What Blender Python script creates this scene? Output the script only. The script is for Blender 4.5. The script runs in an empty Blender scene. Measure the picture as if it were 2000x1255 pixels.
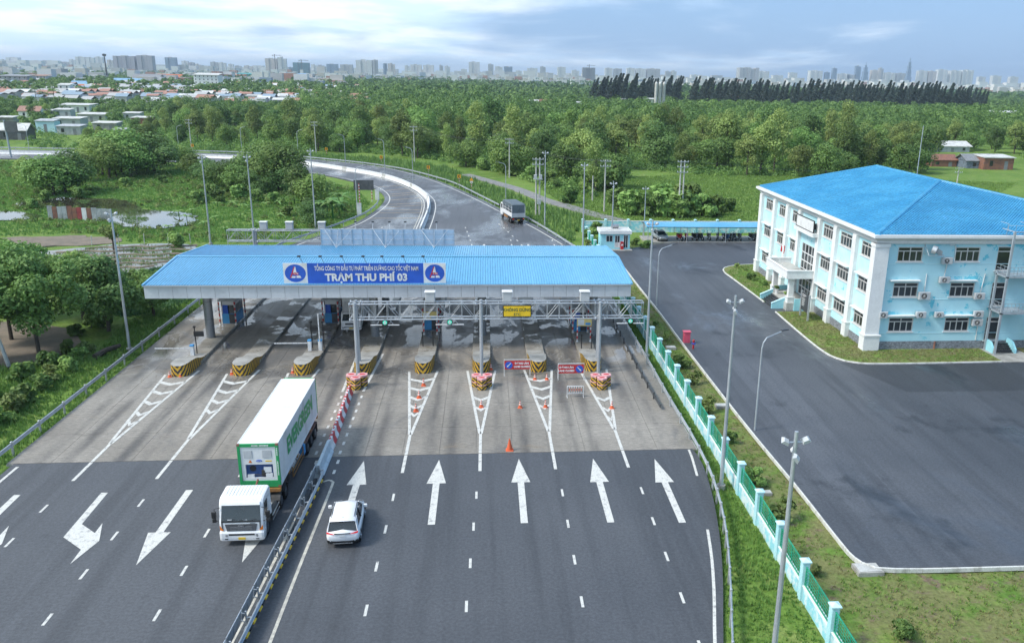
import bpy, math, random
import numpy as np
from mathutils import Vector, Matrix
R = math.radians
PI = math.pi
sc = bpy.context.scene
COL = sc.collection
random.seed(7)
rng = np.random.default_rng(11)

# ------------------------------------------------------------------ camera
CAM_H = 26.226
F_PX, PX, PY = 1697.25, 1126.2257, 677.698        # surveyed from the 2000 x 1255 photograph
PIT, ROL, YAW = R(17.327), R(1.2511), R(6.088)
FW = Vector((math.sin(YAW) * math.cos(PIT), math.cos(YAW) * math.cos(PIT), -math.sin(PIT)))
_r = Vector((math.cos(YAW), -math.sin(YAW), 0.0))
_u = _r.cross(FW)
RT = _r * math.cos(ROL) + _u * math.sin(ROL)
UP = -_r * math.sin(ROL) + _u * math.cos(ROL)
cd = bpy.data.cameras.new('camera')
cam = bpy.data.objects.new('camera', cd)
COL.objects.link(cam)
cd.sensor_fit = 'HORIZONTAL'
cd.sensor_width = 36.0
cd.lens = F_PX / 2000 * 36.0
cd.shift_x = (1000 - PX) / 2000
cd.shift_y = (PY - 627.5) / 2000
cd.clip_start = 0.5
cd.clip_end = 60000
_m = Matrix((RT, UP, -FW)).transposed().to_4x4()
_m.translation = Vector((0, 0, CAM_H))
cam.matrix_world = _m
sc.camera = cam

# ------------------------------------------------------------------ light
SUN_EL, SUN_AZ = R(47), R(-105)      # azimuth measured from +Y towards +X: the sun stands to the left
sun_dir = Vector((math.sin(SUN_AZ) * math.cos(SUN_EL), math.cos(SUN_AZ) * math.cos(SUN_EL), math.sin(SUN_EL)))
w = bpy.data.worlds.new('World')
sc.world = w
w.use_nodes = True
nt = w.node_tree
nt.nodes.clear()
def wn(t, **k):
    n = nt.nodes.new(t)
    for a, b in k.items():
        setattr(n, a, b)
    return n
def lk(a, b):
    nt.links.new(a, b)
out = wn('ShaderNodeOutputWorld')
bg = wn('ShaderNodeBackground')
bg.inputs['Strength'].default_value = 0.1
lk(bg.outputs[0], out.inputs[0])
sky = wn('ShaderNodeTexSky', sky_type='NISHITA', sun_disc=False)
sky.sun_elevation = SUN_EL
sky.sun_rotation = SUN_AZ
sky.air_density = 1.0
sky.dust_density = 1.6
tc = wn('ShaderNodeTexCoord')
sep = wn('ShaderNodeSeparateXYZ')
lk(tc.outputs['Generated'], sep.inputs[0])
def mth(op, a, b=None, clamp=False):
    n = wn('ShaderNodeMath', operation=op)
    n.use_clamp = clamp
    for i, v in enumerate((a, b)):
        if v is None:
            continue
        if isinstance(v, (int, float)):
            n.inputs[i].default_value = v
        else:
            lk(v, n.inputs[i])
    return n.outputs[0]
# flat cloud deck: direction divided by its height
den = mth('ADD', mth('MAXIMUM', sep.outputs[2], 0.0), 0.10)
cx = mth('DIVIDE', sep.outputs[0], den)
cy = mth('DIVIDE', sep.outputs[1], den)
cmb = wn('ShaderNodeCombineXYZ')
lk(cx, cmb.inputs[0]); lk(cy, cmb.inputs[1])
n1 = wn('ShaderNodeTexNoise'); n1.inputs['Scale'].default_value = 0.62
n1.inputs['Detail'].default_value = 7; n1.inputs['Roughness'].default_value = 0.58
n1.inputs['Distortion'].default_value = 0.35
mp1 = wn('ShaderNodeMapping'); mp1.inputs['Location'].default_value = (3.1, 0.4, 0); mp1.inputs['Scale'].default_value = (1.0, 0.8, 1)
lk(cmb.outputs[0], mp1.inputs[0]); lk(mp1.outputs[0], n1.inputs['Vector'])
# the thicker white cloud lies to the left, the open blue-grey sky to the right
lean = mth('MULTIPLY', sep.outputs[0], -0.5)
cov = mth('ADD', n1.outputs[0], lean)
ramp = wn('ShaderNodeMapRange', interpolation_type='SMOOTHSTEP')
lk(cov, ramp.inputs['Value'])
ramp.inputs['From Min'].default_value = 0.30; ramp.inputs['From Max'].default_value = 0.66
n2 = wn('ShaderNodeTexNoise'); n2.inputs['Scale'].default_value = 1.3; n2.inputs['Detail'].default_value = 6
n2.inputs['Roughness'].default_value = 0.55
lk(cmb.outputs[0], n2.inputs['Vector'])
shade = wn('ShaderNodeMixRGB')
shade.inputs[1].default_value = (6.0, 7.7, 9.6, 1)
shade.inputs[2].default_value = (8.3, 9.0, 9.7, 1)
rr = wn('ShaderNodeMapRange', interpolation_type='SMOOTHSTEP')
rr.inputs['From Min'].default_value = 0.38; rr.inputs['From Max'].default_value = 0.62
lk(n2.outputs[0], rr.inputs['Value']); lk(rr.outputs[0], shade.inputs[0])
# thin veil that greys the open sky
veil = wn('ShaderNodeMixRGB'); veil.inputs[0].default_value = 0.72
veil.inputs[2].default_value = (2.1, 3.9, 6.8, 1)
lk(sky.outputs[0], veil.inputs[1])
mx = wn('ShaderNodeMixRGB')
lk(ramp.outputs[0], mx.inputs[0]); lk(veil.outputs[0], mx.inputs[1]); lk(shade.outputs[0], mx.inputs[2])
lk(mx.outputs[0], bg.inputs['Color'])

sl = bpy.data.lights.new('sun', 'SUN')
sl.energy = 2.5
sl.angle = R(14)
sl.color = (1.0, 0.96, 0.9)
so = bpy.data.objects.new('sun', sl)
COL.objects.link(so)
so.rotation_euler = (-sun_dir).to_track_quat('-Z', 'Y').to_euler()
so.location = (0, 0, 200)

sc.view_settings.view_transform = 'Standard'
sc.view_settings.look = 'None'
sc.view_settings.exposure = 0.58
sc.view_settings.gamma = 1
sc.view_settings.use_curve_mapping = False
sc.render.engine = 'CYCLES'
cy_ = sc.cycles
cy_.use_denoising = True
cy_.max_bounces = 6
cy_.diffuse_bounces = 3
cy_.glossy_bounces = 3
cy_.transmission_bounces = 4
cy_.volume_bounces = 0
cy_.transparent_max_bounces = 6
cy_.use_adaptive_sampling = True
cy_.adaptive_threshold = 0.02
cy_.caustics_reflective = False
cy_.caustics_refractive = False
cy_.sample_clamp_indirect = 6

# ------------------------------------------------------------------ survey helpers
def _ray(x, y):
    return FW + RT * ((x - PX) / F_PX) - UP * ((y - PY) / F_PX)
def G(x, y, z=0.0):
    """photo point -> place on the level z"""
    d = _ray(x, y); t = (z - CAM_H) / d.z
    return Vector((d.x * t, d.y * t, z))
def at(x, y, D):
    """photo point -> place at forward distance Y = D"""
    d = _ray(x, y); t = D / d.y
    return Vector((d.x * t, D, CAM_H + d.z * t))
def pxm(D):
    return F_PX / D

# ------------------------------------------------------------------ mesh helpers
WL = {}
class MB:
    def __init__(s):
        s.v = []; s.f = []; s.m = []; s.cm = 0
    def mat(s, i):
        s.cm = i; return s
    def add(s, vs, fs):
        b = len(s.v); s.v += [tuple(p) for p in vs]
        for f in fs:
            s.f.append(tuple(b + i for i in f)); s.m.append(s.cm)
        return s
    def box(s, x0, x1, y0, y1, z0, z1):
        return s.add([(x0,y0,z0),(x1,y0,z0),(x1,y1,z0),(x0,y1,z0),(x0,y0,z1),(x1,y0,z1),(x1,y1,z1),(x0,y1,z1)],
                     [(0,3,2,1),(4,5,6,7),(0,1,5,4),(1,2,6,5),(2,3,7,6),(3,0,4,7)])
    def bbox(s, x0, x1, y0, y1, z0, z1, b=.02):
        """box with chamfered vertical and top edges"""
        o = [(x0+b,y0),(x1-b,y0),(x1,y0+b),(x1,y1-b),(x1-b,y1),(x0+b,y1),(x0,y1-b),(x0,y0+b)]
        i = [(min(max(x,x0+b),x1-b), min(max(y,y0+b),y1-b)) for x,y in o]
        vs = [(x,y,z0) for x,y in o] + [(x,y,z1-b) for x,y in o] + [(x,y,z1) for x,y in i]
        fs = [tuple(range(7,-1,-1)), tuple(range(16,24))]
        for k in range(8):
            j=(k+1)%8
            fs += [(k,j,8+j,8+k),(8+k,8+j,16+j,16+k)]
        return s.add(vs, fs)
    def poly(s, pts):
        return s.add(pts, [tuple(range(len(pts)))])
    def prism(s, pts, d):
        """closed polygon (3-D points) pushed along vector d"""
        n=len(pts); q=[tuple(a+b for a,b in zip(p,d)) for p in pts]
        fs=[tuple(range(n-1,-1,-1)), tuple(range(n,2*n))]+[(i,(i+1)%n,n+(i+1)%n,n+i) for i in range(n)]
        return s.add(list(pts)+q, fs)
    def cyl(s, p0, p1, r0, r1=None, n=8, caps=True):
        r1 = r0 if r1 is None else r1
        p0=Vector(p0); p1=Vector(p1); a=(p1-p0).normalized()
        u=a.orthogonal().normalized(); w_=a.cross(u)
        vs=[]
        for p,r in ((p0,r0),(p1,r1)):
            for k in range(n):
                t=2*PI*k/n; vs.append(p+u*(r*math.cos(t))+w_*(r*math.sin(t)))
        fs=[(k,(k+1)%n,n+(k+1)%n,n+k) for k in range(n)]
        if caps: fs += [tuple(range(n-1,-1,-1)), tuple(range(n,2*n))]
        return s.add(vs, fs)
    def tube(s, pts, r, n=6):
        rs = r if isinstance(r,(list,tuple)) else [r]*len(pts)
        pts=[Vector(p) for p in pts]; vs=[]; up=None
        for i,p in enumerate(pts):
            a=(pts[min(i+1,len(pts)-1)]-pts[max(i-1,0)]).normalized()
            if up is None: up=a.orthogonal().normalized()
            up=(up-a*up.dot(a)).normalized(); w_=a.cross(up)
            for k in range(n):
                t=2*PI*k/n; vs.append(p+up*(rs[i]*math.cos(t))+w_*(rs[i]*math.sin(t)))
        fs=[]
        for i in range(len(pts)-1):
            for k in range(n):
                fs.append((i*n+k,i*n+(k+1)%n,(i+1)*n+(k+1)%n,(i+1)*n+k))
        fs += [tuple(range(n-1,-1,-1)), tuple(range((len(pts)-1)*n,len(pts)*n))]
        return s.add(vs, fs)
    def ell(s, c, rx, ry, rz, nu=10, nv=6):
        vs=[]; fs=[]
        for j in range(nv+1):
            ph=-PI/2+PI*j/nv
            for i in range(nu):
                t=2*PI*i/nu; vs.append((c[0]+rx*math.cos(ph)*math.cos(t),c[1]+ry*math.cos(ph)*math.sin(t),c[2]+rz*math.sin(ph)))
        for j in range(nv):
            for i in range(nu):
                fs.append((j*nu+i,j*nu+(i+1)%nu,(j+1)*nu+(i+1)%nu,(j+1)*nu+i))
        return s.add(vs, fs)
    def sweep(s, path, prof):
        """profile [(side, z)] swept along a level path [(x, y, z)]"""
        n=len(prof); vs=[]
        P=[Vector(p) for p in path]
        for i,p in enumerate(P):
            a=(P[min(i+1,len(P)-1)]-P[max(i-1,0)]); a.z=0; a.normalize()
            sd=Vector((a.y,-a.x,0))
            for q in prof: vs.append(p+sd*q[0]+Vector((0,0,q[1])))
        fs=[]
        for i in range(len(P)-1):
            for k in range(n):
                fs.append((i*n+k,i*n+(k+1)%n,(i+1)*n+(k+1)%n,(i+1)*n+k))
        fs += [tuple(range(n-1,-1,-1)), tuple(range((len(P)-1)*n,len(P)*n))]
        return s.add(vs, fs)
    def build(s, name, mats, parent=None, local=False, smooth=False, org=None):
        mats = mats if isinstance(mats,(list,tuple)) else [mats]
        me=bpy.data.meshes.new(name)
        o=bpy.data.objects.new(name, me); COL.objects.link(o)
        off=Vector((0,0,0))
        if parent is not None:
            o.parent=parent
            if not local: off=WL.get(parent.name, Vector((0,0,0)))
            WL[o.name]=WL.get(parent.name, Vector((0,0,0)))
        elif not local:
            if org is None:
                a=np.array(s.v); org=((a[:,0].min()+a[:,0].max())/2,(a[:,1].min()+a[:,1].max())/2,a[:,2].min())
            off=Vector(org); o.location=off; WL[o.name]=off
        a=np.array(s.v)-np.array(off)
        me.from_pydata(a.tolist(), [], s.f)
        for m in mats: me.materials.append(m)
        if len(mats)>1: me.polygons.foreach_set('material_index', s.m)
        if smooth: me.polygons.foreach_set('use_smooth', [True]*len(me.polygons))
        me.update()
        return o
def npmesh(name, V, faces_n, mats, parent=None, attr=None, org=None, k=4):
    """fast mesh: V (n*k,3) with one k-gon per k vertices"""
    me=bpy.data.meshes.new(name)
    V=np.asarray(V,dtype=np.float32).reshape(-1,3)
    n=len(V); nf=n//k
    me.vertices.add(n); me.vertices.foreach_set('co', V.ravel())
    me.loops.add(n); me.loops.foreach_set('vertex_index', np.arange(n,dtype=np.int32))
    me.polygons.add(nf); me.polygons.foreach_set('loop_start', np.arange(nf,dtype=np.int32)*k)
    me.polygons.foreach_set('loop_total', np.full(nf,k,dtype=np.int32))
    if attr is not None:
        a=me.attributes.new('tint','FLOAT','FACE'); a.data.foreach_set('value', np.asarray(attr,dtype=np.float32))
    for m in (mats if isinstance(mats,(list,tuple)) else [mats]): me.materials.append(m)
    me.update(calc_edges=True)
    me.validate()
    if name is None: return me
    o=bpy.data.objects.new(name, me); COL.objects.link(o)
    if parent is not None: o.parent=parent
    if org is not None: o.location=org
    return o
def tag(o, label=None, cat=None, group=None, kind=None):
    if label: o['label']=label
    if cat: o['category']=cat
    if group: o['group']=group
    if kind: o['kind']=kind
    return o
def thing(name, loc, label=None, cat=None, group=None, rz=0):
    o=bpy.data.objects.new(name, None); COL.objects.link(o)
    o.empty_display_size=.3
    o.location=loc; o.rotation_euler=(0,0,rz); WL[o.name]=Vector(loc)
    return tag(o,label,cat,group)
def copy_tree(o, parent=None):
    c=o.copy(); COL.objects.link(c)
    if parent is not None: c.parent=parent
    for ch in list(o.children): copy_tree(ch, c)
    return c
def dup(o, loc, rz=None, label=None, scale=None, group=None):
    c=copy_tree(o); c.location=loc; WL[c.name]=Vector(loc)
    if rz is not None: c.rotation_euler=(0,0,rz)
    if scale is not None: c.scale=(scale,)*3 if isinstance(scale,(int,float)) else scale
    if label: c['label']=label
    if group: c['group']=group
    return c
def _text(name, body, size, align, weight, depth):
    cu=bpy.data.curves.new(name,'FONT'); cu.body=body; cu.size=size; cu.align_x=align; cu.align_y='CENTER'
    cu.offset=weight; cu.extrude=depth; cu.resolution_u=3
    t=bpy.data.objects.new(name, cu); COL.objects.link(t)
    bpy.context.view_layer.update()
    me=bpy.data.meshes.new_from_object(t.evaluated_get(bpy.context.evaluated_depsgraph_get()))
    me.name=name
    bpy.data.objects.remove(t)
    return me
def _ext(body, size, weight):
    me=_text('w',body,size,'LEFT',weight,0); xs=[v.co.x for v in me.vertices]; bpy.data.meshes.remove(me); return max(xs) if xs else 0
def text_mesh(name, body, size, m, parent, loc, rot, weight=0.0, sx=1.0, align='CENTER', local=True, depth=0.004):
    plain=body.replace('\u0110','D')
    me=_text(name,plain,size,align,weight,depth)
    if plain!=body:          # the bar of the letter
        x0=min(v.co.x for v in me.vertices); vs=[tuple(v.co) for v in me.vertices]; fs=[tuple(p.vertices) for p in me.polygons]
        wD=_ext('D',size,weight)
        for i,ch in enumerate(body):
            if ch!='\u0110': continue
            r=_ext(plain[:i+1],size,weight); l=x0+r-wD; b=len(vs); h=size*.055
            vs+=[(l-size*.06,-h*.5,depth+.002),(l+wD*.5,-h*.5,depth+.002),(l+wD*.5,h*.9,depth+.002),(l-size*.06,h*.9,depth+.002)]; fs.append((b,b+1,b+2,b+3))
        me=bpy.data.meshes.new(name); me.from_pydata(vs,[],fs)
    me.materials.clear(); me.materials.append(m)
    o=bpy.data.objects.new(name, me); COL.objects.link(o)
    o.parent=parent; o.location=loc; o.rotation_euler=rot; o.scale=(sx,1,1)
    return o

# ------------------------------------------------------------------ materials
def newmat(name):
    m=bpy.data.materials.new(name); m.use_nodes=True
    t=m.node_tree; b=t.nodes['Principled BSDF']
    return m,t,b
def N(t, typ, **k):
    n=t.nodes.new(typ)
    for a,b in k.items(): setattr(n,a,b)
    return n
def noise(t, vec, scale, detail=4, rough=.55, st=None, dist=0):
    n=N(t,'ShaderNodeTexNoise'); n.inputs['Scale'].default_value=scale; n.inputs['Detail'].default_value=detail
    n.inputs['Roughness'].default_value=rough; n.inputs['Distortion'].default_value=dist
    if st is not None:
        mp=N(t,'ShaderNodeMapping'); mp.inputs['Scale'].default_value=st
        t.links.new(vec, mp.inputs[0]); vec=mp.outputs[0]
    t.links.new(vec, n.inputs['Vector'])
    return n.outputs[0]
def rng_(t, v, a, b, c=0, d=1, smooth=True):
    n=N(t,'ShaderNodeMapRange'); n.interpolation_type='SMOOTHSTEP' if smooth else 'LINEAR'
    t.links.new(v,n.inputs['Value'])
    for k,x in zip(('From Min','From Max','To Min','To Max'),(a,b,c,d)): n.inputs[k].default_value=x
    return n.outputs[0]
def mixc(t, f, a, b, mode='MIX'):
    n=N(t,'ShaderNodeMixRGB'); n.blend_type=mode
    for i,v in ((0,f),(1,a),(2,b)):
        if isinstance(v,(int,float)): n.inputs[i].default_value=v if i==0 else (v,v,v,1)
        elif isinstance(v,tuple): n.inputs[i].default_value=tuple(v)+((1,) if len(v)==3 else ())
        else: t.links.new(v,n.inputs[i])
    return n.outputs[0]
def ma(t, op, a, b=0.0, c=None, clamp=False):
    n=N(t,'ShaderNodeMath',operation=op); n.use_clamp=clamp
    for i,v in enumerate((a,b) if c is None else (a,b,c)):
        if isinstance(v,(int,float)): n.inputs[i].default_value=v
        else: t.links.new(v,n.inputs[i])
    return n.outputs[0]
def bump(t, b, h, strength=.3, dist=.02):
    n=N(t,'ShaderNodeBump'); n.inputs['Strength'].default_value=strength; n.inputs['Distance'].default_value=dist
    t.links.new(h,n.inputs['Height']); t.links.new(n.outputs[0], b.inputs['Normal'])
def pos(t): return N(t,'ShaderNodeNewGeometry').outputs['Position']
def obc(t): return N(t,'ShaderNodeTexCoord').outputs['Object']
def pm(name, c, rough=.6, metal=0.0, c2=None, sc_=1.5, lo=.35, hi=.7, bmp=0, bsc=30, st=None, obj=False, emit=None, es=1.0, spec=.5, grime=.12):
    m,t,b=newmat(name)
    v=obc(t) if obj else pos(t)
    if c2 is None: c2=tuple(x*(1-grime*2) for x in c)
    n1_=noise(t,v,sc_,3,.6,st)
    col=mixc(t, rng_(t,n1_,lo,hi), tuple(c), tuple(c2))
    n2_=noise(t,v,sc_*9,2,.6)
    col=mixc(t, 1.0, col, rng_(t,n2_,.2,.8,1-grime,1+grime*.4), 'MULTIPLY')
    t.links.new(col,b.inputs['Base Color'])
    rr_=rng_(t,n2_,.25,.75,max(rough-.08,.03),min(rough+.08,1))
    t.links.new(rr_,b.inputs['Roughness'])
    b.inputs['Metallic'].default_value=metal; b.inputs['Specular IOR Level'].default_value=spec
    if bmp: bump(t,b,noise(t,v,bsc,2,.6),bmp)
    if emit:
        b.inputs['Emission Color'].default_value=tuple(emit)+(1,); b.inputs['Emission Strength'].default_value=es
    return m
M={}
M['white']=pm('white_paint',(.78,.79,.79),.45,c2=(.66,.66,.64),grime=.05)
M['white_mark']=pm('road_paint',(.66,.65,.6),.6,c2=(.27,.27,.27),sc_=2.6,lo=.5,hi=.78,grime=.35,bmp=.1,bsc=60)
M['cream_mark']=pm('aged_road_paint',(.6,.57,.48),.6,c2=(.4,.38,.33),sc_=2.5,grime=.28)
M['orange_mark']=pm('rumble_paint',(.5,.36,.2),.6,c2=(.35,.28,.2),grime=.25)
M['notice']=pm('notice_yellow',(.75,.6,.22),.6,grime=.08)
M['galv']=pm('galvanised_steel',(.55,.58,.6),.38,.55,c2=(.42,.45,.47),sc_=2,grime=.12)
M['galv_pole']=pm('galvanised_pole',(.5,.54,.57),.4,.4,c2=(.4,.43,.46),sc_=1.2,st=(3,3,.6),grime=.1)
M['steel_dark']=pm('dark_steel',(.09,.095,.1),.45,.3,grime=.2)
M['rubber']=pm('tyre_rubber',(.018,.018,.019),.75,grime=.3,sc_=6)
M['black']=pm('black_plastic',(.02,.021,.023),.5,grime=.2)
M['concrete']=pm('concrete_plain',(.4,.39,.36),.8,c2=(.27,.26,.235),sc_=.9,bmp=.25,bsc=25,grime=.2)
M['concrete_pale']=pm('concrete_pale',(.52,.52,.49),.8,c2=(.4,.4,.37),sc_=.8,bmp=.2,bsc=25,grime=.15)
M['kerb']=pm('painted_kerb',(.66,.66,.62),.7,c2=(.4,.39,.35),sc_=1.6,lo=.45,hi=.75,bmp=.2,grime=.2)
M['cyan_post']=pm('cyan_post_paint',(.40,.71,.77),.7,c2=(.5,.76,.8),sc_=1.2,grime=.14,bmp=.1)
M['cyan']=pm('cyan_render',(.3,.66,.74),.7,c2=(.36,.72,.79),sc_=.6,grime=.08,bmp=.08)
M['pale_cyan']=pm('pale_cyan_render',(.56,.79,.84),.7,c2=(.48,.74,.8),sc_=.7,grime=.08,bmp=.08)
M['plaster_white']=pm('white_render',(.77,.78,.77),.65,c2=(.66,.67,.66),sc_=.5,lo=.45,hi=.8,grime=.07,bmp=.06)
M['roof_white']=pm('white_flat_roof',(.66,.66,.63),.7,c2=(.45,.44,.41),sc_=.5,grime=.15)
M['red']=pm('red_paint',(.55,.03,.035),.45,grime=.1)
M['pinkred']=pm('faded_red_box',(.7,.1,.16),.5,grime=.08)
M['redplastic']=pm('red_plastic',(.6,.045,.05),.5,c2=(.52,.06,.07),grime=.12)
M['pinkplastic']=pm('faded_pink_plastic',(.78,.42,.42),.5,grime=.1)
M['orange']=pm('orange_plastic',(.75,.14,.05),.5,grime=.12)
M['green']=pm('green_mesh_paint',(.02,.33,.19),.5,grime=.15)
M['green_light']=pm('container_green',(.02,.33,.10),.5,c2=(.015,.28,.09),grime=.12)
M['yellow']=pm('yellow_sign',(.85,.56,.02),.45,grime=.05)
M['blue']=pm('sign_blue',(.02,.11,.55),.5,grime=.06)
M['skyblue_box']=pm('sky_blue_box',(.06,.32,.65),.45,grime=.08)
M['glass']=pm('dark_glass',(.02,.026,.03),.08,grime=.1,spec=.8)
M['glass_office']=pm('office_glass',(.045,.055,.06),.1,c2=(.02,.024,.026),sc_=.4,grime=.1,spec=.7)
M['glass_fan']=pm('screen_glass',(.02,.035,.04),.05,grime=.1,spec=.9)
M['frame']=pm('window_frame',(.6,.59,.57),.5,grime=.05)
M['wood']=pm('weathered_wood',(.18,.14,.1),.8,grime=.3)
M['bark']=pm('bark',(.10,.08,.06),.9,c2=(.06,.05,.04),sc_=3,bmp=.5,bsc=12,grime=.3)
M['rust']=pm('rusty_iron',(.3,.14,.09),.8,c2=(.2,.1,.08),sc_=1.2,grime=.25)
M['red_tin']=pm('red_tin',(.4,.07,.07),.6,grime=.2)
M['tin']=pm('tin_sheet',(.5,.52,.54),.45,.3,c2=(.36,.37,.38),sc_=.6,grime=.2)
M['tarp']=pm('grey_tarpaulin',(.11,.14,.16),.6,c2=(.09,.115,.135),sc_=1.5,bmp=.3,bsc=5,grime=.12)
M['truckwhite']=pm('truck_white',(.8,.81,.81),.25,c2=(.74,.74,.73),grime=.05,obj=True)
M['carwhite']=pm('car_white',(.82,.83,.84),.18,c2=(.8,.81,.82),grime=.02,obj=True,spec=.6)
M['silver']=pm('car_silver',(.5,.51,.52),.22,.3,grime=.03,obj=True)
M['grille']=pm('grey_grille',(.13,.135,.145),.4,.3,grime=.15,obj=True)
M['amber']=pm('amber_lens',(.75,.2,.02),.2,grime=.05)
M['taillight']=pm('tail_lens',(.45,.01,.015),.15,grime=.05,emit=(1,.03,.03),es=.25)
M['greenlamp']=pm('green_signal',(.02,.5,.35),.3,emit=(.05,1,.65),es=.4)
M['chrome']=pm('chrome',(.7,.71,.72),.15,.9,grime=.05)
M['chassis_orange']=pm('chassis_orange',(.42,.2,.05),.6,c2=(.22,.11,.05),sc_=3,grime=.25,obj=True)
M['chassis']=pm('chassis_dark',(.06,.058,.055),.7,grime=.25,obj=True)
M['plate_yellow']=pm('plate_yellow',(.8,.55,.05),.4)
M['tank']=pm('silver_tank',(.5,.5,.51),.3,.7,grime=.1)
M['straw']=pm('thatch',(.35,.28,.16),.9,grime=.2)
# ================================================================== ground, roads, water
def crom(pts, step=3.0):
    P=[Vector((*p[:2],0)) for p in pts]; P=[P[0]*2-P[1]]+P+[P[-1]*2-P[-2]]
    o=[]
    for i in range(1,len(P)-2):
        n=max(2,int((P[i+1]-P[i]).length/step))
        for k in range(n):
            t=k/n; a,b,c,d=P[i-1],P[i],P[i+1],P[i+2]
            o.append(.5*((2*b)+(c-a)*t+(2*a-5*b+4*c-d)*t*t+(3*b-3*c+d-a)*t**3))
    o.append(P[-2]); return [(p.x,p.y) for p in o]
OUTER=[(15.0,118),(15.0,128),(13.9,137),(11.4,148.5),(8.6,159.5),(4.0,174.2),(0.2,187.8),(-5.2,205.6),(-11.8,225),(-20,243.3),(-28.5,257.6),(-40.5,270),(-58,283.2),(-75,292.5),(-94,296.8),(-130,298.8),(-175,301),(-260,306),(-420,316)]
MEDIAN=[(-11.45,118),(-11.4,130),(-11.37,149),(-11.41,168.8),(-11.9,183),(-13.25,194.2),(-17.4,210.6),(-25.8,230.8),(-38.1,247.5),(-54.5,265),(-75,277),(-100,282.5),(-140,284.5),(-260,290),(-420,300)]
INNER=[(-33,118),(-32.4,128),(-31.2,137),(-27.6,147.6),(-24,158.8),(-22.2,172.3),(-21.6,186.6),(-23,198.8),(-26.8,211.5),(-33.5,224),(-45,239),(-62,254),(-81,264),(-103,268.5),(-140,270.5),(-260,276),(-420,286)]
outer_c, median_c, inner_c = crom(OUTER), crom(MEDIAN), crom(INNER)

# --- grass ground: one sheet out to the horizon
mg,t,b=newmat('grass_ground')
v=pos(t)
n_a=noise(t,v,.035,5,.6); n_b=noise(t,v,.35,5,.65); n_c=noise(t,v,3.5,4,.7)
col=mixc(t,rng_(t,n_a,.38,.62),(.10,.185,.032),(.155,.25,.05))
col=mixc(t,rng_(t,n_b,.45,.72),col,(.21,.265,.075))
sepn=N(t,'ShaderNodeSeparateXYZ'); t.links.new(v,sepn.inputs[0])
# trodden, dry turf between the road and the office yard
mask=ma(t,'MULTIPLY',rng_(t,sepn.outputs[0],15.5,18.5),rng_(t,sepn.outputs[0],75,55))
mask=ma(t,'MULTIPLY',mask,rng_(t,sepn.outputs[1],150,130))
dry=ma(t,'MULTIPLY',mask,rng_(t,noise(t,v,.45,6,.65),.36,.56))
col=mixc(t,ma(t,'MULTIPLY',dry,.7),col,(.2,.18,.085))
soil=ma(t,'MULTIPLY',mask,rng_(t,noise(t,v,.8,6,.7,st=(1,1.4,1)),.54,.68))
col=mixc(t,soil,col,(.2,.15,.105))
col=mixc(t,1.0,col,rng_(t,n_c,.2,.8,.62,1.25),'MULTIPLY')
t.links.new(col,b.inputs['Base Color']); b.inputs['Roughness'].default_value=.95; b.inputs['Specular IOR Level'].default_value=.15
bump(t,b,n_c,.8,.12)
M['ground']=mg
def axis(lo,hi,dense_lo,dense_hi,st):
    a=list(np.arange(dense_lo,dense_hi+.01,st)); x=dense_hi; s=st
    while x<hi: s*=1.35; x+=s; a.append(min(x,hi))
    x=dense_lo; s=st; pre=[]
    while x>lo: s*=1.35; x-=s; pre.append(max(x,lo))
    return np.array(pre[::-1]+a)
gx=axis(-15000,15000,-120,120,3.0); gy=axis(-200,25000,0,320,3.0)
XX,YY=np.meshgrid(gx,gy)
def gz(x,y):
    return -0.26+0.06*np.sin(x*.31+1.3)*np.cos(y*.27)+0.05*np.sin(x*.83+y*.61)
ZZ=gz(XX,YY)
V=np.stack([XX,YY,ZZ],-1).reshape(-1,3); nx=len(gx); ny=len(gy)
idx=np.arange(nx*ny).reshape(ny,nx)
Q=np.stack([idx[:-1,:-1],idx[:-1,1:],idx[1:,1:],idx[1:,:-1]],-1).reshape(-1,4)
me=bpy.data.meshes.new('ground'); me.from_pydata(V.tolist(),[],Q.tolist()); me.materials.append(mg)
ground=bpy.data.objects.new('ground',me); COL.objects.link(ground); tag(ground,'grass land spreading to the horizon','ground',kind='structure')

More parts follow.
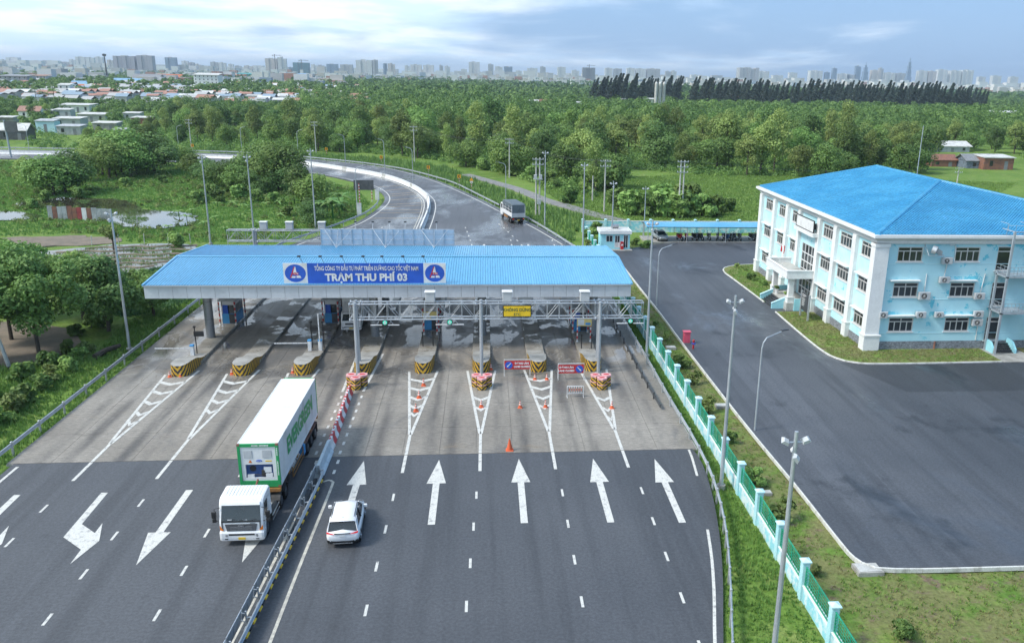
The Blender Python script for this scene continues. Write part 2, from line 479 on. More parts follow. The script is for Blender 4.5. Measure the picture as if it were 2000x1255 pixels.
# --- asphalt
def asphalt(name, base, base2, wet=0.0, bands=False):
    m,t,b=newmat(name); v=pos(t)
    big=noise(t,v,.06,5,.55); mid=noise(t,v,.5,5,.6); fine=noise(t,v,26,3,.7)
    col=mixc(t,rng_(t,big,.35,.65),base,base2)
    tr=noise(t,v,.9,5,.6,st=(1.0,.035,1))            # long wheel tracks
    col=mixc(t,ma(t,'MULTIPLY',rng_(t,tr,.45,.68),.5),col,tuple(x*.62 for x in base))
    if bands:      # paver passes side by side, and old patches
        sx=N(t,'ShaderNodeSeparateXYZ'); t.links.new(v,sx.inputs[0])
        wn_=N(t,'ShaderNodeTexWhiteNoise'); wn_.noise_dimensions='1D'
        t.links.new(ma(t,'FLOOR',ma(t,'DIVIDE',ma(t,'ADD',sx.outputs[0],ma(t,'MULTIPLY',noise(t,v,.3,2,.5),.5)),3.9)),wn_.inputs['W'])
        col=mixc(t,1.0,col,rng_(t,wn_.outputs['Value'],0,1,.78,1.28,False),'MULTIPLY')
        # newer, darker strip laid in front of the office end wall
        ey=ma(t,'ADD',sx.outputs[1],ma(t,'MULTIPLY',noise(t,v,.5,3,.6),.6))
        strip_=ma(t,'MULTIPLY',ma(t,'MULTIPLY',rng_(t,ey,69.4,69.7),rng_(t,ey,78.2,77.9)),rng_(t,ma(t,'ADD',sx.outputs[0],ma(t,'MULTIPLY',ey,.35)),61.2,61.6))
        col=mixc(t,ma(t,'MULTIPLY',strip_,.6),col,(.03,.033,.038))
        rag=noise(t,v,.07,5,.6,st=(1.3,.5,1))
        col=mixc(t,ma(t,'MULTIPLY',rng_(t,rag,.5,.6),.3),col,(.036,.041,.05))
        pt=noise(t,v,.13,6,.6,st=(1,.7,1),dist=.3)
        col=mixc(t,ma(t,'MULTIPLY',rng_(t,pt,.58,.67),.75),col,(.026,.03,.036))
    pale=noise(t,v,.35,5,.65,st=(1,.12,1))
    col=mixc(t,ma(t,'MULTIPLY',rng_(t,pale,.56,.75),.35),col,tuple(min(1,x*1.7) for x in base))
    grit=noise(t,v,5.5,4,.75)
    col=mixc(t,1.0,col,rng_(t,grit,.28,.75,.74,1.28),'MULTIPLY')
    blot=noise(t,v,1.1,5,.7)
    col=mixc(t,ma(t,'MULTIPLY',rng_(t,blot,.58,.72),.45),col,tuple(x*.55 for x in base))
    col=mixc(t,1.0,col,rng_(t,fine,.25,.8,.8,1.2),'MULTIPLY')
    sp=N(t,'ShaderNodeTexVoronoi'); sp.inputs['Scale'].default_value=5.0
    t.links.new(v,sp.inputs['Vector'])
    col=mixc(t,ma(t,'MULTIPLY',rng_(t,sp.outputs['Distance'],.05,.03),.22),col,(.3,.3,.29))
    t.links.new(col,b.inputs['Base Color'])
    wetn=noise(t,v,.11,6,.62,st=(1,.45,1),dist=.4)
    lo=.62-wet
    r1=rng_(t,wetn,lo,lo+.16)
    rr_=mixc(t,r1,(.62,.62,.62),(.2,.2,.2))
    t.links.new(rr_,b.inputs['Roughness'])
    bump(t,b,fine,.35,.012)
    return m
M['asphalt']=asphalt('road_asphalt',(.066,.071,.08),(.084,.089,.098),0.05)
M['asphalt_wet']=asphalt('damp_asphalt',(.085,.091,.102),(.115,.121,.132),.16)
M['asphalt_yard']=asphalt('yard_asphalt',(.06,.066,.076),(.083,.089,.1),.09,bands=True)
GR=[(15.04,58.69),(15.14,55.53),(14.71,51.15),(13.82,45.76),(12.72,40.77),(11.27,35.21),(8.5,24),(5,12)]
mb=MB()
gr=crom(GR,1.5)
edge=[(-33.0,12)]+[(-32.6,40),(-32.5,58.12)]+[(15.0,58.12)]+[p for p in gr if p[1]<58]
mb.prism([(x,y,-.6) for x,y in edge[::-1]],(0,0,.6))
road=mb.build('approach_road',M['asphalt'],org=(0,40,0)); tag(road,'wide dark asphalt approach before the toll plaza','road',kind='structure')
mb=MB()
def strip(mb,a,b,z0=-.6,z1=0.0):
    """sheet between two curves resampled to the same count"""
    def rs(c,n):
        c=np.array(c); d=np.r_[0,np.cumsum(np.hypot(*np.diff(c,axis=0).T))]; u=np.linspace(0,d[-1],n)
        return np.stack([np.interp(u,d,c[:,0]),np.interp(u,d,c[:,1])],-1)
    n=160; A=rs(a,n); B=rs(b,n)
    for i in range(n-1):
        mb.prism([(*A[i],z0),(*B[i],z0),(*B[i+1],z0),(*A[i+1],z0)],(0,0,z1-z0))
mb=MB(); n=190
def rs(c,n):
    c=np.array(c); d=np.r_[0,np.cumsum(np.hypot(*np.diff(c,axis=0).T))]; u=np.linspace(0,d[-1],n)
    return np.stack([np.interp(u,d,c[:,0]),np.interp(u,d,c[:,1])],-1)
A=rs(inner_c,n); Mm=rs(median_c,n); B=rs(outer_c,n)
vs=[];fs=[]
for i in range(n):
    vs+=[(*A[i],-.6),(*A[i],0),(*Mm[i],0.0),(*B[i],0),(*B[i],-.6)]
for i in range(n-1):
    for k in range(4): fs.append((i*5+k,i*5+k+1,i*5+k+6,i*5+k+5))
mb.add(vs,[f[::-1] for f in fs])
bend=mb.build('bend_road',M['asphalt_wet'],org=(0,150,0)); tag(bend,'damp grey road bending left beyond the toll canopy','road',kind='structure')

# --- concrete apron made of slabs
m,t,b=newmat('apron_concrete'); v=pos(t)
sp3=N(t,'ShaderNodeSeparateXYZ'); t.links.new(v,sp3.inputs[0])
big=noise(t,v,.09,5,.6); mid=noise(t,v,.7,6,.65,st=(.45,1.3,1)); fine=noise(t,v,14,4,.7)
col=mixc(t,rng_(t,big,.35,.68),(.225,.203,.172),(.31,.283,.243))
# wheel tracks: two dark bands in every lane
lane=ma(t,'MODULO',ma(t,'ADD',sp3.outputs[0],27.45+53),5.3)
d1=ma(t,'ABSOLUTE',ma(t,'SUBTRACT',lane,1.85)); d2=ma(t,'ABSOLUTE',ma(t,'SUBTRACT',lane,3.55))
wob=noise(t,v,.5,4,.6,st=(1,.12,1))
track=ma(t,'MULTIPLY',ma(t,'MAXIMUM',rng_(t,d1,.75,.05),rng_(t,d2,.75,.05)),rng_(t,wob,.34,.66))
col=mixc(t,ma(t,'MULTIPLY',track,.85),col,(.085,.08,.075))
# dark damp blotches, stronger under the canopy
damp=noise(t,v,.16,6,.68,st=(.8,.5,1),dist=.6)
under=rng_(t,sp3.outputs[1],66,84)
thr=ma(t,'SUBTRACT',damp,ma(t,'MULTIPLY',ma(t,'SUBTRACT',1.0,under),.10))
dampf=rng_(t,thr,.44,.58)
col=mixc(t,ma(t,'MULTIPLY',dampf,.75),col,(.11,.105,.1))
stain=rng_(t,mid,.55,.75)
col=mixc(t,ma(t,'MULTIPLY',stain,.5),col,(.14,.125,.105))
brown=rng_(t,noise(t,v,.22,6,.7,st=(.6,1.2,1)),.6,.74)
col=mixc(t,ma(t,'MULTIPLY',brown,.55),col,(.22,.165,.105))
col=mixc(t,1.0,col,rng_(t,noise(t,v,3.2,5,.72,st=(.7,1.6,1)),.25,.75,.72,1.22),'MULTIPLY')
col=mixc(t,1.0,col,rng_(t,fine,.2,.8,.8,1.15),'MULTIPLY')
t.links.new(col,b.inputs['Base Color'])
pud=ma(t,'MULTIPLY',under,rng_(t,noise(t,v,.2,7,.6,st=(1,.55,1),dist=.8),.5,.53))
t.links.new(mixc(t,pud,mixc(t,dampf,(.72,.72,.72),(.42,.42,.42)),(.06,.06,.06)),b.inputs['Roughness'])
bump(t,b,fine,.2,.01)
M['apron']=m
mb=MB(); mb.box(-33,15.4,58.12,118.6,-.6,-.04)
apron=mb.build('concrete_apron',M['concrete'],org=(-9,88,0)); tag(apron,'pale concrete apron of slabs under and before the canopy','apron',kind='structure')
xs=[-33,-30.1]+[-27.45+5.3*k+e for k in range(7) for e in (0,2.65)]+[9.65,12.4,15.3]
ys=[58.16,63.2,68.3,73.3,78.2,83.2,88.2,93.2,98.2,103.2,108.2,113.4,118.5]
for i in range(len(xs)-1):
    for j in range(len(ys)-1):
        x0,x1,y0,y1=xs[i]+.012,xs[i+1]-.012,ys[j]+.014,ys[j+1]-.014
        dz=random.uniform(-.003,.003); mb=MB()
        mb.box(x0,x1,y0,y1,-.05,.002+dz); mb.build('concrete_slab',M['apron'],apron)

# --- office yard asphalt
KY=[(19.73,124),(19.88,109.7),(20.1,96.8),(20.16,84.6),(20.3,71.4),(20.5,60.4),(20.8,51.5),(20.9,44.4),(21.05,42.4),(21.6,41.55),(22.8,41.25),(30.4,41),(60,40.6),(95,40)]
yard_poly=KY+[(95,142),(46,142.3),(32,141.6),(27,140),(23.2,136.2),(17.3,134.4),(17.3,128),(19.5,126.2)]
mb=MB(); mb.prism([(x,y,-.5) for x,y in yard_poly],(0,0,.5))
yard=mb.build('office_yard',M['asphalt_yard'],org=(40,90,0)); tag(yard,'dark asphalt yard in front of the blue roofed office','yard',kind='structure')
mb=MB(); mb.box(26.3,48,141.5,147.6,-.3,.035); sl_=mb.build('parking_slab',M['concrete'],org=(36,144,0)); tag(sl_,'concrete strip under the parking shed','pavement',kind='structure')
# gravel track beyond the fence
pth=crom([(-6,243),(1.9,225),(7.3,211.8),(12.4,194),(17.1,183.2),(21.7,172),(27,163),(34,158),(60,156),(95,157)],2)
mb=MB(); mb.sweep([(x,y,-.1) for x,y in pth],[(-1.7,-.3),(1.7,-.3),(1.7,.02),(-1.7,.02)])
M['gravel']=pm('grey_gravel',(.2,.2,.2),.9,c2=(.27,.26,.24),sc_=.6,bmp=.5,bsc=8,grime=.2)
o=mb.build('gravel_path',M['gravel'],org=(10,200,-.1)); tag(o,'narrow grey gravel track behind the fence','path',kind='structure')
mb=MB(); mb.prism([(x,y,-.5) for x,y in [(-62,74),(-46.5,77),(-40.8,82),(-40.2,87),(-43,92),(-49,95),(-62,96)]],(0,0,.36))
M['dirt']=pm('brown_dirt',(.22,.175,.13),.95,c2=(.16,.135,.1),sc_=.5,bmp=.4,bsc=6,grime=.2)
o=mb.build('dirt_track',M['dirt'],org=(-45,84,0)); tag(o,'bare brown dirt path under the roadside trees','path',kind='structure')

# --- water: pond, flooded plots
m,t,b=newmat('pond_water'); v=pos(t)
col=mixc(t,rng_(t,noise(t,v,.12,4,.6),.4,.65),(.035,.034,.022),(.06,.055,.035))
t.links.new(col,b.inputs['Base Color']); b.inputs['Roughness'].default_value=.03; b.inputs['Specular IOR Level'].default_value=.9
bump(t,b,noise(t,v,3,3,.5,st=(1,.6,1)),.06,.02)
M['water']=m
def blob(pts, z0, z1, name, mt, lab, cat='water', jit=.6, kind='structure'):
    c=crom(pts+[pts[0]],1.5)[:-1]; rr=random.Random(len(pts)*7+int(pts[0][0]))
    mb=MB(); mb.prism([(x+rr.uniform(-jit,jit),y+rr.uniform(-jit,jit),z0) for x,y in c],(0,0,z1-z0))
    o=mb.build(name,mt); tag(o,lab,cat,kind=kind); return o
blob([(-88,192),(-74,188),(-66,176),(-57,172),(-52,163),(-54,155),(-62,156),(-68,164),(-76,176),(-92,180)],-.6,-.11,'pond',M['water'],'brown pond with grassy islets left of the road','pond')
blob([(-96,172),(-86,171),(-80,165),(-88,160),(-100,158),(-110,165)],-.6,-.11,'pond',M['water'],'small pond at the left edge beyond the tin fence','pond')
blob([(-58,139),(-48,140),(-42,133),(-43,126),(-47,119.5),(-53,117),(-60,124),(-66,132)],-.6,-.11,'flooded_plot',M['water'],'shallow flooded vegetable plot with earth ridges','water',jit=.3)
blob([(96,222),(108,228),(118,222),(116,206),(104,196),(94,204)],-.6,-.11,'pond',M['water'],'small pond behind the office near the shacks','pond')
blob([(-76,145),(-67,147),(-59,144.5),(-58,140.5),(-66,138),(-77,139)],-.5,-.12,'mud_flat',M['dirt'],'bare muddy ground beside the flooded plot','ground',jit=.8)
# ridges in the flooded plot
for i,(yy,x0,x1) in enumerate([(121,-56,-46),(124,-60,-44),(127,-62,-43),(130,-63,-43),(133.4,-63,-43),(136.5,-60,-45)]):
    mb=MB(); n=16
    pts=[(x0+(x1-x0)*k/n,yy+.5*math.sin(k*1.3+i)+(k/n)*2.2,-.14) for k in range(n+1)]
    mb.sweep(pts,[(-.55,-.1),(-.3,.12),(.25,.14),(.5,-.1)])
    o=mb.build('earth_ridge',M['dirt']); tag(o,None,None,kind='structure')

# --- kerbs (pieces) round the yard and the office lawn
def kerb_run(name, lab, pts, wd=.16, h=.13, step=1.0, mt='kerb', zb=-.2):
    c=crom(pts,step); root=thing(name,(c[0][0],c[0][1],0),lab,'kerb'); root['kind']='structure'
    for i in range(len(c)-1):
        a=Vector((*c[i],0)); d=Vector((*c[i+1],0)); u=(d-a).normalized()
        mb=MB(); mb.sweep([tuple(a+u*.008+Vector((0,0,zb))),tuple(d-u*.008+Vector((0,0,zb)))],[(-wd/2,0),(wd/2,0),(wd/2,h-zb-.02),(wd/2-.02,h-zb),(-wd/2+.02,h-zb),(-wd/2,h-zb-.02)])
        mb.build('kerb_stone',M[mt],root)
    return root
kerb_run('yard_kerb','pale kerb along the planted strip of the yard',[(x-.1,y) for x,y in KY[:10]]+[(22.8,41.1),(30.4,40.85),(60,40.4)],wd=.12,h=.07,step=1.4)
LAWN1=[(39.8,123.7),(36.65,123),(34.3,121.2),(33.5,118.4),(33.6,114),(33.9,104),(33.95,101.2)]
LAWN2=[(33.9,96.6),(33.75,88),(33.8,82),(34.3,79),(36,77.3),(40,77),(50.7,77.2)]
kerb_run('lawn_kerb','white kerb round the lawn at the far end of the office',LAWN1,step=1.0)
kerb_run('lawn_kerb','white kerb round the lawn at the near corner of the office',LAWN2,step=1.0)
mb=MB(); mb.prism([(x+.08,y+.02,-.2) for x,y in crom(LAWN1,2)]+[(39.8,101.2,-.2)],(0,0,.3))
o=mb.build('lawn',mg); tag(o,'lawn with shrubs beside the office porch','lawn',kind='structure')
mb=MB(); mb.prism([(x+.08,y+.05,-.2) for x,y in crom(LAWN2,2)]+[(50.7,84,-.2),(40,84,-.2),(40,96.6,-.2)],(0,0,.3))
o=mb.build('lawn',mg); tag(o,'patchy lawn round the near corner of the office','lawn',kind='structure')
mb=MB(); mb.box(54.8,72,77.2,82,-.2,.1); o=mb.build('lawn',mg); tag(o,'lawn right of the fire stair at the office','lawn',kind='structure')
mb=MB(); mb.box(50.8,54.7,77.1,82,-.2,.07); o=mb.build('paving',M['concrete']); tag(o,'concrete paving before the fire stair door','pavement',kind='structure')

# ------------------------------------------------------------------ painted markings (parts of the road sheets)
ZM=.014
def quad_line(a,b,wd,name,parent,mt='white_mark',z=ZM):
    a=Vector((*a[:2],0)); b_=Vector((*b[:2],0)); u=(b_-a).normalized(); s=Vector((-u.y,u.x,0))*wd/2
    mb=MB(); mb.prism([tuple(p+Vector((0,0,z-.006))) for p in (a-s,b_-s,b_+s,a+s)][::-1],(0,0,.006)); return mb.build(name,M[mt],parent)
def curve_line(pts,wd,name,parent,mt='white_mark',z=ZM):
    mb=MB(); mb.sweep([(x,y,z-.006) for x,y in pts],[(-wd/2,0),(wd/2,0),(wd/2,.006),(-wd/2,.006)]); return mb.build(name,M[mt],parent)
ISX=[-27.45+5.3*k for k in range(8)]
ISX=[-27.4,-22.1,-16.75,-11.4,-5.95,-0.65,4.6,9.75]
for X in (-27.45,-21.85,-16.65):
    for k in range(7): 
        if not(X<-27 and k>4): quad_line((X,51.9-.55-4.1*k+(.4 if X>-25 else 0)-.5),(X,51.9-.55-4.1*k+(.4 if X>-25 else 0)+.5),.15,'lane_dash',road)
for X0,X1 in ((-6.2,-6.33),(-.86,-1.25),(4.77,4.75),(10.08,10.08)):
    for k in range(7):
        x=X0+(X1-X0)*k/3; y=51.6-4.15*k; quad_line((x,y-.5),(x,y+.5),.15,'lane_dash',road)
def arrow_up(x,y0,y1,hw=.64,sw=.22,hl=3.75,flip=False,lean=0):
    t_,tail=(y1,y0)
    if not flip: P=[(x-sw,y0),(x+sw,y0),(x+sw+lean,y1-hl),(x+hw+lean,y1-hl),(x+lean,y1),(x-hw+lean,y1-hl),(x-sw+lean,y1-hl)]
    else: P=[(x-sw,y1),(x-sw,y0+hl),(x-hw,y0+hl),(x,y0),(x+hw,y0+hl),(x+sw,y0+hl),(x+sw,y1)][::1]
    mb=MB(); mb.prism([(a,b,ZM-.006) for a,b in P],(0,0,.006)); mb.build('direction_arrow',M['white_mark'],road)
for x,y in ((-8.8,57.3),(-3.55,57.2),(2.1,57.05),(7.42,56.8),(11.85,56.5)): arrow_up(x,y-9.35,y)
arrow_up(-19.42,44.3,53.4,flip=True,hl=3.6)
arrow_up(-13.75,44.2,53.3,flip=True,hl=3.6)
def turn_arrow(ox):
    P=[(-24.86,53.34),(-24.45,53.32),(-24.32,49.2),(-23.11,48.05),(-23.16,49.25),(-22.49,47.12),(-23.02,44.65),(-23.1,46.19),(-24.7,47.68)]
    mb=MB(); mb.prism([(a+ox,b,ZM-.006) for a,b in P][::-1],(0,0,.006)); mb.build('direction_arrow',M['white_mark'],road)
turn_arrow(0); turn_arrow(-5.3)
quad_line((-32.0,57.6),(-31.95,30),.2,'edge_line',road)
curve_line(crom([(14.7,58),(14.62,56.6),(14.3,53.6)],1),.17,'edge_line',road)
curve_line(crom([(13.2,46.2),(12.63,42.9),(11.85,39.3),(10.84,35.2),(8.2,24),(5,13)],1),.17,'edge_line',road)
# median lines of the approach
curve_line(crom([(-12.05,54.4),(-11.9,48.3),(-12.1,42.4),(-12.35,36.9),(-12.8,26),(-13,16)],2),.17,'median_line',road,'cream_mark')
curve_line(crom([(-11.05,54.1),(-10.75,54.35),(-10.45,54.1),(-10.38,53),(-10.5,44.4),(-10.55,36.8),(-10.6,26),(-10.6,16)],.8),.17,'median_line',road,'cream_mark')
for k in range(10):
    y=70.2-1.62*k
    if y>58.3:
        for a,xx in ((-12.35,-12.1),(-10.68,-10.6)): quad_line((a,y-.3),(a,y+.3),.18,'median_dash',apron,'white_mark')
    else:
        for a in (-12.08,-10.58): quad_line((a,y-.3),(a,y+.3),.18,'median_dash',road,'white_mark')
for k,X in enumerate(ISX):
    if k==3:
        curve_line([(-12.45,71.5),(-12.6,81.5)],.22,'island_line',apron); curve_line([(-10.7,71.5),(-10.2,82)],.22,'island_line',apron); continue
    hw=1.28
    yA={0:61.3,1:61.9,2:61.9,4:61.9,5:61.8,6:62,7:62.2}[k]
    for s in (-1,1): quad_line((X+s*.06,yA),(X+s*hw,77.6 if s>0 and k<3 else 76.6),.22,'island_line',apron)
    if k==7:
        pass
    quad_line((X,58.2),(X,yA-.05),.22,'island_line',apron)
    quad_line((X,55.2),(X,58.1),.22,'island_line',road)
    ylist={0:(74.3,72,69.6,67.2,65.2),1:(74.3,72,69.6,67.4),2:(74.2,72),4:(74.2,71.9,69.6,67.6,66),5:(69.3,67),6:(73.9,71.7,69.4,67.2),7:(68.8,66.4,64.4)}[k]
    for y in ylist:
        wv=hw*(y-yA)/(76.6-yA)-.06
        if wv<.12: continue
        for s in (-1,1):
            mb=MB(); P=[(X,y-.62),(X+s*wv,y),(X+s*wv,y+.55),(X,y-.07)]
            if s<0: P=P[::-1]
            mb.prism([(a,b_,ZM-.006) for a,b_ in P],(0,0,.006)); mb.build('chevron',M['white_mark'],apron)
# bend road lines
def offset(c,d):
    o=[]
    for i,p in enumerate(c):
        a=Vector(c[min(i+1,len(c)-1)])-Vector(c[max(i-1,0)]); a.normalize(); o.append((p[0]+a.y*d,p[1]-a.x*d))
    return o
curve_line([p for p in offset(outer_c,-1.3)],.2,'edge_line',bend)
curve_line([p for p in offset(inner_c,1.1)],.2,'edge_line',bend)
curve_line([p for p in offset(median_c,1.3)],.18,'median_line',bend)
curve_line([p for p in offset(median_c,-1.0)],.18,'median_line',bend)
curve_line([p for p in offset(median_c,-1.45)][:60],.14,'median_line',bend,'cream_mark')
def dashes_along(c, step, ln, s0, s1, parent, wd=.2):
    c=np.array(c); d=np.r_[0,np.cumsum(np.hypot(*np.diff(c,axis=0).T))]; s=s0
    while s<min(s1,d[-1]-2):
        f=lambda u:(np.interp(u,d,c[:,0]),np.interp(u,d,c[:,1]))
        quad_line(f(s),f(s+ln),wd,'lane_dash',parent); s+=step
c1=[]; c2=[]; c3=[]
for i in range(n):
    mx_,my_=Mm[i]; ox_,oy_=B[i]
    c1.append((mx_+(ox_-mx_)*.36,my_+(oy_-my_)*.36)); c2.append((mx_+(ox_-mx_)*.68,my_+(oy_-my_)*.68))
    c3.append((A[i][0]+(mx_-A[i][0])*.5,A[i][1]+(my_-A[i][1])*.5))
dashes_along(c1,4.1,1.1,8,175,bend); dashes_along(c2,4.1,1.1,8,95,bend); dashes_along(c3,4.1,1.1,12,170,bend)
for X,yy in ((4.0,0),(10.9,0)):
    for k in range(6): quad_line((X-.02*k,122+4.1*k),(X-.02*k,123.1+4.1*k),.2,'lane_dash',bend)
for X in (-8.6,-.5,6.6,12.2):
    y=139.8; P=[(X-.2,131),(X+.2,131),(X+.2,136.2),(X+.62,136.2),(X,y),(X-.62,136.2),(X-.2,136.2)]
    mb=MB(); mb.prism([(a,b_,ZM-.006) for a,b_ in P],(0,0,.006)); mb.build('direction_arrow',M['white_mark'],bend)
ic=np.array(offset(inner_c,1.2)); mc=np.array(offset(median_c,-1.1))
for yy in (166.5,170.5,175,180,184.8,189.7,195,200,205.5,211.5):
    a=ic[np.argmin(abs(ic[:,1]-yy))]; c=mc[np.argmin(abs(mc[:,1]-(yy+(yy-166)*.12)))]
    quad_line(tuple(a),tuple(c),.3,'rumble_line',bend,'orange_mark')
# ================================================================== toll plaza
ORD=['first','second','third','fourth','fifth','sixth','seventh','eighth','ninth','tenth','eleventh','twelfth','thirteenth','fourteenth','fifteenth','sixteenth','seventeenth','eighteenth','nineteenth','twentieth']
def stripes(name, c1, c2, period=.34, slope=1.15, obj=True, axis='v'):
    m,t,b=newmat(name); v=obc(t); s=N(t,'ShaderNodeSeparateXYZ'); t.links.new(v,s.inputs[0])
    if axis=='v':   # chevron on the nose, raking bands along the flanks
        u=ma(t,'SUBTRACT',ma(t,'ADD',ma(t,'ABSOLUTE',s.outputs[0]),ma(t,'MULTIPLY',s.outputs[1],.8)),ma(t,'MULTIPLY',s.outputs[2],1/slope))
        u=ma(t,'ADD',u,20*period)
    elif axis=='z': u=ma(t,'ADD',s.outputs[2],0)
    else: u=ma(t,'SUBTRACT',ma(t,'ADD',s.outputs[2],10*period),ma(t,'MULTIPLY',ma(t,'ABSOLUTE',s.outputs[0]),.7))
    f=ma(t,'LESS_THAN',ma(t,'MODULO',u,period),period*.5)
    col=mixc(t,f,c1,c2); d=noise(t,v,5,5,.65)
    col=mixc(t,1.0,col,rng_(t,d,.25,.8,.65,1.12),'MULTIPLY')
    t.links.new(col,b.inputs['Base Color']); b.inputs['Roughness'].default_value=.6
    return m
YEL=(.68,.40,.03); BLK=(.035,.035,.038)
M['hazard']=stripes('hazard_chevrons',YEL,BLK,.46)
M['hazard_drum']=stripes('drum_chevrons',YEL,BLK,.3,1,axis='d')
M['redwhite']=stripes('red_white_bands',(.6,.05,.05),(.74,.74,.72),.5,axis='z')
M['redwhite_s']=stripes('red_white_bands_small',(.6,.05,.05),(.74,.74,.72),.62,axis='z')
# corrugated blue roof sheet
m,t,b=newmat('blue_roof_sheet'); v=pos(t)
col=mixc(t,rng_(t,noise(t,v,.12,5,.6,st=(1,.3,1)),.35,.7),(.105,.36,.57),(.15,.42,.63))
col=mixc(t,ma(t,'MULTIPLY',rng_(t,noise(t,v,.7,6,.7,st=(1,.15,1)),.55,.8),.3),col,(.25,.46,.68))
col=mixc(t,ma(t,'MULTIPLY',rng_(t,noise(t,v,1.3,6,.7,st=(1,.08,1)),.54,.75),.35),col,(.06,.2,.36))
col=mixc(t,1.0,col,rng_(t,noise(t,v,6,4,.6,st=(2,.2,1)),.2,.8,.8,1.1),'MULTIPLY')
t.links.new(col,b.inputs['Base Color']); b.inputs['Roughness'].default_value=.38
M['blueroof']=m
M['fascia']=pm('fascia_aluminium',(.62,.65,.68),.45,.15,c2=(.54,.57,.6),sc_=.5,grime=.06)
M['signback']=pm('sign_back_panel',(.55,.60,.66),.5,c2=(.48,.53,.6),sc_=.5,grime=.06)
M['soffit']=pm('soffit',(.25,.26,.27),.7)
M['soffit_pale']=pm('pale_soffit',(.68,.69,.7),.6)
M['column']=pm('steel_column',(.34,.36,.38),.35,.5,c2=(.27,.29,.31),sc_=.6,st=(2,2,.3),grime=.1)
CX0,CX1,CYF,CYB,CYR=-31.9,14.05,82.6,102.4,92.3
ZE,ZR,ZB=6.78,7.55,5.5
can=thing('toll_canopy',(-8.9,92.5,0),'wide blue ribbed toll plaza canopy on steel columns','canopy')
for nm,ya,za,yb_,zb_ in (('roof_sheet',CYF-.12,ZE,CYR,ZR),('roof_sheet',CYB+.12,ZE,CYR,ZR)):
    mb=MB(); x=CX0-.05; vs=[]; prof=[]
    while x<CX1+.05:
        prof+=[(x,0),(x+.15,0),(x+.18,.05),(x+.22,.05)]; x+=.25
    for (xx,h) in prof: vs+=[(xx,ya,za+h),(xx,yb_,zb_+h)]
    fs=[(2*i,2*i+2,2*i+3,2*i+1) if ya<yb_ else (2*i,2*i+1,2*i+3,2*i+2) for i in range(len(prof)-1)]
    mb.add(vs,fs); mb.build(nm,M['blueroof'],can)
mb=MB(); mb.prism([(CX0-.1,CYR-.28,ZR+.035),(CX0-.1,CYR,ZR+.09),(CX0-.1,CYR+.28,ZR+.035),(CX0-.1,CYR,ZR+.05)],(CX1-CX0+.2,0,0)); mb.build('ridge_cap',M['blueroof'],can)
for xs_,xe in ((CX0-.12,CX0+.06),(CX1-.06,CX1+.12)):
    mb=MB(); mb.prism([(xs_,CYF-.15,ZE-.05),(xs_,CYR,ZR-.05),(xs_,CYB+.15,ZE-.05),(xs_,CYB+.15,ZE+.1),(xs_,CYR,ZR+.1),(xs_,CYF-.15,ZE+.1)],(xe-xs_,0,0)); mb.build('verge_trim',M['blueroof'],can)
npan=36; wpan=(CX1-CX0)/npan
for i in range(npan):
    for yy,sg in ((CYF,-1),(CYB,1)):
        mb=MB(); mb.box(CX0+i*wpan+.012,CX0+(i+1)*wpan-.012,yy-.05,yy+.05,ZB,ZE-.06); mb.build('fascia_panel',M['fascia'],can)
for xx in (CX0,CX1):
    for j in range(15):
        w_=(CYB-CYF-.1)/15; mb=MB(); mb.box(xx-.04,xx+.04,CYF+.06+j*w_+.012,CYF+.05+(j+1)*w_-.012,ZB,ZE-.06); mb.build('fascia_panel',M['fascia'],can)
mb=MB(); mb.box(CX0+.05,CX1-.05,CYF+.06,CYB-.06,ZB+.12,ZB+.2); mb.build('soffit',M['soffit_pale'],can)
mb=MB(); mb.box(CX0+.02,CX1-.02,CYF-.02,CYF+.02,ZB+.05,ZE-.1); mb.build('fascia_backing',M['steel_dark'],can)
mb=MB(); mb.sweep([(CX0,CYF-.16,ZE-.1),(CX1,CYF-.16,ZE-.1)],[(-.1,.08),(-.08,-.02),(.08,-.02),(.1,.08),(.07,.08),(.06,0),(-.06,0),(-.07,.08)]); mb.build('gutter',M['fascia'],can)
for xx in (-27.85,-11.55,-.6,11.0):
    for yy in (87.35,97.6):
        mb=MB(); mb.cyl((xx,yy,.2),(xx,yy,ZB+.15),.43,.43,20); c=mb.build('column',M['column'],can,smooth=False)
        for zz in (2.2,4.0): mb=MB(); mb.cyl((xx,yy,zz),(xx,yy,zz+.03),.437,.437,20,False); mb.build('seam',M['steel_dark'],c)
